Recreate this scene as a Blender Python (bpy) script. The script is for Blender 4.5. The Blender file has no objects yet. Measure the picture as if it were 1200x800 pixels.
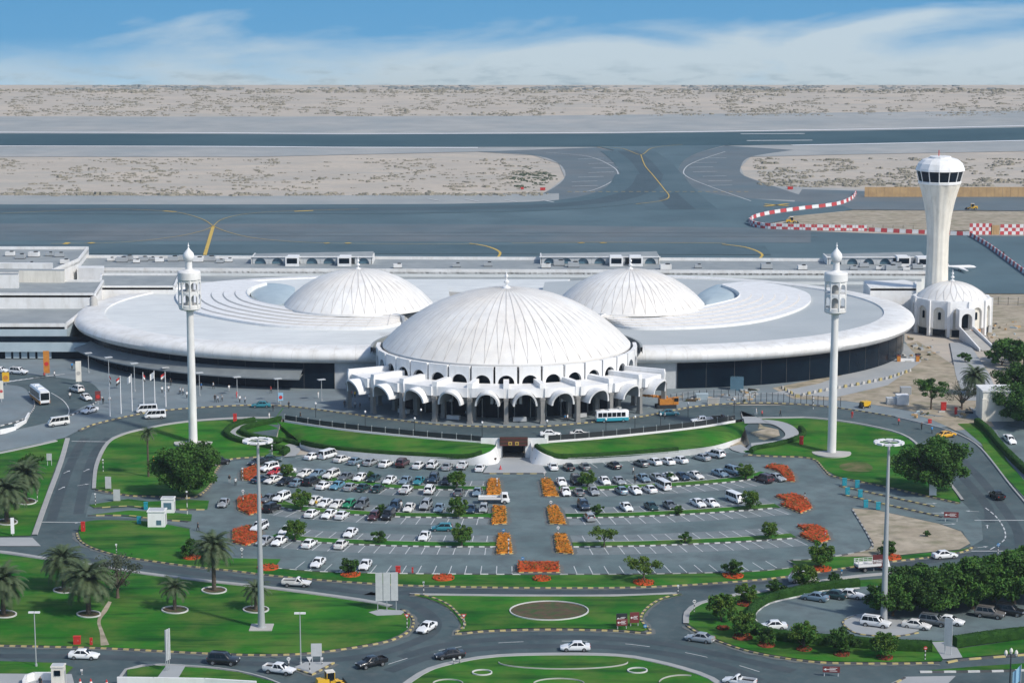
import bpy, bmesh, math, random
from mathutils import Vector, Matrix
R = math.radians
random.seed(7)
SC = bpy.context.scene
COL = SC.collection

# ------------------------------------------------------------------ camera
FPX, HZ, CAMH = 2560.0, -40.0, 104.0          # focal length in photo pixels, horizon row, camera height
PITCH = math.atan((400 - HZ) / FPX)
cam = bpy.data.objects.new('camera', bpy.data.cameras.new('camera'))
COL.objects.link(cam)
cam.location = (0, 0, CAMH)
cam.rotation_euler = (math.pi / 2 - PITCH, 0, 0)
cam.data.sensor_width = 36
cam.data.lens = FPX / 1200 * 36
cam.data.clip_start = 1
cam.data.clip_end = 12000
SC.camera = cam

# ------------------------------------------------------------------ sky, sun, exposure
SUN_EL, SUN_AZ = 42, 128       # azimuth clockwise from +Y (the way the camera looks): to the right and behind the camera
W = bpy.data.worlds.new('World'); SC.world = W; W.use_nodes = True
nt = W.node_tree; N = nt.nodes; L = nt.links; N.clear()
def nd(t, **k):
    n = N.new(t)
    for a, v in k.items(): setattr(n, a, v)
    return n
def mth(op, a, b=None, c=None, clamp=False):
    n = N.new('ShaderNodeMath'); n.operation = op; n.use_clamp = clamp
    for i, v in enumerate((a, b, c)):
        if v is None: continue
        if isinstance(v, (int, float)): n.inputs[i].default_value = v
        else: L.new(v, n.inputs[i])
    return n.outputs[0]
def ramp(f, stops):
    n = N.new('ShaderNodeValToRGB'); cr = n.color_ramp
    while len(cr.elements) < len(stops): cr.elements.new(.5)
    for e, (p, c) in zip(cr.elements, stops): e.position = p; e.color = (*c, 1)
    L.new(f, n.inputs[0]); return n.outputs[0]
def mixc(f, a, b):
    n = N.new('ShaderNodeMix'); n.data_type = 'RGBA'
    for i, v in ((0, f), (6, a), (7, b)):
        if isinstance(v, (int, float)): n.inputs[i].default_value = v
        elif isinstance(v, tuple): n.inputs[i].default_value = (*v, 1)
        else: L.new(v, n.inputs[i])
    return n.outputs[2]
sky = nd('ShaderNodeTexSky', sky_type='NISHITA', sun_disc=False)
sky.sun_elevation = R(SUN_EL); sky.sun_rotation = R(SUN_AZ)
sky.altitude = 100; sky.air_density = 1.0; sky.dust_density = 1.2; sky.ozone_density = 1.5
tc = nd('ShaderNodeTexCoord')
sep = nd('ShaderNodeSeparateXYZ'); L.new(tc.outputs['Generated'], sep.inputs[0])
az = mth('MULTIPLY', mth('ARCTAN2', sep.outputs[0], sep.outputs[1]), 57.2958)      # degrees
el = mth('MULTIPLY', mth('ARCSINE', sep.outputs[2]), 57.2958)
# the low band of the sky: blue between drifting white veils that thicken into pale haze lower down
cmb = nd('ShaderNodeCombineXYZ')
L.new(mth('ADD', mth('MULTIPLY', az, 0.17), mth('MULTIPLY', el, -0.22)), cmb.inputs[0]); L.new(mth('MULTIPLY', el, 0.75), cmb.inputs[1])
cmb.inputs[2].default_value = 9.4
n1 = nd('ShaderNodeTexNoise'); n1.inputs['Scale'].default_value = 1.0; n1.inputs['Detail'].default_value = 6; n1.inputs['Roughness'].default_value = .47; n1.inputs['Distortion'].default_value = .7
L.new(cmb.outputs[0], n1.inputs['Vector'])
cmb2 = nd('ShaderNodeCombineXYZ')
L.new(mth('MULTIPLY', az, 0.9), cmb2.inputs[0]); L.new(mth('MULTIPLY', el, 4.0), cmb2.inputs[1])
n2 = nd('ShaderNodeTexNoise'); n2.inputs['Scale'].default_value = 1.0; n2.inputs['Detail'].default_value = 6; n2.inputs['Roughness'].default_value = .6
L.new(cmb2.outputs[0], n2.inputs['Vector'])
low = mth('MULTIPLY_ADD', el, -0.70, -1.12)               # 0 at el -1.5, rising to ~.75 at -3.2
veil = mth('ADD', mth('ADD', mth('MULTIPLY_ADD', n1.outputs[0], 3.5, -1.62), low), mth('ADD', mth('MULTIPLY', az, 0.05), mth('MULTIPLY_ADD', n2.outputs[0], .6, -.28)))
veil = mth('ADD', veil, 0.03)
veil = ramp(veil, [(0, (0, 0, 0)), (.55, (.55,) * 3), (1, (1, 1, 1))])
blue = ramp(mth('MULTIPLY_ADD', el, .28, .9), [(0, (3.0, 4.3, 5.2)), (.4, (.7, 2.35, 4.2)), (1, (.42, 2.0, 3.95))])
white = ramp(mth('MULTIPLY_ADD', el, .28, .9), [(.02, (3.3, 3.9, 4.2)), (.18, (3.6, 4.3, 4.7)), (.6, (3.6, 4.4, 4.95)), (1, (3.9, 4.7, 5.2))])
patch = mth('MULTIPLY_ADD', n2.outputs[0], 5.0, -2.45, clamp=True)                  # faint grey streaks of far land and cloud low in the haze
patch = mth('MULTIPLY', patch, mth('MULTIPLY', mth('MULTIPLY_ADD', el, -1.6, -3.6, clamp=True), .75))
lowsky = mixc(patch, mixc(veil, blue, white), (2.05, 2.75, 3.2))
up = mth('MULTIPLY_ADD', el, 1 / 14.0, -4 / 14.0, clamp=True)    # above about 18 degrees only the Nishita sky is left
skyc = mixc(up, lowsky, sky.outputs[0])
bg = nd('ShaderNodeBackground'); bg.inputs[1].default_value = 0.118
L.new(skyc, bg.inputs[0]); L.new(bg.outputs[0], nd('ShaderNodeOutputWorld').inputs[0])

sun = bpy.data.objects.new('sun', bpy.data.lights.new('sun', 'SUN')); COL.objects.link(sun)
sun.data.energy = 2.75; sun.data.angle = R(4); sun.data.color = (1, .94, .84)
sd = Vector((math.sin(R(SUN_AZ)) * math.cos(R(SUN_EL)), math.cos(R(SUN_AZ)) * math.cos(R(SUN_EL)), math.sin(R(SUN_EL))))
sun.rotation_euler = (-sd).to_track_quat('-Z', 'Y').to_euler()
SC.view_settings.view_transform = 'Standard'; SC.view_settings.look = 'None'
SC.view_settings.exposure = 0.40; SC.view_settings.gamma = 1
SC.view_settings.use_curve_mapping = False
SC.render.engine = 'CYCLES'
SC.cycles.use_denoising = True
SC.cycles.max_bounces = 6; SC.cycles.volume_bounces = 0; SC.cycles.transparent_max_bounces = 12

# ------------------------------------------------------------------ materials
def mat(name, c, rough=.7, c2=None, scale=.3, detail=5, spec=.4, metal=0, space='pos', c3=None, scale3=4, amt3=.5, bump=0, bscale=8, lo=.35, hi=.65, coat=0, emit=None, stretch=None, c4=None, amt4=.4):
    m = bpy.data.materials.new(name); m.use_nodes = True
    t = m.node_tree; b = t.nodes['Principled BSDF']
    b.inputs['Base Color'].default_value = (*c, 1); b.inputs['Roughness'].default_value = rough
    b.inputs['Specular IOR Level'].default_value = spec; b.inputs['Metallic'].default_value = metal
    b.inputs['Coat Weight'].default_value = coat
    src = None
    if c2 or c3 or bump or c4:
        if space == 'pos': src = t.nodes.new('ShaderNodeNewGeometry').outputs['Position']
        else: src = t.nodes.new('ShaderNodeTexCoord').outputs['Object']
    def noise(s, d=detail):
        n = t.nodes.new('ShaderNodeTexNoise'); n.inputs['Scale'].default_value = s; n.inputs['Detail'].default_value = d; n.inputs['Roughness'].default_value = .6
        t.links.new(src, n.inputs['Vector']); return n.outputs[0]
    def mr(f, a, z):
        n = t.nodes.new('ShaderNodeMapRange'); n.inputs[1].default_value = a; n.inputs[2].default_value = z; t.links.new(f, n.inputs[0]); return n.outputs[0]
    col = None
    if c2:
        x = t.nodes.new('ShaderNodeMix'); x.data_type = 'RGBA'; x.inputs[6].default_value = (*c, 1); x.inputs[7].default_value = (*c2, 1)
        t.links.new(mr(noise(scale), lo, hi), x.inputs[0]); col = x.outputs[2]
    if c3:
        x = t.nodes.new('ShaderNodeMix'); x.data_type = 'RGBA'; x.inputs[7].default_value = (*c3, 1)
        if col: t.links.new(col, x.inputs[6])
        else: x.inputs[6].default_value = (*c, 1)
        f = t.nodes.new('ShaderNodeMath'); f.operation = 'MULTIPLY'; f.inputs[1].default_value = amt3
        t.links.new(mr(noise(scale3), .42, .7), f.inputs[0]); t.links.new(f.outputs[0], x.inputs[0]); col = x.outputs[2]
    if c4:       # long soft streaks or scattered patches, stretched along one axis
        mp = t.nodes.new('ShaderNodeVectorMath'); mp.operation = 'MULTIPLY'; mp.inputs[1].default_value = stretch
        t.links.new(t.nodes.new('ShaderNodeNewGeometry').outputs['Position'] if space == 'pos' else src, mp.inputs[0])
        n = t.nodes.new('ShaderNodeTexNoise'); n.inputs['Scale'].default_value = 1; n.inputs['Detail'].default_value = 4; n.inputs['Roughness'].default_value = .65; t.links.new(mp.outputs[0], n.inputs['Vector'])
        x = t.nodes.new('ShaderNodeMix'); x.data_type = 'RGBA'; x.inputs[7].default_value = (*c4, 1)
        if col: t.links.new(col, x.inputs[6])
        else: x.inputs[6].default_value = (*c, 1)
        f = t.nodes.new('ShaderNodeMath'); f.operation = 'MULTIPLY'; f.inputs[1].default_value = amt4
        t.links.new(mr(n.outputs[0], .48, .68), f.inputs[0]); t.links.new(f.outputs[0], x.inputs[0]); col = x.outputs[2]
    if col: t.links.new(col, b.inputs['Base Color'])
    if bump:
        bp = t.nodes.new('ShaderNodeBump'); bp.inputs['Strength'].default_value = bump; bp.inputs['Distance'].default_value = .1
        t.links.new(noise(bscale), bp.inputs['Height']); t.links.new(bp.outputs[0], b.inputs['Normal'])
    if emit:
        b.inputs['Emission Color'].default_value = (*c, 1); b.inputs['Emission Strength'].default_value = emit
    return m
M = {}
def dm(k, *a, **kw): M[k] = mat(k, *a, **kw)
dm('sand', (.52, .45, .37), .95, (.42, .375, .32), scale=.02, c4=(.36, .345, .31), stretch=(.012, .06, .1), amt4=.85, c3=(.36, .33, .28), scale3=.3, amt3=.6)
dm('salt', (.56, .60, .61), .95, (.50, .54, .55), scale=.006)
dm('graded', (.28, .305, .31), .95, (.37, .37, .355), scale=.015, c3=(.20, .22, .23), scale3=.05, amt3=.4)
dm('dirt', (.34, .285, .21), .95, (.43, .37, .285), scale=.12, c3=(.20, .175, .13), scale3=.35, amt3=.7, c4=(.12, .13, .06), stretch=(.15, .3, .3), amt4=.6)
dm('runway', (.022, .064, .082), .85, (.042, .09, .108), scale=.01)
dm('apron', (.066, .118, .140), .8, (.10, .156, .178), scale=.012, c3=(.05, .085, .104), scale3=.03, amt3=.6)
dm('apron_mid', (.054, .098, .118), .8, (.078, .124, .144), scale=.03)
dm('apron_dark', (.044, .075, .092), .8, (.06, .094, .112), scale=.03)
dm('apron_light', (.10, .142, .164), .8, (.14, .16, .17), scale=.02, c3=(.08, .1, .112), scale3=.05, amt3=.5)
dm('asphalt', (.050, .082, .090), .85, (.086, .122, .128), scale=.05, c3=(.035, .052, .06), scale3=.16, amt3=.6, c4=(.12, .13, .13), stretch=(.6, .6, .6), amt4=.35)
dm('asphalt_dusty', (.13, .145, .145), .9, (.09, .11, .115), scale=.25, c3=(.19, .185, .165), scale3=.5, amt3=.5)
dm('asphalt_worn', (.036, .054, .063), .8, (.052, .072, .082), scale=.1, c3=(.075, .088, .095), scale3=.3, amt3=.6)
dm('bay', (.155, .19, .20), .9, (.20, .23, .24), scale=.25, c3=(.085, .1, .108), scale3=.5, amt3=.6)
dm('asphalt_old', (.092, .137, .144), .9, (.142, .19, .196), scale=.07, c3=(.07, .085, .094), scale3=.2, amt3=.7)
dm('paving', (.145, .188, .21), .85, (.20, .24, .258), scale=.06, c3=(.13, .14, .15), scale3=.25, amt3=.4)
dm('paving_pale', (.30, .32, .33), .85, (.36, .37, .37), scale=.1)
dm('grass', (.011, .102, .008), .9, (.034, .175, .014), scale=.07, c3=(.12, .165, .035), scale3=.13, amt3=.75, bump=.6, bscale=6, spec=.15, c4=(.006, .055, .008), stretch=(.05, .32, .3), amt4=.85)
dm('grass_worn', (.05, .10, .02), .9, (.16, .14, .07), scale=.3, bump=.5, bscale=6, spec=.15)
dm('white_line', (.62, .64, .64), .8, (.45, .47, .48), scale=.6)
dm('yellow_line', (.62, .42, .07), .8, (.45, .32, .09), scale=.5)
dm('white', (.80, .80, .79), .55, (.70, .70, .69), scale=.25, c3=(.62, .60, .56), scale3=.06, amt3=.5, c4=(.56, .54, .50), stretch=(.5, .5, .12), amt4=.55)
dm('white_clean', (.82, .82, .815), .5, (.76, .76, .755), scale=.4, c4=(.64, .62, .58), stretch=(.6, .6, .15), amt4=.45)
dm('dome_white', (.83, .82, .79), .5, (.74, .735, .72), scale=.35, c3=(.66, .58, .48), scale3=.07, amt3=.4, c4=(.60, .59, .57), stretch=(.35, .35, .04), amt4=.4)
dm('dome_rib', (.56, .535, .50), .6)
dm('cream', (.76, .73, .65), .65, (.66, .63, .56), scale=.3, c4=(.52, .49, .42), stretch=(1.2, 1.2, .08), amt4=.6)
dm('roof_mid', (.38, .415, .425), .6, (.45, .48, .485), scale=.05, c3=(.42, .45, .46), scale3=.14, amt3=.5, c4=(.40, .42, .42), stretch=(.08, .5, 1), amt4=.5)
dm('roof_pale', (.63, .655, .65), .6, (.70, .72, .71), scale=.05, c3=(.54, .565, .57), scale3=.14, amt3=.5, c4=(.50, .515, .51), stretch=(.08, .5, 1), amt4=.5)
dm('roof_grey', (.24, .27, .285), .85, (.31, .335, .34), scale=.07, c3=(.18, .205, .22), scale3=.25, amt3=.5)
dm('metal_band', (.42, .50, .54), .45, (.36, .44, .48), scale=.3)
dm('awning_metal', (.20, .225, .235), .5, (.16, .18, .19), scale=.3)
dm('concrete', (.38, .37, .35), .85, (.46, .45, .42), scale=.3)
dm('column', (.26, .255, .245), .7, (.20, .2, .19), scale=.6)
dm('dark_glass', (.002, .007, .015), .2, (.004, .012, .022), scale=.2, spec=.12)
dm('blue_glass', (.10, .19, .25), .15, (.07, .14, .19), scale=.3, spec=.6)
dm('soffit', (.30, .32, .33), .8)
dm('grey_metal', (.42, .44, .45), .5, metal=.3)
dm('dark_metal', (.035, .04, .045), .5, metal=.3)
dm('sign_back', (.50, .52, .53), .5, (.44, .46, .47), scale=1.5)
dm('kerb_black', (.05, .055, .06), .8, (.10, .1, .1), scale=.5); dm('kerb_yellow', (.50, .40, .15), .8, (.36, .31, .17), scale=.6); dm('kerb_white', (.60, .60, .58), .8, (.5, .5, .49), scale=.8)
dm('kerb_grey', (.30, .31, .31), .85, (.36, .36, .35), scale=.4)
dm('red', (.50, .03, .025), .6); dm('blue', (.03, .22, .50), .5); dm('teal', (.02, .28, .36), .5); dm('brown_sign', (.16, .035, .035), .5)
dm('dark_brown', (.05, .028, .018), .7); dm('gold', (.55, .38, .08), .4, metal=.3); dm('orange', (.55, .22, .03), .5, (.42, .16, .03), scale=1.5); dm('yellow', (.72, .42, .02), .4, (.6, .36, .03), scale=1)
dm('timber', (.50, .33, .16), .8, (.40, .26, .13), scale=.3)
dm('barrier_red', (.55, .06, .07), .6, (.45, .08, .08), scale=.3); dm('barrier_white', (.72, .72, .72), .6)
dm('flower_orange', (.72, .25, .012), .9, (.55, .17, .012), scale=1.6, c3=(.10, .10, .01), scale3=2.2, amt3=.6, bump=.8)
dm('flower_dull', (.24, .045, .015), .9, (.15, .035, .015), scale=1.6)
dm('flower_red', (.60, .075, .012), .9, (.45, .055, .012), scale=1.6, c3=(.07, .09, .01), scale3=2.2, amt3=.6, bump=.8)
dm('soil', (.075, .05, .032), .95, (.11, .075, .04), scale=.6, c3=(.02, .085, .015), scale3=.7, amt3=.9)
dm('bark', (.13, .10, .075), .95, (.08, .06, .045), scale=2, space='obj', bump=.6)
dm('palm_bark', (.12, .095, .07), .95, (.06, .05, .04), scale=4, space='obj', bump=.8)
dm('leaf', (.028, .10, .016), .75, (.06, .165, .024), scale=.55, c3=(.10, .135, .02), scale3=1.3, amt3=.5, spec=.25)
dm('leaf_olive', (.055, .12, .016), .75, (.13, .20, .025), scale=.55, c3=(.03, .07, .012), scale3=1.3, amt3=.6, spec=.25)
dm('leaf_dark', (.018, .054, .012), .8, (.036, .085, .017), scale=.5, c3=(.06, .11, .02), scale3=1.2, amt3=.5, spec=.2)
dm('leaf_grey', (.055, .075, .05), .85, (.085, .10, .065), scale=.6, spec=.2)
dm('palm_leaf', (.042, .075, .032), .7, (.075, .11, .05), scale=.6, c3=(.11, .12, .07), scale3=1.5, amt3=.4, spec=.3)
dm('hedge', (.012, .045, .008), .9, (.025, .075, .012), scale=.9, bump=.8, spec=.15)
dm('scrub', (.19, .18, .14), .95, (.28, .255, .205), scale=.1)
dm('scrub_far', (.17, .19, .19), .95, (.25, .265, .26), scale=.05)
dm('tyre', (.012, .012, .013), .8); dm('rim', (.40, .41, .42), .35, metal=.7)
dm('car_glass', (.008, .012, .016), .12, spec=.35); dm('headlight', (.75, .78, .8), .15); dm('taillight', (.40, .02, .015), .25); dm('car_trim', (.02, .02, .022), .6)
dm('skin', (.30, .17, .10), .6)
PAINT = {'white': (.78, .78, .77), 'silver': (.42, .44, .45), 'grey': (.16, .175, .185), 'silver-blue': (.24, .33, .40), 'black': (.012, .013, .016), 'dark blue': (.018, .04, .075),
         'dark green': (.015, .045, .045), 'green': (.02, .22, .10), 'red': (.48, .02, .02), 'maroon': (.07, .025, .03), 'light blue': (.16, .36, .48), 'teal': (.03, .20, .25), 'yellow': (.68, .36, .02), 'grey-brown': (.15, .14, .13), 'orange': (.5, .2, .03)}
for k, v in PAINT.items(): M['paint_' + k] = mat('paint_' + k.replace(' ', '_'), v, .28, coat=.5, spec=.5, metal=.35 if k in ('silver', 'silver-blue', 'grey', 'light blue') else 0)

# ------------------------------------------------------------------ ground height and pixel-to-ground
ZT = 3.0                                     # the terminal terrace stands 3 m above the car park
def sm(t): t = max(0, min(1, t)); return t * t * (3 - 2 * t)
def gramp(Y): return ZT * sm((Y - 456) / 30)
def yfence(X): return 462.5 + 21 * (X / 51.0) ** 2
def g(X, Y):
    if abs(X) < 52: return ZT if Y > yfence(X) - .6 else 0.0
    return gramp(Y)
CT, ST = math.cos(PITCH), math.sin(PITCH)
def ray(px, py):
    a, b = (px - 600) / FPX, -(py - 400) / FPX
    return Vector((a, CT + b * ST, -ST + b * CT))
def P(px, py, z=None):
    d = ray(px, py)
    if z is not None:
        t = (z - CAMH) / d.z; return Vector((0, 0, CAMH)) + d * t
    if abs(px - 600) < 272:
        q = P(px, py, ZT)
        if q.y > yfence(q.x) - .6: return q
        return P(px, py, 0.0)
    t0, t1 = (ZT + .5 - CAMH) / d.z, (-.5 - CAMH) / d.z
    for _ in range(40):
        t = (t0 + t1) / 2; q = d * t
        if CAMH + q.z > gramp(q.y): t0 = t
        else: t1 = t
    q = d * t0; q.z += CAMH; return q
def px_per_m(Y): return FPX / (Y * CT + (CAMH - 2) * ST)

# ------------------------------------------------------------------ object helpers
def link(name, me, parent=None):
    o = bpy.data.objects.new(name, me); COL.objects.link(o)
    if parent: o.parent = parent
    return o
def tag(o, label=None, cat=None, group=None, kind=None):
    for k, v in (('label', label), ('category', cat), ('group', group), ('kind', kind)):
        if v: o[k] = v
    return o
def thing(name, label, cat, loc=(0, 0, 0), rz=0, group=None):
    o = link(name, None); o.location = loc; o.rotation_euler = (0, 0, rz); return tag(o, label, cat, group)
def dup(o, parent=None):
    c = o.copy(); COL.objects.link(c)
    if parent: c.parent = parent
    for ch in KIDS.get(o.name, ()): dup(ch, c)
    return c
KIDS = {}
def freeze(root):
    """remember the children of a prototype so that copying it is quick"""
    for o in [root] + list(root.children_recursive): KIDS[o.name] = list(o.children)
class MB:
    def __init__(s): s.v = []; s.f = []; s.m = []; s.mats = []
    def mi(s, m):
        m = M[m] if isinstance(m, str) else m
        if m not in s.mats: s.mats.append(m)
        return s.mats.index(m)
    def face(s, pts, m):
        i = len(s.v); s.v += [tuple(p) for p in pts]; s.f.append(tuple(range(i, i + len(pts)))); s.m.append(s.mi(m))
    def box(s, c, d, m, rz=0, M4=None, taper=1):
        i = len(s.v); x, y, z = d[0] / 2, d[1] / 2, d[2] / 2; cr, sr = math.cos(rz), math.sin(rz)
        for sz in (-1, 1):
            k = taper if sz > 0 else 1
            for a, b in ((-1, -1), (1, -1), (1, 1), (-1, 1)):
                q = Vector((a * x * k, b * y * k, sz * z)); q = Vector((q.x * cr - q.y * sr + c[0], q.x * sr + q.y * cr + c[1], q.z + c[2]))
                s.v.append(tuple(M4 @ q if M4 else q))
        k = s.mi(m)
        for f in ((3, 2, 1, 0), (4, 5, 6, 7), (0, 1, 5, 4), (1, 2, 6, 5), (2, 3, 7, 6), (3, 0, 4, 7)): s.f.append(tuple(i + j for j in f)); s.m.append(k)
    def tube(s, p0, p1, r0, r1, m, n=8, caps=True):
        p0, p1 = Vector(p0), Vector(p1); d = (p1 - p0).normalized(); u = d.orthogonal().normalized(); w = d.cross(u); i = len(s.v); k = s.mi(m)
        for p, r in ((p0, r0), (p1, r1)):
            for j in range(n):
                a = 2 * math.pi * j / n; s.v.append(tuple(p + u * (r * math.cos(a)) + w * (r * math.sin(a))))
        for j in range(n): s.f.append((i + j, i + (j + 1) % n, i + n + (j + 1) % n, i + n + j)); s.m.append(k)
        if caps: s.f.append(tuple(i + j for j in range(n))[::-1]); s.m.append(k); s.f.append(tuple(i + n + j for j in range(n))); s.m.append(k)
    def lathe(s, prof, m, c=(0, 0, 0), n=24, a0=0, a1=2 * math.pi, rmod=None):
        full = abs(a1 - a0 - 2 * math.pi) < 1e-6; nn = n if full else n + 1; i = len(s.v); k = s.mi(m)
        for (r, z) in prof:
            for j in range(nn):
                a = a0 + (a1 - a0) * j / n; rr = r * (rmod(j) if rmod else 1)
                s.v.append((c[0] + rr * math.cos(a), c[1] + rr * math.sin(a), c[2] + z))
        for q in range(len(prof) - 1):
            for j in range(n):
                b = (j + 1) % nn
                s.f.append((i + q * nn + j, i + q * nn + b, i + (q + 1) * nn + b, i + (q + 1) * nn + j)); s.m.append(k)
    def grid(s, rows, m, mf=None):
        i = len(s.v); n = len(rows[0]); k = s.mi(m)
        for r in rows: s.v += [tuple(p) for p in r]
        for q in range(len(rows) - 1):
            for j in range(n - 1):
                s.f.append((i + q * n + j, i + q * n + j + 1, i + (q + 1) * n + j + 1, i + (q + 1) * n + j)); s.m.append(s.mi(mf(q, j)) if mf else k)
    def prism(s, poly, z0, z1, mside, mtop=None, bottom=False):
        i = len(s.v); n = len(poly)
        for z in (z0, z1): s.v += [(p[0], p[1], z) for p in poly]
        k = s.mi(mside)
        A = sum(poly[j][0] * poly[(j + 1) % n][1] - poly[(j + 1) % n][0] * poly[j][1] for j in range(n))
        for j in range(n):
            b = (j + 1) % n; f = (i + j, i + b, i + n + b, i + n + j); s.f.append(f if A > 0 else f[::-1]); s.m.append(k)
        t = tuple(range(i + n, i + 2 * n)); s.f.append(t if A > 0 else t[::-1]); s.m.append(s.mi(mtop or mside))
        if bottom: t = tuple(range(i, i + n)); s.f.append(t[::-1] if A > 0 else t); s.m.append(k)
    def mesh(s, name, smooth=None):
        me = bpy.data.meshes.new(name); me.from_pydata(s.v, [], s.f)
        for m in s.mats: me.materials.append(m)
        me.polygons.foreach_set('material_index', s.m)
        if smooth is not None:
            me.polygons.foreach_set('use_smooth', [True] * len(s.f)); me.set_sharp_from_angle(angle=R(smooth))
        me.update(); return me
    def build(s, name, parent=None, smooth=None): return link(name, s.mesh(name, smooth), parent)
def struct(o): return tag(o, kind='structure')
def catmull(pts, n=6, closed=False):
    """smooth curve through pixel points"""
    out = []; m = len(pts); rng = range(m) if closed else range(m - 1)
    for i in rng:
        p0 = pts[(i - 1) % m] if closed or i > 0 else pts[0]; p1 = pts[i]; p2 = pts[(i + 1) % m]; p3 = pts[(i + 2) % m] if closed or i + 2 < m else pts[-1]
        for j in range(n):
            t = j / n
            out.append(tuple(.5 * (2 * b + (c - a) * t + (2 * a - 5 * b + 4 * c - d) * t * t + (3 * b - a - 3 * c + d) * t ** 3) for a, b, c, d in zip(p0, p1, p2, p3)))
    if not closed: out.append(tuple(pts[-1]))
    return out
def wpts(px): return [P(*p) for p in px]
def sheet_w(name, w, m, dz, kind='structure'):
    """a ground sheet from world outline points, laid on the ground"""
    bm = bmesh.new(); vs = [bm.verts.new((p.x, p.y, 0)) for p in w]
    f = bm.faces.new(vs); f.normal_update()
    if f.normal.z < 0: bmesh.ops.reverse_faces(bm, faces=[f])
    bmesh.ops.triangulate(bm, faces=bm.faces[:])
    if max(p.y for p in w) > 456 and min(p.y for p in w) < 486:
        for k in range(11):
            gm = bm.verts[:] + bm.edges[:] + bm.faces[:]
            bmesh.ops.bisect_plane(bm, geom=gm, dist=1e-4, plane_co=(0, 456 + 3 * k, 0), plane_no=(0, 1, 0))
    cx = sum(p.x for p in w) / len(w); ctr = any(abs(p.x) < 51.5 for p in w)
    lvl = None
    if ctr: zs = [p.z for p in w]; lvl = ZT if sum(zs) / len(zs) > 1.5 else 0
    for v in bm.verts: v.co.z = (lvl if (lvl is not None and abs(v.co.x) < 52) else gramp(v.co.y)) + dz
    me = bpy.data.meshes.new(name); bm.to_mesh(me); bm.free(); me.materials.append(M[m])
    return tag(link(name, me), kind=kind)
def sheet(name, px, m, dz=.02, smooth=0, kind='structure'):
    if smooth: px = catmull(px, smooth, True)
    w = wpts(px); o = sheet_w(name, w, m, dz, kind); return o
def resample(w, step):
    out = [w[0].copy()]; acc = 0
    for a, b in zip(w, w[1:]):
        d = (b - a).length; 
        if d < 1e-6: continue
        pos = step - acc
        while pos <= d: out.append(a.lerp(b, pos / d)); pos += step
        acc = (acc + d) % step
    return out
def kerb(px, cols=('kerb_black', 'kerb_yellow'), seg=1.6, w=.4, h=.24, smooth=6, closed=False, base=0, name='kerb'):
    c = catmull(px, smooth, closed) if smooth else list(px)
    ww = wpts(c)
    if closed: ww.append(ww[0])
    return kerb_w(ww, cols, seg, w, h, base, name)
def kerb_w(ww, cols, seg=1.6, w=.4, h=.24, base=0, name='kerb'):
    pts = resample(ww, seg)
    if len(pts) < 2: return
    b = MB(); rows = []
    for i, p in enumerate(pts):
        d = (pts[min(i + 1, len(pts) - 1)] - pts[max(i - 1, 0)]); d.z = 0; d.normalize(); n = Vector((-d.y, d.x, 0)); z = p.z + base
        q = Vector((p.x, p.y, 0))
        rows.append([q - n * w / 2 + Vector((0, 0, z - .05)), q - n * w * .42 + Vector((0, 0, z + h)), q + n * w * .42 + Vector((0, 0, z + h)), q + n * w / 2 + Vector((0, 0, z - .05))])
    b.grid(rows, cols[0], lambda q, j: cols[q % len(cols)])
    if name == 'kerb' and seg < 1.3 and len(pts) > 6:      # grit and sand gather along the kerbs
        DUST[0] += 1; dz = .05 + .0011 * (DUST[0] % 9); dr = []; rnd = random.Random(DUST[0])
        for i, p in enumerate(pts):
            d = (pts[min(i + 1, len(pts) - 1)] - pts[max(i - 1, 0)]); d.z = 0; d.normalize(); n = Vector((-d.y, d.x, 0)); dr.append([p + n * (s_ * (.55 + .5 * rnd.random())) + Vector((0, 0, dz)) for s_ in (-1, 1)])
        q = MB(); q.grid(dr, 'asphalt_dusty'); struct(q.build('kerb_dust'))
    return struct(b.build(name))
DUST = [0]
def lines(name, segs, m, w=.14, dz=.03):
    """painted lines: list of polylines in world points"""
    b = MB()
    for s in segs:
        for a, c in zip(s, s[1:]):
            d = c - a; d.z = 0
            if d.length < 1e-5: continue
            d.normalize(); n = Vector((-d.y, d.x, 0)) * w / 2; u = Vector((0, 0, dz))
            b.face([a - n + u, c - n + u, c + n + u, a + n + u], m)
    return struct(b.build(name))
for i_, v_ in enumerate(((.70, .69, .665), (.82, .825, .82), (.74, .75, .76))): M['paint_white_%d' % i_] = mat('paint_white', v_, .3, coat=.4, spec=.5)
# ------------------------------------------------------------------ ground
V = Vector
def offset(w, d):
    out = []
    for i, p in enumerate(w):
        t = w[min(i + 1, len(w) - 1)] - w[max(i - 1, 0)]; t.z = 0; t.normalize(); out.append(p + V((-t.y, t.x, 0)) * d)
    return out
def base_ground():
    xs = [-1500, -700, -300, -150, -52.01, -52, 0, 52, 52.01, 150, 300, 700, 1500]
    ys = [-60, 200, 330, 440] + [456 + 3 * k for k in range(11)] + [500, 560, 700, 900, 1200, 1600, 1740, 1890]
    b = MB(); rows = []
    for y in ys: rows.append([(x, y, (gramp(y) if abs(x) > 52 else (0 if y < 485 else ZT)) - .12) for x in xs])
    b.grid(rows, 'sand')
    # the brow of the plain, falling away beyond
    b.grid([[(x, 1890, ZT - .12) for x in xs], [(x, 1960, ZT - 8) for x in xs], [(x, 2100, ZT - 60) for x in xs]], 'sand')
    struct(b.build('ground'))
base_ground()
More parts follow.
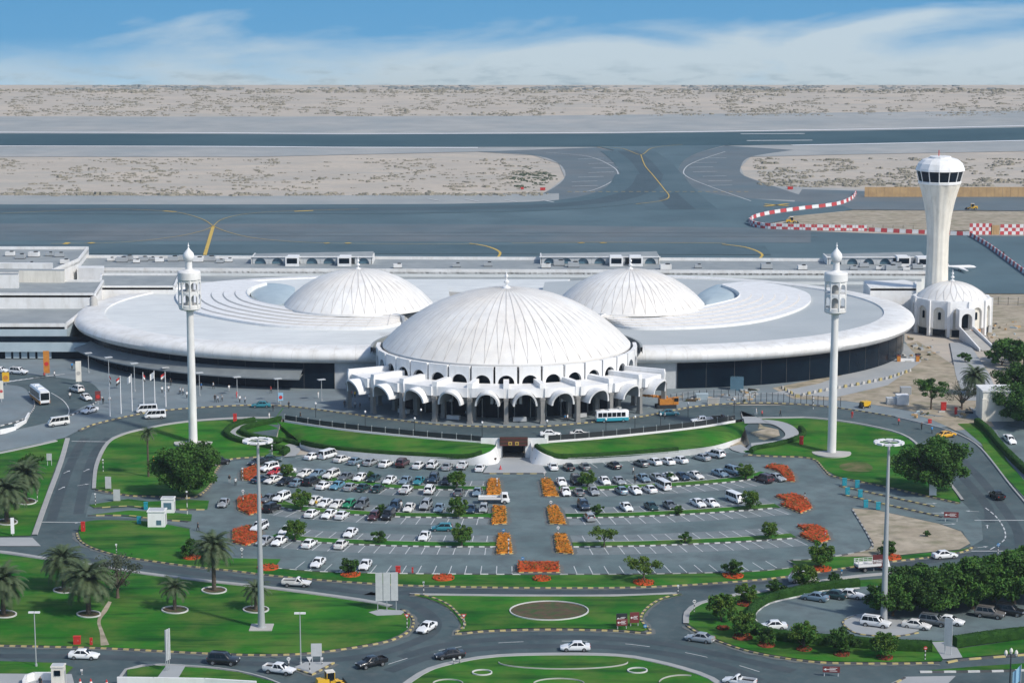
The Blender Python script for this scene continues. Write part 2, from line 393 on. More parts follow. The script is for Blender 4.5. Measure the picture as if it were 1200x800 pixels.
# airfield, far to near
sheet('graded_strip', [(-420, 136), (300, 137), (600, 136), (900, 133), (1280, 129), (1280, 151), (600, 158), (-420, 158)], 'graded', .05)
sheet('graded_strip', [(-420, 171), (300, 172), (700, 172), (700, 240), (655, 236), (640, 225), (662, 208), (655, 192), (625, 182), (560, 178), (300, 184), (-420, 184)], 'graded', .05)
sheet('graded_strip', [(800, 172), (1280, 163), (1280, 176), (1000, 181), (880, 184), (868, 196), (872, 206), (905, 218), (1010, 222), (1280, 219), (1280, 246), (800, 246)], 'graded', .05)
sheet('graded_strip', [(-420, 228), (300, 230), (655, 227), (655, 244), (-420, 242)], 'graded', .10)
sheet('runway', [(-420, 156), (150, 157), (400, 158), (700, 157), (1000, 153.5), (1280, 148), (1280, 163.5), (1000, 169), (700, 172.5), (400, 172.3), (150, 171), (-420, 170)], 'runway', .12)
sheet('taxiway', catmull([(700, 172), (735, 182), (748, 200), (742, 214), (715, 226), (640, 240)], 6) + catmull([(980, 240), (880, 233), (822, 224), (800, 210), (796, 196), (812, 182), (850, 170.5)], 6), 'apron', .16)
sheet('taxiway_shoulder', catmull([(560, 178), (625, 182), (655, 192), (662, 208), (640, 225), (600, 238)], 6) + [(700, 238)] + catmull([(715, 226), (742, 214), (748, 200), (735, 182), (700, 173)], 6), 'apron_light', .08)
sheet('taxiway_shoulder', catmull([(850, 171), (812, 182), (796, 196), (800, 210), (822, 224), (880, 233)], 6) + [(960, 236), (905, 218)] + catmull([(905, 218), (872, 206), (868, 196), (880, 184), (930, 176)], 6), 'apron_light', .08)
sheet('apron', [(-420, 239.5), (300, 240), (640, 239), (980, 239), (1000, 246), (900, 262), (915, 270), (1090, 276), (1280, 277), (1280, 345), (-420, 335)], 'apron', .14)
sheet('apron', [(940, 222), (1280, 232), (1280, 248), (1000, 246), (930, 238)], 'apron_light', .12)
def soft_wear(px, widths, z0=.185):
    c = [P(*q) for q in catmull(px, 8)]
    for k, (w, m) in enumerate(zip(widths, ('apron_mid', 'apron_mid', 'apron_dark', 'apron_dark'))): sheet_w('taxi_wear', offset(c, w / 2) + offset(c, -w / 2)[::-1], m, z0 + .012 * k)
soft_wear([(735, 177), (752, 190), (765, 207), (778, 225), (800, 246)], (30, 18, 11))
soft_wear([(-420, 246), (300, 246), (560, 244), (690, 238), (748, 224), (762, 205)], (34, 22, 13), .235)
soft_wear([(-420, 292), (560, 293), (900, 294)], (26, 15), .29)
sheet('apron_lane', [(-420, 262), (500, 263), (950, 268), (950, 285), (600, 284), (-420, 281)], 'apron_light', .18)
sheet('building_site_ground', [(925, 254), (1000, 247), (1280, 249), (1280, 266), (1080, 272), (915, 266)], 'dirt', .2)
sheet('building_site_ground', [(1140, 345), (1280, 345), (1280, 440), (1190, 430), (1160, 400)], 'dirt', .1)
lines('runway_marking', [[P(*p) for p in catmull(q, 6)] for q in ([(-420, 155), (150, 155.7), (400, 157), (700, 156), (1000, 152), (1280, 146)], [(-420, 171.3), (200, 172), (400, 173.2), (560, 173.6)], [(928, 170.7), (1050, 168.4), (1280, 163.5)])], 'barrier_white', 5.5, .22)
lines('runway_marking', [[P(868, 157.4), P(943, 157)], [P(875, 165.3), P(952, 164.8)]], 'white_line', 3.6, .22)
def taxi_line(pts, w=.7, m='yellow_line', dz=.34, name='taxi_marking'): lines(name, [[P(*p) for p in catmull(pts, 8)]], m, w, dz)
taxi_line([(240, 300), (250, 266)], 1.3)
taxi_line([(250, 266), (238, 258), (215, 251), (190, 248), (120, 246), (0, 251)], .32)
taxi_line([(250, 266), (260, 258), (285, 252), (330, 248.5), (420, 246)], .32)
taxi_line([(250, 266), (235, 272), (200, 279), (140, 285), (60, 286.5)], .32)
taxi_line([(250, 266), (268, 273), (300, 280), (360, 285), (440, 286.5), (560, 287)], .32)
taxi_line([(550, 286), (572, 290), (586, 297), (580, 306)], .9)
taxi_line([(600, 286), (700, 285), (850, 286)], .4)
taxi_line([(846, 287), (875, 291), (893, 299), (886, 307)], .9)
taxi_line([(751, 182), (756, 195), (766, 207), (778, 222), (784, 231), (775, 236), (745, 240)], .45)
taxi_line([(700, 172.6), (730, 175), (751, 182), (765, 174), (800, 170)], .4)
for q in ([(672, 226), (692, 224), (712, 216), (724, 206), (718, 196), (690, 184), (640, 179)], [(880, 236), (840, 222), (806, 208), (802, 199), (815, 190), (850, 178)]):
    taxi_line(q, .5, 'white_line', .2)
st = []
for i in range(7):
    t = i / 6
    y = 186 + 32 * t; xe = 700 + 24 * math.sin(math.pi * min(1, t * 1.2 + .1)); st.append([P(xe - 30, y + 1), P(xe, y)])
    xe = 826 - 22 * math.sin(math.pi * min(1, t * 1.2 + .1)); st.append([P(xe + 4, y), P(xe + 32, y - .5)])
st += [[P(500 + k * 45, 233 + k * .6), P(516 + k * 45, 236 + k * .6)] for k in range(4)]
lines('taxi_marking', st, 'white_line', .9, .24)
lines('taxi_marking', [[P(896, 240), P(924, 242)], [P(924, 239.5), P(896, 242.5)], [P(76, 287), P(80, 285)], [P(104, 286), P(110, 285)], [P(192, 248), P(206, 249)], [P(345, 248.5), P(367, 247.5)], [P(380, 286), P(386, 285.5)], [P(405, 286), P(411, 285.5)], [P(678, 285.5), P(684, 285)], [P(704, 285.5), P(710, 285)]], 'yellow_line', 2, .3)
lines('apron_seam', [[P(-420, 272), P(500, 273), P(960, 274)], [P(-420, 276), P(500, 277), P(960, 278)], [P(40, 274), P(58, 274)], [P(340, 275), P(358, 275)], [P(616, 274.5), P(636, 274.5)]], 'apron_light', .7, .24)
lines('taxi_marking', [[P(665 + i * 9, 225.2), P(670 + i * 9, 225.2)] for i in range(24)], 'yellow_line', .8, .26)

# ------------------------------------------------------------------ roads and pavements on the land side
def road_w(name, pts, m, dz): sheet_w(name, pts, m, dz)

road_w('ring_road', [V((-260, 250, 0)), V((-52, 250, 0)), V((-52, 460, 0)), V((-52, 488, 0)), V((-52, 500, 0)), V((-260, 500, 0))], 'asphalt', 0)
road_w('ring_road', [V((52, 250, 0)), V((260, 250, 0)), V((260, 500, 0)), V((52, 500, 0)), V((52, 460, 0))], 'asphalt', 0)
road_w('ring_road', [V((-52, 250, 0)), V((52, 250, 0)), V((52, 458, 0)), V((-52, 458, 0))], 'asphalt', 0)
edge = [V((x, yfence(x), ZT)) for x in [-52 + 4 * k for k in range(27)]]
road_w('forecourt_road', [V((-52, 500, ZT))] + edge + [V((52, 500, ZT))], 'asphalt', 0)
KU = [(76, 513), (92, 505), (112, 497), (155, 487), (195, 481), (240, 477.5), (295, 475), (340, 476.5), (400, 484), (460, 492), (525, 498.5), (600, 500.5), (650, 499), (740, 490), (772, 484.5), (812, 477), (860, 473), (900, 472.5), (950, 475), (995, 480), (1050, 489), (1100, 501), (1125, 510), (1150, 526), (1185, 570), (1215, 605)]
KUs = catmull(KU, 5)
sheet('forecourt_paving', KUs[:len(KUs) - 20] + [(1130, 500), (1100, 440), (1060, 400), (1060, 372), (60, 372), (-60, 430), (-60, 545), (0, 529)], 'paving', .10)
kerb(KU[1:21], ('kerb_black', 'kerb_yellow'), .9)
kerb(KU[20:], ('kerb_grey',), 3)
# the drop-off loop for coaches on the far side of the flagpoles
sheet('coach_road', catmull([(-40, 520), (10, 506), (60, 494), (95, 478), (118, 466), (108, 450), (85, 445), (40, 440), (-40, 436)], 5) + catmull([(-40, 450), (20, 452), (36, 464), (40, 478), (20, 494), (-40, 505)], 5), 'asphalt', .16)
kerb([(-40, 508), (20, 495), (38, 482), (40, 470), (34, 460)], ('kerb_white', 'kerb_black'), 1.0, .3, .2, base=.14)
kerb([(70, 492), (100, 480), (120, 466)], ('kerb_black', 'kerb_white'), 1.0, .3, .2, base=.1)
lines('crosswalk', [[P(2 + i * 6.2, 449.6 - i * .95), P(14 + i * 6.2, 446.6 - i * .75)] for i in range(11)], 'white_line', .5, .2)
lines('road_marking', [[P(*p) for p in catmull([(60, 461), (74, 470), (81, 481), (78, 490)], 6)]], 'white_line', .2, .2)
sheet('parking_island', [(-40, 452), (22, 453), (35, 465), (38, 478), (18, 493), (-40, 506)], 'paving', .18)
# pale curving footpath edges and the works yard on the right of the forecourt
sheet('works_yard', [(905, 455), (950, 446), (1010, 432), (1040, 410), (1075, 400), (1120, 430), (1150, 470), (1130, 492), (1090, 486), (1040, 477), (990, 470), (930, 468)], 'dirt', .14)
sheet('works_yard', [(900, 462), (960, 450), (1020, 428), (1044, 398), (1062, 404), (1080, 424), (1040, 452), (980, 466)], 'paving_pale', .17, 0)
sheet('ramp_path', [(1113, 402), (1135, 402), (1160, 440), (1172, 470), (1130, 470), (1120, 440)], 'paving_pale', .2)
sheet('east_pavement', [(1104, 498), (1128, 508), (1152, 524), (1190, 572), (1260, 650), (1300, 650), (1300, 480), (1180, 470), (1140, 480)], 'paving', .1)
sheet('side_road', [(1168, 505), (1180, 498), (1280, 520), (1280, 590), (1230, 570), (1190, 540)], 'asphalt_old', .14)
sheet('bare_verge', [(1076, 487), (1130, 490), (1160, 492), (1165, 500), (1120, 505)], 'dirt', .13)
sheet('lawn', [(1122, 497), (1148, 496), (1172, 525), (1180, 540), (1210, 575), (1200, 582), (1165, 545), (1150, 520)], 'grass', .16)

# ------------------------------------------------------------------ car park
CP = [(250, 563), (258, 551), (268, 541), (300, 537), (345, 533), (400, 533), (470, 538), (545, 543), (570, 546), (640, 546), (700, 541), (780, 530), (850, 524), (890, 530), (950, 538), (967, 552), (976, 564), (990, 588), (998, 596), (1022, 636), (1016, 645), (980, 651), (945, 656), (930, 664), (880, 669), (800, 671.5), (600, 672.5), (440, 671), (370, 669), (322, 665), (329, 655), (272, 654), (225, 645), (222, 620), (240, 600), (238, 585)]
sheet('car_park', CP, 'asphalt_old', .03)
sheet('exit_lane', [(970, 560), (1032, 568), (1080, 577), (1128, 588), (1150, 610), (1152, 632), (1138, 640), (1128, 622), (1100, 613), (1026, 597), (994, 595), (976, 580)], 'asphalt_old', .028)
sheet('entry_lane', [(108, 577), (150, 582), (215, 585), (245, 574), (245, 612), (222, 618), (175, 608), (100, 606)], 'asphalt_old', .028)
DC = V((-1.3, 515, 0))                      # the car park is laid out in rings about the main dome
def arcw(px, n=40):
    c = catmull(px, 8); return [P(*p) for p in c]
MED = [  # strips of grass between facing bays
    ([(318, 556), (380, 563.5), (460, 572.5), (520, 574), (569, 574.5)], 'l'), ([(318, 590), (345, 598), (416, 603.5), (475, 606), (577, 607)], 'l'), ([(316, 629), (348, 634), (384, 636.5), (440, 639), (500, 640.5), (581, 641)], 'l'),
    ([(656, 575), (710, 574), (796, 570), (850, 565.6), (878, 562), (905, 556)], 'r'), ([(664, 607), (730, 606), (810, 602.5), (868, 598.6), (915, 595)], 'r'), ([(672, 641), (744, 640), (802, 638), (862, 635.4), (934, 630.5)], 'r')]
for px, sd_ in MED:
    w = arcw(px); far = offset(w, 3.2)
    o = sheet_w('median_lawn', w + far[::-1], 'grass', .16)
    kerb_w(w, ('kerb_white', 'kerb_black'), 1.0, .4, .2, name='median_kerb')
    kerb_w(far, ('kerb_grey',), 2, .3, .2, name='median_kerb')
    for c_, d0, d1 in ((w, -.3, -5.3), (far, .3, 5.2)): sheet_w('parking_bays', offset(c_, d0) + offset(c_, d1)[::-1], 'bay', .036)
    # stall lines on both sides of the strip, pointing at the dome
    segs = []; pts = resample(w, 2.75)
    for p in pts[1:]:
        d = (DC - p); d.z = 0; d.normalize()
        segs.append([p - d * .4, p - d * 5.2]); q = p + d * 3.4; segs.append([q, q + d * 4.6])
    lines('stall_marking', segs, 'white_line', .14, .045)
for px in ([(345, 667), (372, 670), (440, 672), (600, 673), (606, 673)], [(658, 673), (760, 672.5), (880, 669.5), (925, 664)]):
    pts = resample(arcw(px), 2.75); segs = []
    for p in pts:
        d = (DC - p); d.z = 0; d.normalize(); segs.append([p + d * .6, p + d * 5.4])
    lines('stall_marking', segs, 'white_line', .14, .045)
for px in ([(352, 530.5), (400, 535.5), (450, 540), (500, 542.5), (560, 545.5)], [(648, 545), (710, 540.5), (775, 532.5), (842, 525)]):
    pts = resample(arcw(px), 2.75); segs = []
    for p in pts:
        d = (DC - p); d.z = 0; d.normalize(); segs.append([p - d * .3, p - d * 5.0])
    lines('stall_marking', segs, 'white_line', .14, .045)
lines('road_marking', [[P(1000 + 0, 0 + 0 + 609), P(1000, 609)]], 'white_line', .1, .03) if 0 else None

# ------------------------------------------------------------------ lawns and kerbs
def lawn(px, kerbs=(), m='grass', smooth=0, name='lawn', dz=.14):
    return sheet(name, px, m, dz, smooth)
L1 = [(-60, 542), (0, 529.5), (40, 521), (76, 514), (66, 545), (50, 590), (36, 628), (-60, 630)]
lawn(L1); kerb([(79, 514), (70, 545), (54, 588), (40, 628)], ('kerb_grey',), 3, 1.1, .2, smooth=4)
kerb([(66, 516.5), (40, 522.5), (0, 531), (-60, 543)], ('kerb_grey',), 3, 1.5, .2)
sheet('pavement', [(-60, 630), (38, 630), (48, 640), (-60, 640)], 'paving_pale', .1)
L5 = catmull([(112, 572), (116, 545), (128, 520), (146, 510), (165, 505), (200, 498), (240, 494), (290, 491.5), (322, 491.5)], 5) + [(332, 493), (334, 500), (350, 518), (342, 528), (328, 534.5)] + catmull([(300, 535), (266, 539), (252, 552), (245, 568), (232, 579), (217, 582.5), (175, 580.5), (150, 579.5), (112, 573)], 4)
lawn(L5)
kerb([(110, 573), (113, 545), (126, 519), (146, 508), (165, 503.5), (200, 496.5), (240, 492), (290, 489.5), (330, 490)], ('kerb_grey',), 3, .9, .22)
kerb([(112, 574.5), (150, 581), (175, 582), (217, 584), (233, 581), (246, 569), (253, 552), (266, 539.5), (300, 536), (328, 535.5)], ('kerb_black', 'kerb_yellow'), .9)
# grass slivers between the entry lanes
lawn([(104, 592), (150, 585), (175, 588), (222, 586), (245, 587), (243, 597), (180, 597), (150, 594), (112, 596)]); kerb([(110, 596), (150, 593.5), (185, 597), (242, 597.5)], smooth=4)
lawn([(102, 604), (150, 598.5), (190, 600), (225, 603), (224, 611), (180, 608), (140, 604.5)]); kerb([(103, 604.5), (150, 604.5), (180, 608.5), (226, 612)], smooth=4)
# the long lawn below the car park
LS = catmull([(92, 624), (95, 614), (112, 610), (140, 610), (175, 611.5), (222, 620)], 4) + [(224, 640), (232, 646), (272, 654.5), (329, 655.5), (321, 666)] + catmull([(372, 670.5), (440, 672.5), (600, 674), (760, 673.5), (880, 670.5), (932, 665)], 5) + [(924, 657.5), (945, 657), (980, 652.5), (1010, 653)] + catmull([(1040, 653), (1090, 648), (1120, 645.5), (1138, 641)], 4) + catmull([(1128, 646), (1092, 652), (1040, 658), (1000, 663.5), (960, 669.5), (922, 675), (880, 679.5), (794, 685.5), (720, 688), (600, 688), (480, 685.5), (440, 683.5), (368, 678.5), (316, 673.5), (275, 668.5), (227, 663.5), (175, 656.5), (140, 650.5), (110, 641.5), (96, 634)], 4)
lawn(LS)
kerb([(90, 624), (93, 633), (108, 642.5), (140, 651.8), (175, 657.5), (227, 664.5), (275, 669.5), (316, 674.5), (368, 679.5), (440, 684.5), (480, 686.5), (600, 689), (720, 689), (794, 686.5), (880, 680.5), (922, 676), (960, 670.5), (1000, 664.5), (1040, 659), (1092, 653), (1128, 647), (1142, 640)], ('kerb_black', 'kerb_yellow'), .9)
kerb([(322, 666), (372, 669.8), (440, 671.8), (600, 673.2), (607, 673.2)], ('kerb_white', 'kerb_black'), 1.4, .3, .18)
kerb([(656, 673.2), (760, 672.8), (880, 669.8), (932, 664.4), (923, 657), (945, 656.3), (980, 651.5), (1016, 645), (1022, 637), (998, 596)], ('kerb_grey', 'kerb_black'), 1.4, .35, .2, smooth=3)
sheet('bare_verge', [(999, 596), (1026, 598), (1100, 614), (1126, 623), (1137, 637), (1124, 644), (1090, 647), (1040, 652), (985, 652.5), (1017, 645), (1024, 637)], 'dirt', .13)
L4 = catmull([(893, 491), (920, 491), (950, 491), (1000, 497), (1050, 508), (1072, 521), (1090, 545), (1112, 568), (1126, 589)], 5) + [(1080, 579), (1036, 569), (980, 558)] + catmull([(966, 550), (950, 536.5), (900, 533.5), (872, 531.5)], 4) + [(868, 529), (890, 526.5), (920, 521), (938, 509), (925, 496.5), (893, 492)]
lawn(L4)
lawn([(985, 545), (1010, 542), (1022, 547), (1018, 553), (990, 552)], m='grass_worn', smooth=5, dz=.17)
kerb([(880, 490), (920, 489.5), (950, 489.5), (1000, 495.5), (1050, 506.5), (1074, 520), (1092, 545), (1114, 568), (1130, 589)], ('kerb_grey',), 3, .7, .22)
kerb([(872, 533), (900, 535), (950, 537.5), (967, 551.5), (978, 559), (1036, 570.5), (1080, 580.5), (1127, 591)], ('kerb_black', 'kerb_yellow'), .9)
kerb([(984, 570), (1040, 582), (1098, 595)], ('kerb_black', 'kerb_yellow'), .9, .6, .25)
kerb([(988, 580), (1040, 592), (1108, 607)], ('kerb_black', 'kerb_yellow'), .9, .6, .25)
# curling footpaths at the two ends of the banks
sheet('footpath', catmull([(346, 535), (352, 528), (345, 521), (318, 518), (290, 514), (277, 509), (280, 503), (296, 497.5), (318, 495)], 5) + catmull([(322, 492.5), (292, 495), (270, 502), (262, 509), (272, 516), (296, 521), (330, 525), (338, 530), (333, 536)], 5), 'paving_pale', .2)
sheet('footpath', catmull([(868, 497), (900, 497), (915, 503), (920, 511), (908, 517), (880, 520), (856, 524), (858, 528)], 5) + catmull([(872, 531), (878, 526), (908, 522), (934, 512), (932, 502), (912, 494), (870, 491)], 5), 'paving_pale', .2)
sheet('bare_verge', [(868, 500), (895, 500), (912, 504), (914, 511), (900, 515), (872, 518), (855, 523), (846, 521), (862, 514), (872, 508)], 'dirt', .17)
# big lawn, lower left
L6 = [(-60, 646), (0, 649), (60, 657.5), (110, 664.5), (170, 674), (240, 682.5), (310, 690), (380, 699), (440, 708)] + catmull([(468, 715.5), (480, 725), (478, 737), (461, 747), (438, 753.5), (380, 762.5), (320, 766.5), (240, 764.5), (120, 758.5), (0, 755.5)], 5) + [(-60, 754)]
lawn(L6)
kerb([(-60, 643.5), (0, 646.5), (60, 655.5), (110, 662.5), (170, 672), (240, 680.5), (310, 688), (380, 697), (440, 706), (470, 714)], ('kerb_grey',), 3, 1.2, .2)
kerb([(470, 714), (484, 725), (481, 738.5), (463, 749), (440, 755), (380, 764), (320, 768), (240, 766), (120, 760), (0, 757), (-60, 755.5)], ('kerb_black', 'kerb_yellow'), .9)
lawn([(-60, 774), (0, 775), (68, 777), (86, 782), (78, 790), (-60, 789)]); sheet('pavement', [(-60, 789), (84, 790), (90, 812), (-60, 815)], 'paving_pale', .12)
lawn([(149, 785), (180, 780), (240, 783), (280, 788), (320, 799), (345, 815), (150, 815)]); kerb([(140, 800), (147, 785), (180, 779), (240, 782), (280, 787), (320, 798), (350, 815)], ('kerb_grey',), 3)
sheet('pavement', [(180, 800), (196, 779), (218, 780), (206, 800)], 'paving_pale', .16)
L9 = [(486, 698), (600, 699.3), (720, 699.3), (790, 696.5)] + catmull([(800, 697), (776, 703), (759, 715), (753, 727), (760, 738)], 5) + catmull([(752, 740), (720, 737.5), (640, 736), (570, 738), (536, 741)], 5) + catmull([(541, 733), (534, 721), (520, 709), (499, 700.5)], 5)
lawn(L9)
kerb([(480, 697), (499, 698.5), (523, 707.5), (537, 720), (545, 733), (534, 743), (570, 740), (640, 738), (720, 739.5), (762, 742), (751, 727), (757, 714), (775, 702), (800, 695.5)], ('kerb_black', 'kerb_yellow'), .9, .45, .24, smooth=4)
kerb([(480, 696.5), (600, 698), (720, 698), (800, 695)], ('kerb_grey',), 3, .9, .2)
lawn(catmull([(470, 812), (500, 789), (530, 779), (576, 771), (640, 768.5), (720, 769.5), (760, 775.5), (800, 785.5), (832, 797), (850, 815), (800, 840), (660, 850), (520, 840)], 6, True))
kerb([(462, 812), (497, 787.5), (530, 777), (576, 769.5), (640, 767), (720, 768), (762, 774), (802, 784), (835, 796), (858, 815)], ('kerb_grey',), 3, 1.3, .22)
L11 = catmull([(808, 716), (816, 710), (830, 706), (862, 699), (895, 694.5), (930, 688), (965, 683)], 4) + [(1300, 660), (1300, 735), (1200, 741), (1108, 752), (1104, 775)] + catmull([(1040, 776), (960, 774.5), (900, 766.5), (860, 756.5), (822, 741), (806, 731)], 4)
lawn(L11)
kerb([(804, 731), (805, 718), (816, 709), (832, 704), (862, 697), (900, 692), (960, 681.5), (1007, 675), (1100, 668), (1300, 655)], ('kerb_grey',), 3, 1.1, .22)
kerb([(804, 733), (820, 743), (860, 758.5), (900, 768.5), (960, 776.5), (1040, 778), (1104, 777)], ('kerb_black', 'kerb_yellow'), .9)
sheet('visitor_car_park', catmull([(885, 724), (890, 715), (905, 707), (938, 699.5), (965, 693)], 5) + [(1010, 688), (1080, 684), (1300, 668), (1300, 733), (1200, 739), (1116, 751), (1092, 752)] + catmull([(1040, 750), (990, 746), (940, 744.5), (908, 741), (891, 734)], 4), 'asphalt_old', .17)
kerb([(1007, 690), (965, 693.5), (938, 699.5), (905, 707), (890, 715), (884, 724), (892, 735), (908, 741.5)], ('kerb_white', 'kerb_grey'), 1.6, .4, .2, base=.1)
sheet('parking_island', catmull([(990, 728), (1000, 722), (1030, 721), (1072, 734), (1075, 741), (1050, 746), (1010, 744), (992, 737)], 5, True), 'paving_pale', .3)
kerb([(1004, 722), (988, 729), (994, 738), (1010, 744.5), (1050, 746.5), (1078, 742)], ('kerb_black', 'kerb_yellow'), .9, .35, .2, base=.1, smooth=5)
sheet('pavement', [(1092, 753), (1117, 752), (1128, 771), (1105, 773)], 'paving_pale', .18)
lawn([(1118, 761), (1200, 749.5), (1300, 738), (1300, 756), (1200, 765), (1128, 771)]); kerb([(1110, 776.5), (1130, 773), (1200, 767.5), (1300, 758)], ('kerb_yellow', 'kerb_black'), 2)
lawn([(1080, 786.5), (1140, 781.5), (1200, 777.5), (1300, 771), (1300, 778), (1200, 784.5)]); kerb([(1078, 787.5), (1140, 787), (1200, 785.5), (1300, 780)], ('kerb_white', 'kerb_black'), 1.8)
sheet('pavement', [(1020, 812), (1060, 793), (1120, 792), (1100, 812)], 'paving_pale', .1)
kerb([(1040, 806), (1062, 793.5)], ('kerb_yellow', 'kerb_black'), 1.4)
sheet('traffic_island', [(343, 783), (358, 776), (393, 776), (366, 791)], 'paving_pale', .14); kerb([(343, 783), (366, 791), (393, 776)], ('kerb_black', 'kerb_yellow'), .9, smooth=0)
sheet('pavement', [(1100, 480), (1101, 480.5), (1102, 480)], 'paving', .1) if 0 else None
# painted road lines
def dash(px, on=3, off=4, w=.16):
    pts = resample(arcw(px), .5); n = len(pts); k = 0; segs = []; u, f = int(on / .5), int(off / .5)
    while k + u < n: segs.append(pts[k:k + u + 1]); k += u + f
    lines('road_marking', segs, 'white_line', w, .05)
dash([(455, 778), (500, 765), (560, 755), (640, 751), (720, 753), (790, 762), (850, 775), (900, 790)], 4, 6)
dash([(1155, 595), (1167, 605), (1176, 618), (1178, 630), (1170, 638), (1158, 645)], 2, 1.4, .25)
lines('road_marking', [[P(1142, 609.5), P(1230, 609.5)], [P(1130, 645.5), P(1183, 645.5)], [P(48, 611.5), P(96, 612)], [P(84, 517), P(126, 517.5)], [P(88, 613), P(92, 612)]], 'white_line', .35, .05)
def wear(px, w, name='worn_lane', dz=.012):
    c = arcw(px); sheet_w(name, offset(c, w / 2) + offset(c, -w / 2)[::-1], 'asphalt_worn', dz)
for q in ([(455, 786), (500, 770), (560, 760), (640, 756.5), (720, 758), (790, 767), (850, 781), (890, 797)], [(470, 770), (520, 755.5), (580, 748.5), (640, 746), (720, 748), (790, 756), (850, 768), (930, 786)], [(-60, 768), (100, 769), (250, 775), (330, 777), (430, 768), (490, 750), (510, 733), (497, 715), (470, 704), (430, 695)], [(60, 652), (110, 656), (170, 664), (240, 673), (310, 681), (370, 687), (440, 695), (520, 692), (640, 693.5), (740, 693), (830, 687), (900, 681), (980, 671), (1060, 661), (1130, 651), (1180, 640)]): wear(q, 2.2)
for q in ([(92, 602), (96, 580), (103, 552), (113, 528), (128, 513)], [(60, 610), (68, 585), (80, 550), (92, 524), (100, 513)], [(1196, 640), (1192, 620), (1172, 590), (1150, 562), (1128, 540), (1105, 518)], [(1160, 612), (1158, 595), (1140, 572), (1118, 548)]): wear(q, 2.0)
def arrow(px, py, ang, s=1.0):
    b = P(px, py); d = V((math.sin(ang), math.cos(ang), 0)); n = V((d.y, -d.x, 0)); o = []
    lines('road_arrow', [[b - d * 2 * s, b + d * 1 * s]], 'white_line', .3 * s, .05)
    q = MB(); q.face([b + d * 1 * s - n * .6 * s + V((0, 0, .05)), b + d * 1 * s + n * .6 * s + V((0, 0, .05)), b + d * 2.4 * s + V((0, 0, .05))][::-1], 'white_line'); struct(q.build('road_arrow'))
for a in ((101, 551, .3), (78, 553, .3), (97, 568, .9), (72, 572, .3), (1157, 617, .2), (1150, 641, 1.2), (1140, 599, -1.3), (1090, 590, 1.4), (1100, 601, 1.4), (1112, 614, 1.4)): arrow(*a, .62)

sheet('worn_track', catmull([(131, 706), (126, 716), (118, 728), (122, 742), (128, 756)], 5) + catmull([(118, 757), (117, 742), (114, 728), (121, 714), (127, 705)], 5), 'dirt', .16)
# flower beds: soil mounds covered with bedding plants
def bed(px, m, label, group, h=.5):
    w = wpts(px); b = MB(); c = sum(w, V((0, 0, 0))) / len(w); base = c.z; rnd = random.Random(int(px[0][0])); poly = resample(w + [w[0]], .6)
    if (poly[-1] - poly[0]).length < .3: poly.pop()
    n = len(poly); A = sum(poly[i].x * poly[(i + 1) % n].y - poly[(i + 1) % n].x * poly[i].y for i in range(n))
    if A < 0: poly.reverse()
    zt = [base + h + rnd.uniform(-.12, .12) for _ in poly]
    inn = []
    for i, p in enumerate(poly):
        d = poly[(i + 1) % n] - poly[i - 1]; d.z = 0; d.normalize(); inn.append(p + V((-d.y, d.x, 0)) * rnd.uniform(.15, .4))
    b.grid([[V((p.x, p.y, base + .05)) for p in poly + poly[:1]], [V((p.x, p.y, z)) for p, z in zip(inn + inn[:1], zt + zt[:1])]], m); b.face([V((p.x, p.y, z)) for p, z in zip(inn, zt)], m)
    def inside(x, y):
        r = False
        for i in range(n):
            p, q = poly[i], poly[i - 1]
            if (p.y > y) != (q.y > y) and x < (q.x - p.x) * (y - p.y) / (q.y - p.y) + p.x: r = not r
        return r
    x0, x1, y0, y1 = min(p.x for p in poly), max(p.x for p in poly), min(p.y for p in poly), max(p.y for p in poly)
    for _ in range(int((x1 - x0) * (y1 - y0) * 16)):
        x, y = rnd.uniform(x0, x1), rnd.uniform(y0, y1)
        if not inside(x, y): continue
        s = rnd.uniform(.12, .28); z = base + h + rnd.uniform(-.02, .16); a = rnd.uniform(0, 6.3); mm = m if rnd.random() < .74 else rnd.choice(['leaf', 'leaf_dark', 'soil'])
        b.face([(x + s * math.cos(a + q * 2.1), y + s * math.sin(a + q * 2.1), z + rnd.uniform(-.1, .1)) for q in range(3)], mm)
    o = b.build('flower_bed'); tag(o, label, 'flower bed', group)
    kerb_w([V((p.x, p.y, base)) for p in w] + [V((w[0].x, w[0].y, base))], ('kerb_black', 'kerb_yellow'), .8, .3, .2)
GO = 'orange beds beside the central walkway'; GR = 'red beds closing the ends of the parking rows'
for pts, l in (([(572, 563), (585, 563), (588, 580), (570, 581)], 'orange flower bed left of the walkway, first from the terminal'), ([(578, 594), (593, 595), (594, 614), (576, 615)], 'orange flower bed left of the walkway, second from the terminal'), ([(583, 627), (597, 627), (601, 649), (581.6, 650)], 'orange flower bed left of the walkway, third from the terminal'),
               ([(633.6, 563), (645, 562), (655, 582), (637, 582)], 'orange flower bed right of the walkway, first from the terminal'), ([(641, 594), (654, 594), (663.6, 615), (644, 614)], 'orange flower bed right of the walkway, second from the terminal'), ([(649, 627), (663, 627), (672, 649.6), (652, 648)], 'orange flower bed right of the walkway, third from the terminal')):
    bed(pts, 'flower_orange', l, GO)
bed([(607, 662), (655, 662), (656, 671), (606, 671)], 'flower_red', 'long red flower bed at the bottom end of the walkway', 'red beds of the car park', .8)
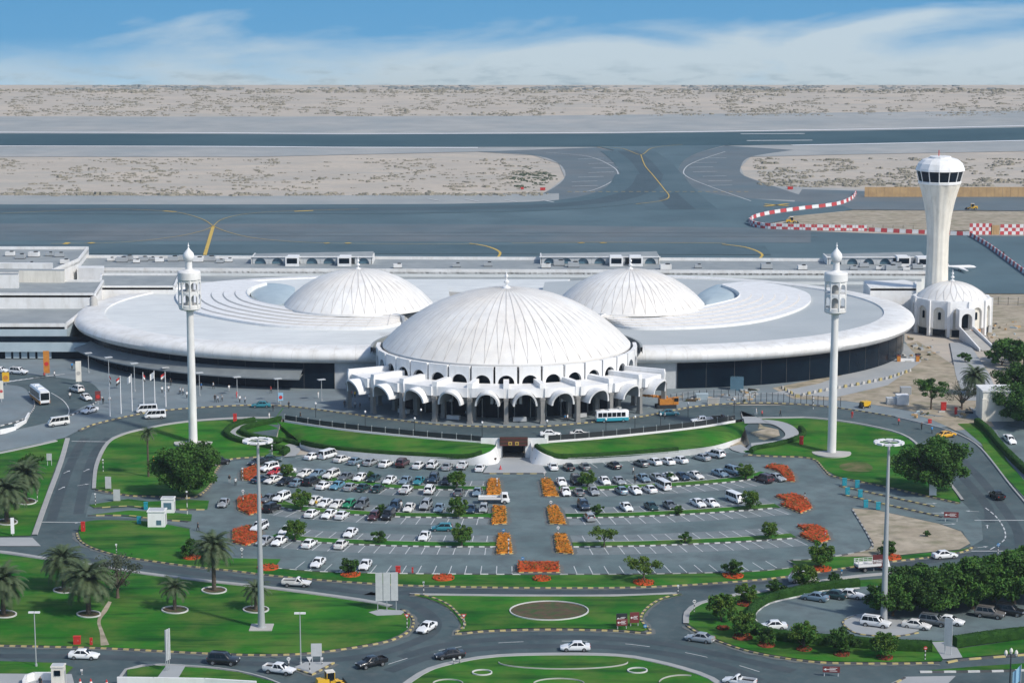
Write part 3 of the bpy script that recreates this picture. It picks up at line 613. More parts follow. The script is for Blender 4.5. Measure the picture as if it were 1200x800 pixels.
for pts, l in (([(283, 552), (300, 546.5), (306, 548), (304, 558), (292, 564), (283, 562)], 'red flower bed at the left edge of car park, nearest the terminal'), ([(278, 586), (290, 581), (307, 582), (306, 600), (292, 604), (279, 598)], 'red flower bed at the left edge of car park, middle one of three'), ([(273, 622), (292, 617), (307, 624), (305, 634), (288, 640), (272, 636)], 'red flower bed at the left edge of car park, lowest of three'),
               ([(896, 548), (906, 545), (922, 548), (930, 557), (932, 565), (919, 564), (916, 557), (910, 552)], 'red flower bed at the right edge of car park, nearest the terminal'), ([(908, 582), (930, 580), (944, 584), (952, 596), (938, 602), (914, 592), (922, 588)], 'red flower bed at the right edge of car park, middle one of three'), ([(934, 617), (958, 616.5), (968, 622), (973, 633), (958, 638), (936, 628), (946, 624)], 'red flower bed at the right edge of car park, lowest of three')):
    bed(pts, 'flower_red', l, GR)
def ringbed(px, py, rx, m, label, h=.35, grp='round beds on the strip of lawn'):
    c = P(px, py); b = MB(); rnd = random.Random(int(px)); n = 22
    b.lathe([(rx, .14), (rx * .97, h), (rx * .6, h * 1.2), (.05, h * 1.25)], m, c, n)
    for _ in range(60):
        a = rnd.uniform(0, 6.3); r = rx * math.sqrt(rnd.random()); b.box((c.x + r * math.cos(a), c.y + r * math.sin(a), c.z + h * 1.15), (.2, .2, .25), m if rnd.random() < .7 else 'leaf_dark', a)
    tag(b.build('flower_bed'), label, 'flower bed', grp)
ringbed(519.5, 678, 1.9, 'flower_red', 'small round red flower bed on the long lawn, left of the walkway axis'); ringbed(635, 679, 1.6, 'flower_red', 'small round red flower bed just below the long red bed')
ringbed(314, 666, 1.9, 'flower_red', 'small round red flower bed beside the tall left lamp mast')
# big round planting beds in the lawns, each inside a white edging ring
def plant_ring(px, py, rx, ry, label, m='soil', w=.18, arc=(0, 2 * math.pi)):
    n = 56; pts = [P(px + rx * math.cos(arc[0] + (arc[1] - arc[0]) * i / n), py - ry * math.sin(arc[0] + (arc[1] - arc[0]) * i / n)) for i in range(n + 1)]
    b = MB()
    if m: 
        b.face([p + V((0, 0, .16)) for p in pts[:-1]], m)
    inn = offset(pts, w)
    up = V((0, 0, .32))
    b.grid([[p + V((0, 0, .1)) for p in pts], [p + up for p in pts], [p + up for p in inn], [p + V((0, 0, .1)) for p in inn]], 'kerb_white' if m or w > .12 else 'concrete')
    tag(b.build('planting_bed'), label, 'planting bed', 'edged beds in the lawns')
plant_ring(643.5, 716.5, 46.5, 11.3, 'large oval bed of bare soil edged in white on the central lawn')
plant_ring(565, 789, 12, 3.3, 'small round grass bed edged in white on the roundabout, left one', None)
plant_ring(747, 786.5, 12, 3.3, 'small round grass bed edged in white on the roundabout, right one', None)
plant_ring(660, 777, 76, 8, 'long crescent shaped white edging on the roundabout lawn', None, .11, (math.pi, 2 * math.pi))
plant_ring(655, 802, 30, 6, 'curved white edging at the bottom of the roundabout lawn', None, .11, (0, math.pi))
plant_ring(525, 802, 18, 5, 'short curved white edging low on the left of the roundabout', None, .11, (0, math.pi)); plant_ring(800, 801, 28, 9, 'short curved white edging low on the right of the roundabout', None, .11, (1.2, math.pi))
# ------------------------------------------------------------------ terminal
DX, DY = -1.3, 515.0
TERM = thing('airport_terminal', 'white airport terminal with three shallow domes and wide curved wing roofs', 'building', (DX, DY, ZT))
TERM.location = (0, 0, 0)
def seam_dome(name, cx, cy, zr, rad, h, nrib, parent, m='dome_white', fork=.62):
    """a spherical cap with faint facets and standing seams that fork into V shapes near the rim"""
    S = (rad * rad + h * h) / (2 * h)
    def zz(r): return zr + math.sqrt(max(0, S * S - r * r)) - (S - h)
    b = MB(); n = nrib * 4
    b.lathe([(rad, zr - .5), (rad, zr)] + [(rad * (1 - k / 40), zz(rad * (1 - k / 40))) for k in range(1, 40)] + [(.05, zz(0))], m, (cx, cy, 0), n)
    o = b.build(name, parent, 30)
    q = MB()
    def strip(pts, w):
        for (r0, a0), (r1, a1) in zip(pts, pts[1:]):
            p = [Vector((cx + r * math.cos(a), cy + r * math.sin(a), zz(r) + .16)) for r, a in ((r0, a0), (r1, a1))]
            d = (p[1] - p[0]).normalized(); s = d.cross(Vector((0, 0, 1))).normalized() * w / 2
            q.face([p[0] - s, p[1] - s, p[1] + s, p[0] + s], 'dome_rib')
    st = 2 * math.pi / nrib
    for i in range(nrib):
        a = i * st
        strip([(rad * (.05 + .065 * k), a) for k in range(15) if .05 + .065 * k <= fork] + [(rad * fork, a)], .11)
        strip([(rad * fork, a), (rad * (fork * .67 + .33), a + st * .165), (rad * (fork * .33 + .67), a + st * .33), (rad * .998, a + st * .5)], .11); strip([(rad * fork, a), (rad * (fork * .67 + .33), a - st * .165), (rad * (fork * .33 + .67), a - st * .33), (rad * .998, a - st * .5)], .11)
    q.build('roof_seam', o)
    f = MB(); z = zz(0); k = .78 if rad > 25 else .6
    f.lathe([(r_ * (k + .1), z + h_ * k) for r_, h_ in ((0, 6), (.1, 5), (.16, 4.3), (.5, 3.8), (.5, 3.5), (.18, 3.1), (.2, 2.6), (.75, 2.1), (.75, 1.7), (.22, 1.3), (.25, .8), (1, .35), (1.1, -.2))], 'white_clean', (cx, cy, 0), 14)
    f.build('finial', o, 40)
    return o
ZRIM = 15.0
RD = 29.6
seam_dome('main_dome', DX, DY, ZRIM + .2, RD, 13.2, 56, TERM)
LX, LY, RX, RY = -41.0, 577.0, 31.6, 577.0
WS, WY = 1.145, 583.5      # the wing roofs are a little wider than deep
seam_dome('rear_dome', LX, LY, 15.2, 19.8, 9.2, 42, TERM, fork=.58); seam_dome('rear_dome', RX, RY, 15.2, 19.8, 9.2, 42, TERM, fork=.58)
# gutter and drum under the main dome
b = MB(); b.lathe([(RD - .3, ZRIM - .9), (RD + 1.2, ZRIM - .9)], 'dark_metal', (DX, DY, 0), 120)
b.lathe([(RD - .6, ZT), (RD - .6, ZRIM - .3)], 'dark_glass', (DX, DY, 0), 120); b.build('drum_glazing', TERM, 40)
b = MB(); 
for a0, a1 in ((R(-5), R(62)), (R(118), R(185))):
    b = MB(); b.lathe([(RD - .2, 13.2), (RD + 2.4, 13.2)], 'dark_metal', (DX, DY, 0), 50, a0, a1); b.lathe([(RD + 2.4, 13.2), (RD + 2.4, 14.6), (RD + 2.9, 14.6), (RD + 2.9, 12.6)], 'roof_grey', (DX, DY, 0), 50, a0, a1); b.build('gutter_wall', TERM, 40)
def arch_panel(b, fr, w, zb, zt, ow, oz, th, m, n=10):
    """a wall panel with a round-headed opening. fr(u, v, z) maps width, depth and height to the world; ow opening width, oz springing height"""
    r = ow / 2; top = oz + r
    out = []; inn = []
    for i in range(n + 1):
        a = math.pi - math.pi * i / n; inn.append((r * math.cos(a), oz + r * math.sin(a)))
    inn = [(-r, zb)] + inn + [(r, zb)]
    for v, s in ((0, 1), (th, -1)):
        def F(pts): b.face([fr(u, v, z) for u, z in (pts if s > 0 else pts[::-1])], m)
        F([(-w / 2, zb), (-r, zb), (-r, oz), (-w / 2, oz)]); F([(r, zb), (w / 2, zb), (w / 2, oz), (r, oz)])
        arc = inn[1:-1]; h = len(arc) // 2
        F([(-w / 2, oz)] + [arc[0]] + arc[1:h + 1] + [(0, zt), (-w / 2, zt)]); F([(w / 2, zt), (0, zt)] + arc[h:] + [(w / 2, oz)])
    for p, q in zip(inn, inn[1:]): b.face([fr(p[0], 0, p[1]), fr(p[0], th, p[1]), fr(q[0], th, q[1]), fr(q[0], 0, q[1])], m)
    for (u0, z0), (u1, z1) in (((-w / 2, zb), (-w / 2, zt)), ((-w / 2, zt), (w / 2, zt)), ((w / 2, zt), (w / 2, zb))):
        b.face([fr(u0, 0, z0), fr(u1, 0, z1), fr(u1, th, z1), fr(u0, th, z0)], m)
def radial(cx, cy, r, a):
    """frame on a ring about (cx, cy): angle a is measured from straight towards the camera, positive to the right"""
    er = Vector((math.sin(a), -math.cos(a), 0)); et = Vector((math.cos(a), math.sin(a), 0)); c = Vector((cx, cy, 0))
    return lambda u, v, z: c + er * (r - v) + et * u + Vector((0, 0, z))
for k in range(-9, 10):
    b = MB(); arch_panel(b, radial(DX, DY, RD + 1.5, R(k * 10)), 4.9, 6.5, ZRIM - .1, 3.7, 11.2, .9, 'white_clean'); b.build('arch_panel', TERM, 30)
# entrance canopies: ten radial barrel vaults between deep fins, on a ring of columns
NB = 12.6
def rfront(a): return 37.2 + 3.2 * (a / R(57)) ** 2
def canopy(a):
    fr = radial(DX, DY, 0, a)          # u across, -v outward
    b = MB(); zs = 7.95; r0, r1 = 31.0, rfront(a); n = 18; ro, ri = 2.75, 2.35
    def vault(rr, lip):
        rows = []
        for k in range(8):
            t = k / 7; row = []
            for i in range(n + 1):
                q = math.pi * i / n; c = abs(math.cos(q)); row.append(fr(-rr * math.cos(q), -(r0 + (r1 + 2.1 - r0) * t + lip * t * (1 - c * c * 1.5)), zs + rr * math.sin(q) * 1.02 - .55 * c ** 3 * (1 - t * .2)))
            rows.append(row)
        return rows
    A, B = vault(ro, .8), vault(ri, .8)
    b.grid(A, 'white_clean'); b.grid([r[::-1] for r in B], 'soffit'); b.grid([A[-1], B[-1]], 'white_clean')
    for i in (0, n): b.grid([[r[i] for r in A], [r[i] for r in B]], 'white_clean')
    zt = 11.15
    b.face([fr(-3.05, -r0, zt), fr(-3.7, -r1, zt), fr(3.7, -r1, zt), fr(3.05, -r0, zt)], 'white_clean')
    for s in (-1, 1):
        arc = [(s * ro * math.cos(q), zs + ro * math.sin(q) * 1.02) for q in (.45, .7, .95, 1.2, 1.4, math.pi / 2)]
        b.face([fr(u, -r1, z) for u, z in ([(s * 3.7, 9.1)] + [(s * ro * .9 + s * .2, 9.1)] + arc + [(0, zt), (s * 3.7, zt)])][::s], 'white_clean')
        b.face([fr(s * 3.0, -r0, zt), fr(s * 3.7, -r1, zt), fr(s * 3.7, -r1, 9.1), fr(s * 3.0, -r0, 9.1)], 'white_clean')
    return b.build('entrance_canopy', TERM, 35)
for k in range(10): canopy(R((k - 4.5) * NB))
for k in range(-5, 6):
    fr = radial(DX, DY, 0, R(k * NB)); b = MB(); zt = 12.2; w = 1.25 if abs(k) < 5 else .7
    re = rfront(R(k * NB)) - .1; pts = [(30.9, 9.0), (re, 9.0), (re + .2, 11.2), (re, zt), (36, zt), (30.9, zt)]
    for s in (-1, 1): b.face([fr(s * w / 2, -r, z) for r, z in (pts if s > 0 else pts[::-1])], 'white_clean')
    for p, q in zip(pts, pts[1:] + pts[:1]): b.face([fr(-w / 2, -p[0], p[1]), fr(-w / 2, -q[0], q[1]), fr(w / 2, -q[0], q[1]), fr(w / 2, -p[0], p[1])], 'white_clean')
    b.build('canopy_fin', TERM, 30)
    for rr in (rfront(R(k * NB)) - .2, 33.3):
        b = MB(); p = fr(0, -rr, 0); b.box((p.x, p.y, (ZT + 9.0) / 2), (.95, .95, 9.0 - ZT), 'column', R(k * NB)); b.box((p.x, p.y, 8.7), (1.15, 1.15, .5), 'column', R(k * NB)); b.box((p.x, p.y, ZT + .35), (1.2, 1.2, .5), 'column', R(k * NB)); b.build('column', TERM)
# dark hall front behind the columns, with doors and reception pieces
b = MB()
for k in range(-8, 9):
    fr = radial(DX, DY, RD + .1, R(k * 7)); b.face([fr(-1.9, 0, ZT), fr(1.9, 0, ZT), fr(1.9, 0, 7.5), fr(-1.9, 0, 7.5)], 'dark_glass')
    b.box(tuple(fr(1.85, -.15, (ZT + 7.5) / 2)), (.18, .3, 4.5), 'concrete', R(k * 7))
b.build('hall_glazing', TERM)
for k in (-3.4, -1.6, .4, 2.3, 3.7): b = MB(); fr = radial(DX, DY, 34.5, R(k * NB)); p = fr(0, 0, ZT + .75); b.box(tuple(p), (3.0, 1.0, .9), 'sign_back', R(k * NB)); b.build('planter_wall', TERM)
# wings
WR = 66.5
def wing(cx, cy, sx):
    """sx -1 left, 1 right. A round roof with a rolled white rim on dark glass, and stepped white crescents about the rear dome"""
    # angles measured from the camera direction towards the outer side
    A0, A1 = R(-42), R(176)
    lim = R(-37.5) if sx < 0 else R(-34)
    b = MB(); prof = [(60.0, 9.9), (63.5, 9.45), (65.2, 9.6), (66.3, 10.2), (66.75, 11.1), (66.4, 12.0), (65.5, 12.65), (64.0, 12.95), (61.0, 13.1), (59.6, 13.1), (59.5, 12.7)]
    n = 110; rows = []
    for i in range(n + 1):
        a = lim + (A1 - lim) * i / n; er = Vector((sx * WS * math.sin(a), -math.cos(a), 0)); rows.append([Vector((cx, cy, 0)) + er * r + Vector((0, 0, z)) for r, z in prof])
    if sx > 0: rows = rows
    b.grid(rows, 'white')
    for i in range(0, n, 2):
        a = lim + (A1 - lim) * i / n; er = Vector((sx * WS * math.sin(a), -math.cos(a), 0)); sd_ = Vector((-er.y, er.x, 0)).normalized() * .035
        q = [Vector((cx, cy, 0)) + er * (r + .02) + Vector((0, 0, z + .02)) for r, z in prof[2:10]]
        for p0, p1 in zip(q, q[1:]): b.face([p0 - sd_, p1 - sd_, p1 + sd_, p0 + sd_], 'dome_rib')
    b.build('rolled_roof_rim', TERM, 50)
    # roof deck with fine standing seams on the inner side
    b = MB(); ring = []
    for i in range(n + 1):
        a = lim + (A1 - lim) * i / n; ring.append(Vector((cx + sx * WS * math.sin(a) * 59.55, cy - math.cos(a) * 59.55, 12.75)))
    c = Vector((cx + sx * 4, cy, 12.75)); pts = [c] + ring
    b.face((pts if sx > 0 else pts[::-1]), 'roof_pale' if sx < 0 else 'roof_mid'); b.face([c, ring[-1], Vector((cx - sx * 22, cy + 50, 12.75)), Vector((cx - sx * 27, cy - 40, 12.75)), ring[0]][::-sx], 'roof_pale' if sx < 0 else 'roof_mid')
    b.build('roof_deck', TERM)
    b = MB()
    for i in range(46):
        a = lim + R(.2) + R(.62) * i
        e = Vector((sx * WS * math.sin(a), -math.cos(a), 0)); p0 = Vector((cx, cy, 12.8)) + e * 41; p1 = Vector((cx, cy, 12.8)) + e * 59.3; s = Vector((-e.y, e.x, 0)) * .05
        b.face([p0 - s, p1 - s, p1 + s, p0 + s][::1], 'dome_rib')
    b.build('roof_seam', TERM)
    # curved glass wall under the roof
    b = MB(); rows = []
    g0 = R(1.5) if sx < 0 else R(6.5)
    for i in range(91):
        a = g0 + (A1 - g0) * i / 90; e = Vector((sx * WS * math.sin(a), -math.cos(a), 0)); rows.append([Vector((cx, cy, ZT)) + e * 64.2, Vector((cx, cy, 9.6)) + e * 64.2])
    b.grid(rows if sx > 0 else [r[::-1] for r in rows], 'dark_glass')
    for i in range(0, 91, 3):
        a = g0 + (A1 - g0) * i / 90; e = Vector((sx * WS * math.sin(a), -math.cos(a), 0)); p = Vector((cx, cy, 6.45)) + e * 64.26; b.box(tuple(p), (.08, .06, 6.9), 'kerb_black', sx * a)
    b.build('curtain_wall', TERM, 40)
    b = MB(); rows = []
    for i in range(21):
        a = lim - R(6) + (g0 - lim + R(6)) * i / 20; e = Vector((sx * WS * math.sin(a), -math.cos(a), 0)); rows.append([Vector((cx, cy, ZT)) + e * 64.1, Vector((cx, cy, 9.6)) + e * 64.1])
    b.grid(rows if sx > 0 else [r[::-1] for r in rows], 'sign_back'); b.build('side_wall', TERM, 40)
wing(LX, WY, -1); wing(RX, WY, 1)
def crescent(outer, inner, z0, z1, end=1):
    O = [P(x, y, z0) for x, y in catmull(outer, 10)]; I = [P(x, y, z1) for x, y in catmull(inner, 10)]
    def rs(c, n):
        L_ = [0]
        for a, d in zip(c, c[1:]): L_.append(L_[-1] + (d - a).length)
        out = []
        for i in range(n + 1):
            t = L_[-1] * i / n; k = max(j for j in range(len(L_)) if L_[j] <= t + 1e-9); k = min(k, len(c) - 2)
            out.append(c[k].lerp(c[k + 1], (t - L_[k]) / max(1e-9, L_[k + 1] - L_[k])))
        return out
    n = 70; O, I = rs(O, n), rs(I, n); b = MB(); rows = []; K = 6
    for i in range(n + 1):
        row = [O[i] - Vector((0, 0, z0 - 12.7))]
        for k in range(K):
            for t, dz in ((k / K, .0), ((k + .9) / K, .02)):
                p = O[i].lerp(I[i], t); p.z = z0 + (z1 - z0) * k / K + .3 + dz; row.append(p)
        q = I[i].copy(); q.z = z1 + .25; row.append(q); q = I[i].copy(); q.z = 12.9; row.append(q)
        rows.append(row)
    b.grid(rows, 'white_clean', lambda q, j: 'dome_rib' if 2 <= j < 2 * K and j % 2 == 0 else 'white_clean'); o = b.build('stepped_roof', TERM, 25)
    b = MB()
    for i in range(2, n, 3):
        p, q = O[i] + Vector((0, 0, .45)), I[i] + Vector((0, 0, .36)); d = (q - p).normalized(); s = d.cross(Vector((0, 0, 1))).normalized() * .05
        b.face([p - s, q - s, q + s, p + s], 'dome_rib')
    b.build('roof_seam', o)
crescent([(310, 331), (275, 329.5), (240, 333), (212, 341), (206, 349), (216, 360), (245, 370), (315, 381.5), (390, 385), (446, 384), (480, 376)], [(313, 332), (296, 336.5), (289, 342.5), (295, 350), (308, 354.5), (327, 358.5), (355, 362.5), (390, 365.5), (430, 366.5), (462, 368), (474, 371)], 13.1, 15.0)
crescent([(847, 333.5), (880, 331), (915, 335), (944, 343), (950, 352), (938, 362), (905, 373), (860, 380.5), (800, 384.5), (740, 384.5), (712, 377)], [(846, 334.5), (860, 339.5), (866.5, 344.5), (863, 349.5), (852, 353), (827, 358.5), (800, 362), (765, 365), (730, 365.5), (710, 368.5), (702, 371.5)], 13.1, 15.0)
# blue curved skylights at the open ends of the crescents
for pts in ([(300, 338), (316, 332), (345, 337), (338, 352), (326, 357), (306, 353), (294, 345)], [(818, 346), (838, 334.5), (850, 335), (864, 344), (858, 351), (832, 357), (824, 355)]):
    b = MB(); w = [P(x, y, 13.6) for x, y in catmull(pts, 5, True)]; c = sum(w, Vector((0, 0, 0))) / len(w)
    rows = [[c + (p - c) * k + Vector((0, 0, z)) for p in w + w[:1]] for k, z in ((1, -.8), (1, .1), (.8, .7), (.5, 1.0), (.01, 1.1))]
    b.grid(rows, 'metal_band'); b.build('skylight', TERM, 50)
# sloping metal awning and dark base under the left wing
b = MB(); rows = []
for i in range(41):
    a = R(7.5) + R(68) * i / 40; e = Vector((-WS * math.sin(a), -math.cos(a), 0)); c = Vector((LX, WY, 0)); rows.append([c + e * 64.25 + Vector((0, 0, 7.9)), c + e * 68.2 + Vector((0, 0, 6.2)), c + e * 68.2 + Vector((0, 0, 5.9)), c + e * 64.25 + Vector((0, 0, 6.6))])
b.grid([r[::-1] for r in rows], 'awning_metal'); b.build('awning', TERM, 30)
b = MB(); p = P(863, 456, ZT); b.box((p.x, p.y - 1.2, ZT + 1.6), (3.2, 2.2, 3.2), 'blue_glass', R(-8)); b.build('glass_porch', TERM)

# ------------------------------------------------------------------ annex blocks and the long pier
def pblock(b, px, z, z0, mside, mtop, par=None, pm='white', ph=.9, pw=.5):
    """a block whose roof outline, at height z, is given in the picture's pixels; par: indices of edges that carry a parapet"""
    w = [P(x, y, z) for x, y in px]; b.prism([(p.x, p.y) for p in w], z0, z, mside, mtop)
    if par:
        n = len(w); ctr = sum(w, Vector((0, 0, 0))) / n
        for i in par:
            p, q = w[i], w[(i + 1) % n]; d = (q - p); ln = d.length; d.normalize(); nn = Vector((-d.y, d.x, 0))
            if nn.dot(ctr - p) < 0: nn = -nn
            c = (p + q) / 2 + nn * pw * .5; b.box((c.x, c.y, z + ph / 2 - .3), (ln + .04, pw, ph + .6), pm, math.atan2(d.y, d.x))
ANX = thing('annex_building', 'flat roofed grey and white office annex joined to the left wing', 'building')
b = MB(); pblock(b, [(-60, 361.5), (105, 361.5), (78, 383), (-60, 383)], 11.5, ZT, 'metal_band', 'roof_grey', (2, 1)); b.build('front_block', ANX)
b = MB(); pblock(b, [(-60, 330), (122, 330), (112, 346), (-60, 346)], 15.2, ZT, 'white', 'roof_grey', (0, 1, 2), ph=.6); b.build('middle_block', ANX)
b = MB(); pblock(b, [(118, 322.5), (211, 322.5), (205, 337), (116, 337)], 14.4, ZT, 'white', 'roof_grey', (0, 1, 2, 3), ph=.5); b.build('side_block', ANX)
b = MB(); pblock(b, [(-60, 320), (22, 320), (21, 322), (-60, 322)], 19, 14, 'white', 'roof_grey'); pblock(b, [(22, 315), (76, 315.5), (75, 317.5), (22, 317)], 18.6, 14, 'cream', 'roof_grey'); b.build('penthouse', ANX)
b = MB(); pblock(b, [(-60, 292), (104, 292), (93, 306), (62, 319), (-60, 319)], 13, ZT, 'white', 'roof_grey', (0, 1, 2)); b.build('rear_block', ANX)
b = MB(); pblock(b, [(92, 311.5), (122, 311.5), (122, 314), (92, 314)], 15.4, 12, 'white', 'white'); pblock(b, [(-60, 307), (62, 308), (62, 309), (-60, 308)], 14.6, 12, 'white', 'white'); b.build('roof_wall', ANX)
def zquad(name, x0, x1, y0, y1, base_row, m, out=.15, parent=ANX):
    """a facade band on the annex front, given by its pixel rows; stands on the plane of the facade"""
    Yf = P(0, 383, 11.5).y
    def at(x, y): d = ray(x, y); t = (Yf - out) / d.y; return Vector((0, 0, CAMH)) + d * t
    b = MB(); p, q = at(x0, y0), at(x1, y1); b.box(((p.x + q.x) / 2, Yf - out, (p.z + q.z) / 2), (q.x - p.x, out * 2 + .02, p.z - q.z), m); return b.build(name, parent)
zquad('window_band', -60, 116, 394, 400.5, 0, 'dark_glass', .1)
zquad('entrance_glazing', -60, 132, 412, 430, 0, 'dark_glass', .08)
zquad('awning', -60, 128, 401.5, 411.5, 0, 'metal_band', .8)
b = MB()
for i in range(6):
    p = P(6 + i * 9.5, 424, ZT); b.box((p.x, P(0, 383, 11.5).y - .4, ZT + 1.6 + .5 * (i % 2)), (1.5, .2, 2.6 + (i % 2)), 'metal_band')
b.build('pale_panel', ANX)  # pale blue-grey metal panels of two heights before the entrance glazing
b = MB(); p = P(110, 362, 11.5); b.lathe([(.0, 3.4), (.7, 3.2), (1.1, 2.4), (1.1, -.6)], 'concrete', (P(110, 364, 11.5).x, P(110, 364, 11.5).y, 12.2), 12); b.build('vent_cowl', ANX, 40)
PIER = thing('terminal_pier', 'long low flat roofed pier between the domes and the apron', 'building')
b = MB(); pblock(b, [(90, 302), (1092, 306.5), (1092, 321), (90, 317)], 11, ZT, 'roof_pale', 'roof_grey', (0, 1, 2)); b.build('pier_block', PIER)
b = MB(); pblock(b, [(125, 319), (640, 321.5), (640, 325), (1080, 326), (1080, 330), (125, 330)], 9.5, ZT, 'roof_pale', 'roof_grey', (0,)); b.build('link_roof', PIER)
b = MB(); pblock(b, [(120, 323), (1068, 326), (1068, 352), (120, 352)], 8.6, ZT, 'white', 'roof_grey'); b.build('lower_roof', PIER)
b = MB(); pblock(b, [(455, 327), (668, 327), (648, 340), (560, 343), (505, 341)], 10.8, 8, 'white', 'roof_pale'); b.build('central_roof', PIER)
b = MB(); pblock(b, [(1012, 329), (1060, 328), (1074, 331), (1074, 338), (1020, 338)], 14, ZT, 'white_clean', 'white', (2, 3), ph=.4); b.build('end_wall', PIER)
for x0, x1, yb in ((295, 436, 309.5), (634, 772, 309.5), (970, 1085, 310)):
    # arcaded clerestory standing on the pier roof
    p, q = P(x0, yb, 11), P(x1, yb, 11); n = 7 if x1 - x0 > 120 else 6; w = (q.x - p.x) / n; y = p.y
    sub = MB()
    for i in range(n):
        cx = p.x + w * (i + .5)
        if i == n - 2: sub.box((cx, y + .5, 11.9), (w * .9, .4, 1.7), 'dark_metal'); continue
        arch_panel(sub, lambda u, v, z, cx=cx: Vector((cx + u, y + v, z)), w * .99, 11.05, 13.2, w * .66, 11.2, .4, 'sign_back')
    sub.box(((p.x + q.x) / 2, y + .2, 13.3), (q.x - p.x + 1, 1.2, .2), 'white')
    for s, xx in ((1, p.x), (-1, q.x)): sub.box((xx, y + 5, 12.1), (.4, 10, 2.3), 'white')
    o = sub.build('clerestory', PIER, 30)
    gl = MB(); gl.face([(p.x, y + .6, 11.05), (q.x, y + .6, 11.05), (q.x, y + .6, 13.15), (p.x, y + .6, 13.15)], 'blue_glass'); gl.face([(p.x, y + .6, 13.15), (q.x, y + .6, 13.15), (q.x, y + 9, 13.9), (p.x, y + 9, 13.2)], 'roof_grey'); gl.build('glazing', o)
rnd = random.Random(3)
def plantunit(px, py, z, k, label):
    p = P(px, py, z); t = thing('air_handling_unit', label, 'machine', tuple(p), rnd.uniform(-.1, .1), 'machines on the flat roofs'); b = MB()
    s = rnd.uniform(1.2, 2.2); b.box((0, 0, s * .35 + .15), (s * 1.6, s, s * .7), 'grey_metal' if k % 3 else 'white'); b.box((0, 0, .1), (s * 1.7, s * 1.1, .2), 'dark_metal'); b.build('casing', t)
    b = MB(); b.lathe([(s * .36, 0), (s * .36, .25), (s * .3, .25), (s * .28, .1), (0, .1)], 'dark_metal', (s * .3, 0, s * .7 + .15), 12); b.build('fan', t)
UN = [('grey roof machine on the annex rear roof, %s', 13, [(12, 300), (24, 303), (40, 301), (58, 300), (70, 301), (76, 309), (36, 311)]), ('grey roof machine on the pier behind the left wing, %s', 11, [(130, 306), (143, 307), (150, 305), (160, 308), (168, 306), (178, 305), (187, 307), (203, 306), (216, 305), (232, 307), (246, 306), (258, 308), (268, 307)]),
      ('roof machine on the pier between the rear domes, %s', 11, [(466, 314), (535, 313), (572, 312), (640, 314), (655, 311), (672, 313)]), ('roof machine on the pier behind the right wing, %s', 11, [(780, 316), (818, 314), (898, 315), (940, 316), (1000, 316), (1012, 313), (1030, 316), (1044, 317), (1050, 313), (1062, 317), (1075, 315)])]
ORD = ['first', 'second', 'third', 'fourth', 'fifth', 'sixth', 'seventh', 'eighth', 'ninth', 'tenth', 'eleventh', 'twelfth', 'thirteenth', 'fourteenth', 'fifteenth', 'sixteenth', 'seventeenth', 'eighteenth', 'nineteenth', 'twentieth', '21st', '22nd', '23rd', '24th', '25th', '26th', '27th', '28th', '29th', '30th'] + ['%dth' % i for i in range(31, 200)]
for l, z, q in UN:
    for i, (x, y) in enumerate(sorted(q)): plantunit(x, y, z, i, l % (ORD[i] + ' from the left'))
# white jet way heads beside the clerestories
for i, (x, y) in enumerate([(343, 311), (404, 311), (722, 311), (745, 311), (1058, 311), (1082, 312)]):
    p = P(x, y, 11); t = thing('boarding_bridge', 'white boarding bridge cabin on the pier roof edge, %s from the left' % ORD[i], 'boarding bridge', tuple(p), 0, 'boarding bridges along the pier'); b = MB()
    b.box((0, 1.5, 1.6), (3.6, 6, 2.4), 'white_clean'); b.box((0, -1.2, 1.5), (4.2, 1.6, 3.0), 'white_clean'); b.build('cabin', t); b = MB(); b.box((0, -2.05, 1.7), (3.2, .12, 1.6), 'dark_glass'); b.build('window', t)

# ------------------------------------------------------------------ control tower
TX, TY = 123.2, 605.0
tb = thing('domed_rotunda', 'white domed twelve sided building at the foot of the control tower', 'building', (TX, TY, ZT))
n = 12; RB = 10.6
b = MB(); b.lathe([(RB - .3, 0), (RB - .3, 9.4)], 'cream', n=n, a0=R(15), a1=R(375)); b.lathe([(RB - .1, 9.3), (RB + .25, 9.3), (RB + .25, 9.9), (RB - .5, 9.9), (RB - .7, 9.6)], 'white_clean', n=n, a0=R(15), a1=R(375)); b.build('wall', tb)
o = seam_dome('dome', 0, 0, 9.5, RB - .6, 4.6, 24, tb, fork=.7)
w = 2 * RB * math.sin(math.pi / n)
for k in range(n):
    a = R(k * 30)
    b = MB(); fr = radial(0, 0, RB * math.cos(math.pi / n) + .35, a); arch_panel(b, fr, w * .97, 2.2, 9.6, w * .62, 6.4, .55, 'white_clean'); b.build('arched_bay', tb, 30)
    b = MB(); fr2 = radial(0, 0, RB * math.cos(math.pi / n) - .1, a); arch_panel(b, fr2, .85, 4.6, 6.6, .8, 6.2, .05, 'dark_glass') ; b.face([fr2(-.42, -.03, 4.6), fr2(.42, -.03, 4.6), fr2(.42, -.03, 6.4), fr2(0, -.03, 6.8), fr2(-.42, -.03, 6.4)], 'dark_glass'); b.build('window', tb)
    b = MB(); fr3 = radial(0, 0, RB + .25, a + R(15)); b.box(tuple(fr3(0, 0, 4.9)), (.8, .9, 9.8), 'white_clean', a + R(15)); b.build('pier', tb)
    b = MB(); b.face([fr2(-1.8, -.02, .1), fr2(1.8, -.02, .1), fr2(1.8, -.02, 1.9), fr2(-1.8, -.02, 1.9)], 'dark_glass' if k != 1 else 'orange'); b.build('ground_floor_opening', tb)
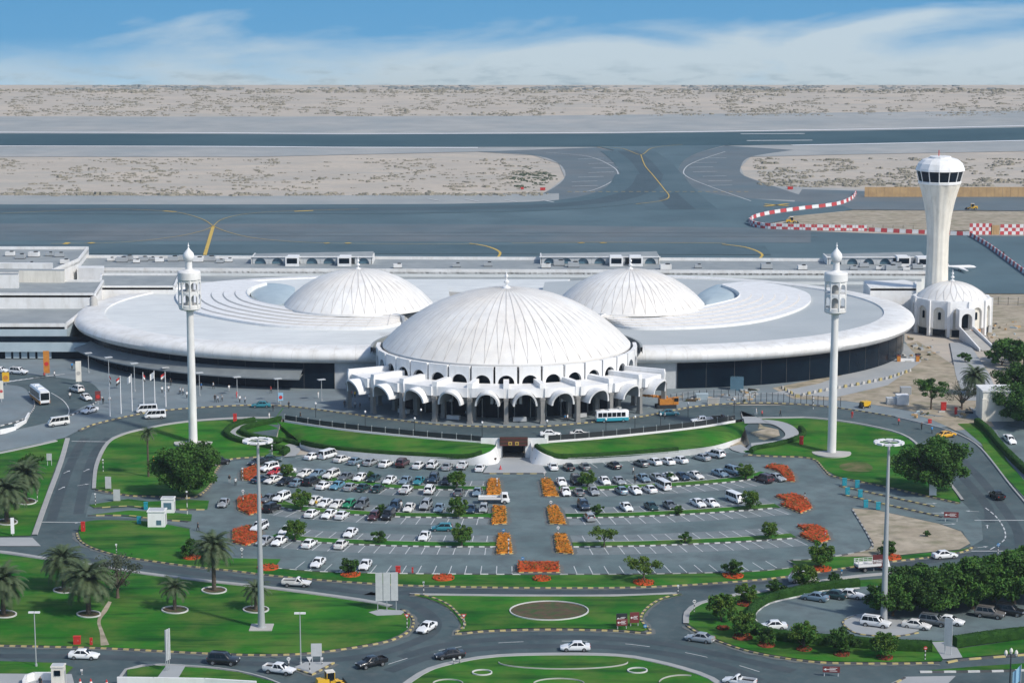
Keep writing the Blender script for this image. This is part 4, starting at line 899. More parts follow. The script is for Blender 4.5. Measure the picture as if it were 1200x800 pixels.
# arched porch with stairs towards the camera
fr = radial(0, 0, RB + 3.6, R(6)); b = MB(); arch_panel(b, fr, 4.4, 2.6, 8.2, 3.0, 5.6, 3.4, 'white_clean'); b.face([fr(-1.5, 3.2, 2.6), fr(1.5, 3.2, 2.6), fr(1.5, 3.2, 6.8), fr(-1.5, 3.2, 6.8)], 'dark_glass'); b.build('porch', tb, 30)
b = MB()
for i in range(24): b.box(tuple(fr(0, -.5 - i * .75, (2.6 - i * .1) / 2)), (3.0, .76, 2.6 - i * .1), 'concrete', R(6))
for s in (-1, 1):
    q0, q1 = fr(s * 1.75, -.1, 0), fr(s * 2.0, -18.4, 0); b.face([q0, q1, q1 + Vector((0, 0, .7)), q0 + Vector((0, 0, 3.6))][::s], 'white_clean'); e = Vector((.35 * s, 0, 0)); b.face([q0 + e, q1 + e, q1 + e + Vector((0, 0, .7)), q0 + e + Vector((0, 0, 3.6))][::-s], 'white_clean'); b.face([q0 + Vector((0, 0, 3.6)), q1 + Vector((0, 0, .7)), q1 + e + Vector((0, 0, .7)), q0 + e + Vector((0, 0, 3.6))][::s], 'white_clean'); b.face([q1, q1 + e, q1 + e + Vector((0, 0, .7)), q1 + Vector((0, 0, .7))], 'white_clean')
b.build('stair', tb)
tw = thing('control_tower', 'tall white control tower with a fluted shaft flaring to a glazed cab', 'tower', (119.9, 611, ZT))
fl = lambda j: 1 + (.018 if j % 4 in (0, 1) else -.012)
b = MB(); b.lathe([(3.45, 4), (3.3, 10), (3.05, 18), (3.0, 24), (3.15, 28), (3.6, 32), (4.25, 35.5), (5.0, 38.5), (5.6, 40.4), (5.75, 40.9)], 'cream', n=56, rmod=fl); b.build('shaft', tw, 30)
b = MB(); b.lathe([(5.5, 40.7), (6.0, 40.9), (6.1, 41.5), (5.75, 41.7)], 'white_clean', n=14); b.build('cab_sill', tw)
b = MB(); b.lathe([(5.8, 41.6), (6.55, 44.6)], 'dark_glass', n=14); cg = b.build('cab_glazing', tw)
b = MB()
for j in range(14):
    a = 2 * math.pi * j / 14; b.tube((5.83 * math.cos(a), 5.83 * math.sin(a), 41.6), (6.58 * math.cos(a), 6.58 * math.sin(a), 44.6), .13, .13, 'white_clean', 6)
b.build('cab_mullion', tw)
b = MB(); b.lathe([(6.5, 44.5), (6.95, 44.6), (6.85, 45.2), (6.2, 46.6), (5.0, 47.6), (3.8, 48.0), (3.0, 48.0), (3.0, 48.5), (.02, 48.6)], 'white_clean', n=14); b.build('cab_roof', tw)
b = MB(); b.tube((-.5, 0, 48.5), (-.5, 0, 50.2), .12, .12, 'red', 6); b.tube((1, .4, 48.5), (1, .4, 49.6), .06, .06, 'grey_metal', 5); b.tube((.3, -.5, 48.5), (.3, -.5, 49.9), .05, .05, 'grey_metal', 5); b.build('antenna', tw)

# ------------------------------------------------------------------ minarets
def minaret(px, py, top, label):
    p = P(px, py); s = px_per_m(p.y); H = (py - top) / s / CT * 1.0
    t = thing('minaret', label, 'minaret', tuple(p), 0, 'slender white minarets in front of the terminal'); k = H / 43.5
    b = MB(); b.lathe([(.95, .1), (.9, 10 * k), (.76, 28 * k), (.8, 29.4 * k), (1.6, 29.7 * k), (1.7, 30.0 * k)], 'white', n=24); b.build('shaft', t, 40)
    b = MB(); b.lathe([(2.1, 29.8 * k), (2.35, 30 * k), (2.35, 30.9 * k), (2.2, 31 * k), (2.2, 30.4 * k), (.8, 30.4 * k)], 'white', n=16); b.build('balcony', t, 30)
    b = MB(); b.lathe([(2.25, 33.4 * k), (2.35, 33.4 * k), (2.35, 33.9 * k), (1.2, 33.9 * k)], 'white', n=16); b.lathe([(2.3, 36.2 * k), (2.55, 36.5 * k), (2.5, 38.0 * k), (2.3, 38.25 * k), (1.0, 38.5 * k), (.75, 38.7 * k)], 'white', n=16); b.build('gallery_ring', t, 30)
    b = MB(); b.lathe([(.9, 30.3 * k), (.9, 37 * k)], 'concrete', n=16); b.build('lantern_core', t, 40)
    for j in range(8):
        a = 2 * math.pi * j / 8 + .2; c, sn = math.cos(a), math.sin(a); b = MB(); b.tube((2.36 * c, 2.36 * sn, 30.4 * k), (2.36 * c, 2.36 * sn, 38 * k), .11, .11, 'white', 6); b.build('gallery_column', t)
        b = MB(); arch_panel(b, radial(0, 0, 2.25, a + math.pi / 8 + math.pi / 2), 1.68, 31 * k, 33.5 * k, 1.4, 32.5 * k, .15, 'white', 8); arch_panel(b, radial(0, 0, 2.25, a + math.pi / 8 + math.pi / 2), 1.68, 34 * k, 36.3 * k, 1.46, 35.2 * k, .15, 'white', 8); b.build('gallery_arch', t)
    b = MB(); b.lathe([(.75, 38.5 * k), (.72, 40.3 * k), (.95, 40.5 * k)], 'white', n=16); b.lathe([(.7, 40.4 * k), (1.15, 40.9 * k), (1.25, 41.5 * k), (1.1, 42.1 * k), (.6, 42.7 * k), (.25, 43.1 * k), (.1, 43.5 * k), (.22, 43.7 * k), (.1, 43.9 * k), (.02, 44.5 * k)], 'white_clean', n=18); b.build('onion_cap', t, 40)
    b = MB(); b.lathe([(4.2, -.3), (4.2, .22), (1.0, .3)], 'concrete', n=40); b.build('base_slab', t, 30)
minaret(226.5, 519, 291, 'slender white minaret with lantern gallery, standing left of the main dome'); minaret(974.5, 531, 291, 'slender white minaret with lantern gallery, standing right of the main dome')

# ------------------------------------------------------------------ grass banks, fences and the underpass portal
def rsw(c, n):
    L_ = [0]
    for a, d in zip(c, c[1:]): L_.append(L_[-1] + (d - a).length)
    out = []
    for i in range(n + 1):
        t = L_[-1] * i / n; k = min(max(j for j in range(len(L_)) if L_[j] <= t + 1e-9), len(c) - 2); out.append(c[k].lerp(c[k + 1], (t - L_[k]) / max(1e-9, L_[k + 1] - L_[k])))
    return out
def bank(top, low, foot, lab):
    """top: outer upper edge in pixels at road level; low: lower edge of the grass (pixel, pixel, height); foot: foot of the white wall on the car park"""
    T = [P(x, y, ZT) for x, y in catmull(top, 6)]; B0 = [P(*q) for q in catmull(low, 6)]; F = [P(x, y, 0) for x, y in catmull(foot, 6)]; n = len(B0); T = rsw(T, n - 1)
    b = MB(); rows = []; wl = MB(); wr = []; hd = []
    for i in range(n):
        t_, q = T[i] + Vector((0, 0, -.1)), B0[i]; ln = (t_ - q).length; rows.append([q + Vector((0, 0, -.06))] + [q.lerp(t_, t) + Vector((0, 0, .4 * math.sin(math.pi * t) * min(1, ln / 9))) for t in (.15, .35, .55, .75, .9)] + [t_])
        d = t_ - q; d.z = 0; d = d.normalized() if d.length > .01 else Vector((0, 1, 0)); wr.append([F[i] - Vector((0, 0, .1)), q + Vector((0, 0, .03)), q + d * .3 + Vector((0, 0, .03)), F[i] + d * .5]); hd.append(q + d * .75)
    b.grid(rows, 'grass'); struct(b.build('grass_bank', None, 40))
    wl.grid(wr, 'white_clean'); tag(wl.build('retaining_wall', None, 40), 'low white retaining wall at the foot of the %s grass bank' % lab, 'wall', 'white retaining walls'); return T, hd
TL, HL = bank([(322, 492), (333, 494), (380, 501), (430, 507), (500, 513.5), (565, 518.5), (581, 521)], [(352, 519, 1.0), (368, 523, 1.35), (400, 528, 1.45), (450, 532.3, 1.45), (500, 535, 1.45), (545, 536.8, 1.5), (562, 534, 2.1), (575, 529, 2.8), (581.5, 523, 3.3)], [(352, 524.5), (368, 529.5), (400, 535.5), (450, 539.8), (500, 542.5), (545, 544.6), (566, 545.5), (582, 544), (586.5, 539)], 'left')
TR, HR = bank([(626.5, 521), (640, 518.5), (700, 514), (760, 508), (820, 501), (862, 494.5), (880, 492.5)], [(626, 523, 3.3), (632, 529, 2.8), (643, 534, 2.1), (658, 536.5, 1.5), (700, 535, 1.45), (755, 531.5, 1.45), (800, 527.5, 1.45), (837, 522.5, 1.4), (868, 513, 1.0)], [(620, 539), (624, 544), (640, 545.5), (658, 544.4), (700, 542), (755, 538.3), (800, 534.3), (842, 528), (868, 517)], 'right')
def fence(px, label):
    w = rsw([P(x, y, ZT) for x, y in catmull(px, 8)], 44)
    t = thing('parapet_fence', label, 'fence', tuple(w[0])); o0 = w[0]; b = MB(); k = MB()
    for p, q in zip(w, w[1:]):
        p, q = p - o0, q - o0; d = (q - p).normalized(); n = Vector((-d.y, d.x, 0)) * .08; u = Vector((0, 0, 1.35)); z = Vector((0, 0, .15))
        for s in (-1, 1): b.face([p + n * s + z, q + n * s + z, q + n * s + u, p + n * s + u][::-s], 'dark_metal')
        b.face([p - n + u, q - n + u, q + n + u, p + n + u], 'dark_metal')
        n = n * 3.2; k.grid([[p - n - Vector((0, 0, .7)), p - n + Vector((0, 0, .22)), p + n + Vector((0, 0, .22)), p + n - Vector((0, 0, .7))], [q - n - Vector((0, 0, .7)), q - n + Vector((0, 0, .22)), q + n + Vector((0, 0, .22)), q + n - Vector((0, 0, .7))]], 'white_clean')
    b.build('railing', t); k.build('coping', t)
    for i in range(0, 45, 3):
        p = w[i] - o0; b = MB(); b.box((p.x, p.y, .85), (.18, .18, 1.5), 'grey_metal'); b.build('post', t)
fence([(334, 493), (380, 500), (430, 506), (500, 512.8), (564, 518)], 'dark railing on a white coping along the top of the left bank'); fence([(640, 517.5), (700, 512.8), (760, 507), (820, 500), (861, 493)], 'dark railing on a white coping along the top of the right bank')
pt = thing('underpass_portal', 'white walled pedestrian underpass with dark brown sign band and two gold squares', 'portal', tuple(P(602, 537, 0)))
b = MB(); X0 = 12 / 5.3
for s in (-1, 1): b = MB(); b.box((s * (X0 + .7), .5, 1.95), (1.4, .6, 3.9), 'white_clean'); b.build('wall', pt)
o0 = Vector(pt.location)
for pts, in (([(563.5, 513.5, 4.3), (586.5, 513.5, 4.3)],), ([(617, 513.5, 4.3), (641, 513.5, 4.3)],)):
    p, q = P(*pts[0]) - o0, P(*pts[1]) - o0; b = MB(); b.box(((p.x + q.x) / 2, p.y + .2, 3.05), (q.x - p.x, .5, 2.5), 'white_clean'); b.build('parapet', pt)
p = P(640.5, 513, 4.3) - o0; b = MB(); b.box((p.x, p.y + .1, 3.6), (.9, .8, 3.6), 'white_clean', taper=.8); b.build('end_pier', pt)
for s in (-1, 1):
    b = MB(); b.face([(s * (X0 + 1.1), .9, 0), (s * (X0 + 2.2), -2.6, 0), (s * (X0 + 1.6), -1.0, 2.6), (s * (X0 + 1.2), 1.0, 4.2)][::s], 'white_clean'); b.build('splay', pt)
b = MB(); b.box((0, .1, 3.75), (2 * X0 + 1.5, .7, 1.9), 'dark_brown')
for z in (3.0, 3.75, 4.45): b.box((0, -.27, z), (2 * X0 + 1.3, .06, .12), 'brown_sign')
bd = b.build('sign_band', pt)
for x in (-.75, .7):
    b = MB(); b.box((x, -.3, 3.35), (.8, .08, .75), 'gold'); b.box((x, -.35, 3.35), (.35, .05, .35), 'dark_brown'); b.build('gold_emblem', bd)
b = MB(); b.box((-.1, 6, 1.35), (2 * X0, .2, 2.7), 'dark_glass')
for s in (-1, 1): b.box((s * (X0 + .1), 3, 1.35), (.2, 6, 2.7), 'dark_metal')
b.box((0, 3.2, 2.75), (2 * X0, 5.6, .2), 'dark_metal'); b.build('tunnel', pt)
sheet('paved_apron', [(586, 536.5), (619, 536.5), (636, 546), (641, 554.5), (566, 554.5), (572, 546)], 'paving_pale', .14); kerb([(566, 555), (603, 555.3), (641, 555)], ('kerb_black', 'kerb_yellow'), 1.4, .3, .16, smooth=0)
for i, (x, l) in enumerate(((579.5, 'small white pedestal left of the underpass'), (629.5, 'small white pedestal right of the underpass'))):
    p = P(x, 543.5, 0); t = thing('pedestal', l, 'pedestal', tuple(p), 0, 'pedestals flanking the underpass'); b = MB(); b.box((0, 0, .55), (.75, .75, 1.1), 'cream', taper=.85); b.build('block', t); b = MB(); b.box((0, 0, 1.22), (.85, .85, .25), 'dark_brown'); b.build('cap_stone', t)
# ------------------------------------------------------------------ vehicles: x forward, y left, z up
def loft_body(st, m):
    """st: list of (x, half width, z bottom, z shoulder, z top) along the car"""
    b = MB(); rows = []
    for x, w, zb, zs, zt in st:
        half = [(0, zb), (w * .86, zb), (w * .97, zb + .12), (w, (zb + zs) / 2 + .02), (w * .985, zs), (w * .90, zt), (w * .5, zt + .03), (0, zt + .045)]
        rows.append([Vector((x, y, z)) for y, z in half] + [Vector((x, -y, z)) for y, z in half[-2:0:-1]] + [Vector((x, 0, zb))])
    b.grid(rows, m)
    for r, s in ((rows[0], 1), (rows[-1], -1)): b.face((r[:-1])[::s], m)
    return b
def cabin(b, m, xb0, xb1, xr0, xr1, zb, zr, wb, wr, crown=.05):
    rows = []
    for k, (z, t) in enumerate(((zb, 0), (zr - .05, .94), (zr, 1.0))):
        ins = 0 if k < 2 else .06
        x0 = xb0 + (xr0 - xb0) * min(1, t + 0) + ins; x1 = xb1 + (xr1 - xb1) * t - ins; w = wb + (wr - wb) * t - ins * .8
        rows.append([Vector(q) for q in ((x0, -w * .93, z), (x0 + .12, -w, z), (x1 - .15, -w, z), (x1, -w * .9, z), (x1 + .05 * (k < 2), 0, z), (x1, w * .9, z), (x1 - .15, w, z), (x0 + .12, w, z), (x0, w * .93, z), (x0 - .03 * (k < 2), 0, z), (x0, -w * .93, z))])
    b.grid(rows, m); top = rows[-1][:-1]; c = sum(top, Vector((0, 0, 0))) / len(top) + Vector((0, 0, crown))
    for p, q in zip(top, top[1:] + top[:1]): b.face([p, q, c], m)
def glass(xb0, xb1, xr0, xr1, zb, zr, wb, wr, splits=(.5,), lo=.07, hi=.9, side=(.0, 1.0)):
    """window panes lying just proud of the cabin: windscreen, rear window and side windows"""
    e = .014; out = []
    def lerp(a, c, t): return a + (c - a) * t
    def X0(t): return lerp(xb0, xr0, t)
    def X1(t): return lerp(xb1, xr1, t)
    def Wd(t): return lerp(wb, wr, t)
    def Z(t): return lerp(zb, zr, t)
    w = MB(); w.face([(X1(lo) + .05 + e, 0, Z(lo)), (X1(lo) + e, Wd(lo) * .86, Z(lo)), (X1(hi) + e, Wd(hi) * .84, Z(hi)), (X1(hi) + .05 + e, 0, Z(hi)), (X1(hi) + e, -Wd(hi) * .84, Z(hi)), (X1(lo) + e, -Wd(lo) * .86, Z(lo))], 'car_glass'); out.append(('windscreen', w))
    w = MB(); w.face([(X0(lo) - .03 - e, 0, Z(lo)), (X0(lo) - e, -Wd(lo) * .86, Z(lo)), (X0(hi) - e, -Wd(hi) * .84, Z(hi)), (X0(hi) - .03 - e, 0, Z(hi)), (X0(hi) - e, Wd(hi) * .84, Z(hi)), (X0(lo) - e, Wd(lo) * .86, Z(lo))], 'car_glass'); out.append(('rear_window', w))
    for s in (-1, 1):
        w = MB(); cuts = [0] + list(splits) + [1]
        for c0, c1 in zip(cuts, cuts[1:]):
            q = []
            for t, ends in ((lo, (c0, c1)), (hi, (c1, c0))):
                for c in ends:
                    a, z = X0(t) + .22, X1(t) - .24; x = lerp(a, z, lerp(side[0], side[1], c)); x += .035 if (c == c0 and c > 0) else (-.035 if c == c1 and c < 1 else 0); q.append((x, s * (Wd(t) + e), Z(t)))
            w.face(q[::-s] if s < 0 else q[::-1], 'car_glass')
        out.append(('side_window', w))
    return out
def wheel_mesh(r, w):
    b = MB(); b.lathe([(r * .62, -w / 2), (r * .94, -w / 2), (r, -w * .36), (r, w * .36), (r * .94, w / 2), (r * .62, w / 2)], 'tyre', n=18); b.lathe([(0, w * .40), (r * .25, w * .42), (r * .62, w * .46), (r * .64, w / 2)], 'rim', n=18); b.lathe([(0, -w * .40), (r * .62, -w * .46), (r * .64, -w / 2)], 'rim', n=18)
    for k in range(5):
        a = 2 * math.pi * k / 5
        for s in (-1, 1): b.box((r * .42 * math.cos(a), r * .42 * math.sin(a), s * w * .455), (r * .16, r * .16, .02), 'tyre', a)
    return b.mesh('wheel', 40)
PROTO = {}
def vehicle(kind, body, parts, wheels, r, ww=.22, extra=()):
    root = thing(kind, 'vehicle', 'car'); o = body.build('body', root, 35)
    for n_, q in parts: q.build(n_, root, 35)
    wm = wheel_mesh(r, ww)
    for x, y in wheels:
        h = link('wheel', wm, root); h.location = (x, y, r); h.rotation_euler = (math.pi / 2, 0, 0)
    for n_, q in extra: q.build(n_, root, 35)
    freeze(root); PROTO[kind] = root; return root
def lamps(xf, xr, y, zf, zr, hw=.16, hh=.08):
    out = []
    for s in (-1, 1):
        q = MB(); q.box((xf, s * y, zf), (.10, hw * 2, hh * 2), 'headlight', -s * .35); out.append(('headlight', q)); q = MB(); q.box((xr, s * y, zr), (.08, hw * 1.7, hh * 2), 'taillight', s * .25); out.append(('taillight', q))
    return out
def trim(*boxes, name='trim'):
    q = MB()
    for c, d, m in boxes: q.box(c, d, m)
    return (name, q)
def mirrors(x, y, z, m='paint_white'):
    q = MB()
    for s in (-1, 1): q.box((x, s * y, z), (.14, .2, .13), 'car_trim')
    return ('mirror', q)
PW = 'paint_white'
b = loft_body([(-2.32, .70, .34, .62, .78), (-2.22, .84, .26, .74, .97), (-1.75, .89, .22, .80, 1.0), (-1.0, .905, .2, .80, .96), (.2, .905, .2, .78, .93), (.95, .90, .2, .76, .90), (1.6, .885, .2, .70, .80), (2.1, .83, .24, .60, .68), (2.31, .68, .32, .5, .56)], PW)
G = (-1.72, 1.05, -1.0, .30, .92, 1.45, .80, .62); cabin(b, PW, *G)
vehicle('saloon', b, glass(*G), [(1.38, .80), (1.38, -.80), (-1.35, .80), (-1.35, -.80)], .325, extra=lamps(2.18, -2.27, .60, .60, .80) + [trim(((2.315, 0, .42), (.05, .9, .16), 'car_trim'), ((-2.315, 0, .48), (.04, .5, .12), 'barrier_white')), mirrors(.75, .98, .98)])
b = loft_body([(-1.98, .74, .34, .70, .92), (-1.9, .84, .26, .80, 1.0), (-1.2, .87, .22, .80, .98), (.4, .87, .22, .78, .95), (1.1, .86, .22, .76, .90), (1.75, .80, .24, .66, .74), (1.98, .66, .32, .52, .6)], PW)
G = (-1.93, 1.15, -1.62, .25, .94, 1.52, .79, .62); cabin(b, PW, *G)
vehicle('hatchback', b, glass(*G), [(1.22, .78), (1.22, -.78), (-1.25, .78), (-1.25, -.78)], .31, extra=lamps(1.86, -1.97, .58, .64, .98) + [trim(((1.985, 0, .42), (.05, .9, .16), 'car_trim')), mirrors(.85, .95, 1.0)])
b = loft_body([(-2.38, .84, .44, .80, 1.05), (-2.28, .92, .38, .92, 1.14), (-1.2, .95, .34, .92, 1.13), (.5, .95, .34, .92, 1.10), (1.2, .94, .34, .92, 1.08), (1.95, .90, .36, .86, 1.0), (2.28, .84, .40, .74, .9), (2.38, .72, .46, .62, .7)], PW)
G = (-2.30, 1.15, -2.05, .52, 1.08, 1.82, .87, .72); cabin(b, PW, *G)
vehicle('off_roader', b, glass(*G, splits=(.36, .68)), [(1.45, .86), (1.45, -.86), (-1.4, .86), (-1.4, -.86)], .39, .26, extra=lamps(2.28, -2.36, .66, .82, 1.0) + [trim(((2.39, 0, .56), (.06, 1.1, .2), 'car_trim'), ((-2.40, 0, .52), (.06, 1.5, .14), 'car_trim')), ('roof_rail', trim(((-.8, .62, 1.88), (2.0, .06, .06), 'car_trim'), ((-.8, -.62, 1.88), (2.0, .06, .06), 'car_trim'))[1]), mirrors(.95, 1.03, 1.2)])
b = loft_body([(-2.38, .82, .30, .8, 1.05), (-2.34, .84, .28, .9, 1.12), (0, .85, .26, .9, 1.12), (1.8, .85, .26, .9, 1.08), (2.2, .82, .28, .8, .98), (2.38, .74, .34, .62, .78)], PW)
G = (-2.36, 2.28, -2.28, 1.55, 1.08, 1.98, .83, .74); cabin(b, PW, *G)
vehicle('minibus', b, glass(*G, splits=(.26, .52, .76)), [(1.45, .77), (1.45, -.77), (-1.35, .77), (-1.35, -.77)], .33, extra=lamps(2.3, -2.37, .62, .72, .9) + [trim(((2.385, 0, .44), (.05, 1.0, .16), 'car_trim')), mirrors(1.9, .98, 1.2)])
# pickups
def pickup(kind, double):
    b = loft_body([(-2.5, .82, .46, .72, .80), (-2.4, .86, .42, .74, .80), (-.4, .88, .38, .76, .82), (.1, .88, .38, .9, 1.02), (1.1, .88, .38, .9, 1.0), (1.9, .85, .40, .82, .92), (2.35, .78, .44, .68, .76)], PW)
    rear = -.95 if double else -.15
    if double: b.box(((rear + .1) / 2, 0, .9), (.1 - rear, 1.72, .25), PW)
    G = (rear, 1.15, rear + .16, .42, .98, 1.62, .83, .66); cabin(b, PW, *G)
    L_ = rear - .06 + 2.5
    for s in (-1, 1): b.box((-2.5 + L_ / 2, s * .84, .98), (L_, .07, .40), PW)
    b.box((-2.46, 0, .98), (.07, 1.66, .40), PW); b.box((rear - .06, 0, .98), (.06, 1.66, .40), PW)
    bed_ = MB(); bed_.box((-2.5 + L_ / 2, 0, .86), (L_ - .1, 1.6, .05), 'car_trim')
    vehicle(kind, b, glass(*G, splits=(.5,) if double else ()), [(1.45, .80), (1.45, -.80), (-1.5, .80), (-1.5, -.80)], .36, .24, extra=lamps(2.27, -2.48, .62, .76, .86) + [('load_bed', bed_), trim(((2.37, 0, .52), (.06, 1.1, .18), 'car_trim'), ((-2.53, 0, .55), (.06, 1.5, .12), 'car_trim')), mirrors(.9, .98, 1.1)])
pickup('pickup', False); pickup('double_cab_pickup', True)
# flatbed lorry
b = MB(); cabin(b, PW, 1.45, 3.0, 1.5, 2.65, .75, 2.15, .92, .84); b.box((2.2, 0, .62), (1.6, 1.8, .35), PW)
fr_ = MB(); fr_.box((-.6, 0, .72), (5.0, .8, .25), 'dark_metal'); fl_ = MB(); fl_.box((-.85, 0, 1.0), (4.4, 2.0, .14), 'grey_metal')
for s in (-1, 1): fl_.box((-.85, s * 1.0, 1.22), (4.4, .05, .36), 'barrier_white')
fl_.box((-3.03, 0, 1.22), (.05, 2.0, .36), 'barrier_white'); fl_.box((1.33, 0, 1.5), (.06, 1.9, .9), 'barrier_white')
vehicle('flatbed_lorry', b, glass(1.45, 3.0, 1.5, 2.65, .75, 2.15, .92, .84, splits=(), lo=.4, hi=.9), [(2.1, .82), (2.1, -.82), (-1.7, .82), (-1.7, -.82)], .40, .26, extra=[('chassis', fr_), ('load_bed', fl_)] + lamps(3.02, -3.04, .66, .66, .9))
rk = MB()
for s in (-1, 1):
    for z in (1.5, 1.8, 2.1): rk.box((-.85, s * .98, z), (4.4, .05, .06), 'barrier_white')
    for k in range(6): rk.box((-3.0 + k * .86, s * .98, 1.6), (.06, .06, 1.1), 'barrier_white')
for z in (1.5, 1.8, 2.1): rk.box((-3.03, 0, z), (.05, 1.96, .06), 'barrier_white')
# buses
def bus(kind, Ln, H, W_, lowm, r):
    b = MB(); rows = []
    for x, k in ((-Ln / 2, .93), (-Ln / 2 + .12, 1), (0, 1), (Ln / 2 - .35, 1), (Ln / 2 - .08, .95), (Ln / 2, .85)):
        w = W_ / 2 * k; zf = 1 if abs(x) < Ln / 2 - .1 else .97
        half = [(0, .42), (w, .42), (w, 1.15), (w * .995, 1.16), (w * .95, H * .9 * zf), (w * .8, H * .985 * zf), (0, H * zf)]
        rows.append([Vector((x, y, z)) for y, z in half] + [Vector((x, -y, z)) for y, z in half[-2:0:-1]] + [Vector((x, 0, .42))])
    b.grid(rows, PW, lambda q, j: lowm if j in (1, 2, 10, 9) else PW)
    for rr, s in ((rows[0], 1), (rows[-1], -1)): b.face(rr[:-1][::s], PW)
    parts = []
    for s in (-1, 1):
        w = MB(); n = 6 if Ln < 9 else 8; z0, z1 = 1.35, H * .84; y0 = W_ / 2 * .995 - (z0 - 1.16) / (H * .9 - 1.16) * W_ / 2 * .045; y1 = W_ / 2 * .995 - (z1 - 1.16) / (H * .9 - 1.16) * W_ / 2 * .045
        for k in range(n):
            a = -Ln / 2 + .35 + (Ln - 1.0) * k / n; c = a + (Ln - 1.0) / n - .13; q = [(a, s * (y0 + .02), z0), (c, s * (y0 + .02), z0), (c, s * (y1 + .02), z1), (a, s * (y1 + .02), z1)]; w.face(q if s < 0 else q[::-1], 'car_glass')
        parts.append(('side_window', w))
    w = MB(); x = Ln / 2 + .07; w.face([(x - .04, -W_ * .38, 1.25), (x - .04, W_ * .38, 1.25), (x - .05, W_ * .36, H * .86), (x - .05, -W_ * .36, H * .86)], 'car_glass'); w.face([(x - .05, s_ * W_ / 2 * .8, z) for s_, z in ((1, 1.25), (-1, 1.25), (-1, H * .86), (1, H * .86))][::-1], 'car_glass'); parts.append(('windscreen', w))
    w = MB(); x = -Ln / 2 - .015; w.face([(x, -W_ * .38, 1.6), (x, W_ * .38, 1.6), (x, W_ * .36, H * .84), (x, -W_ * .36, H * .84)][::-1], 'car_glass'); parts.append(('rear_window', w))
    w = MB(); w.box((.3, 0, H + .06), (2.2, 1.3, .2), PW); w.box((-Ln * .3, 0, H + .04), (1.0, 1.0, .16), PW); parts.append(('roof_unit', w))
    vehicle(kind, b, parts, [(Ln * .33, W_ / 2 - .14), (Ln * .33, -W_ / 2 + .14), (-Ln * .27, W_ / 2 - .14), (-Ln * .27, -W_ / 2 + .14)], r, .28, extra=lamps(Ln / 2 + .0, -Ln / 2 - .01, W_ * .36, .75, .9) + [trim(((Ln / 2 - .02, 0, .52), (.1, W_ * .8, .2), 'car_trim')), mirrors(Ln / 2 + .15, W_ / 2 + .1, 1.9)])
bus('midi_bus', 7.4, 2.75, 2.1, 'teal', .40); bus('coach', 10.5, 3.4, 2.5, 'orange', .5)
CARDATA = {}
def place(kind, col, w, rz, label, cat, group=None):
    root = PROTO[kind]
    if kind not in USED: USED.add(kind); o = root; kids = KIDS[root.name]
    else:
        o = dup(root); kids = list(o.children)
    o.location = w; o.rotation_euler = (0, 0, rz); tag(o, label, cat, group)
    if not group and 'group' in o: del o['group']
    for c in kids:
        if c.name.split('.')[0] == 'body':
            for i, s in enumerate(c.material_slots):
                if c.data.materials[i] == M[PW]: s.link = 'OBJECT'; s.material = M['paint_' + col] if col != 'white' else M['paint_white_%d' % (int(abs(w.x * 3 + w.y)) % 3)]
        elif c.name.split('.')[0] == 'mirror': pass
    return o
USED = set()
def slope_pitch(o):
    p = o.location; d = Vector((math.cos(o.rotation_euler.z), math.sin(o.rotation_euler.z), 0)); h = [gramp(p.y + d.y * s * 1.4) if abs(p.x) > 52 else p.z for s in (1, -1)]
    o.rotation_euler.y = -math.atan((h[0] - h[1]) / 2.8)
KN = {'s': ('saloon', 'saloon', 'car'), 'h': ('hatchback', 'hatchback', 'car'), 'o': ('off_roader', 'off-roader', 'car'), 'v': ('minibus', 'minibus', 'van'), 'p': ('pickup', 'pickup', 'pickup truck'), 'd': ('double_cab_pickup', 'double cab pickup', 'pickup truck')}
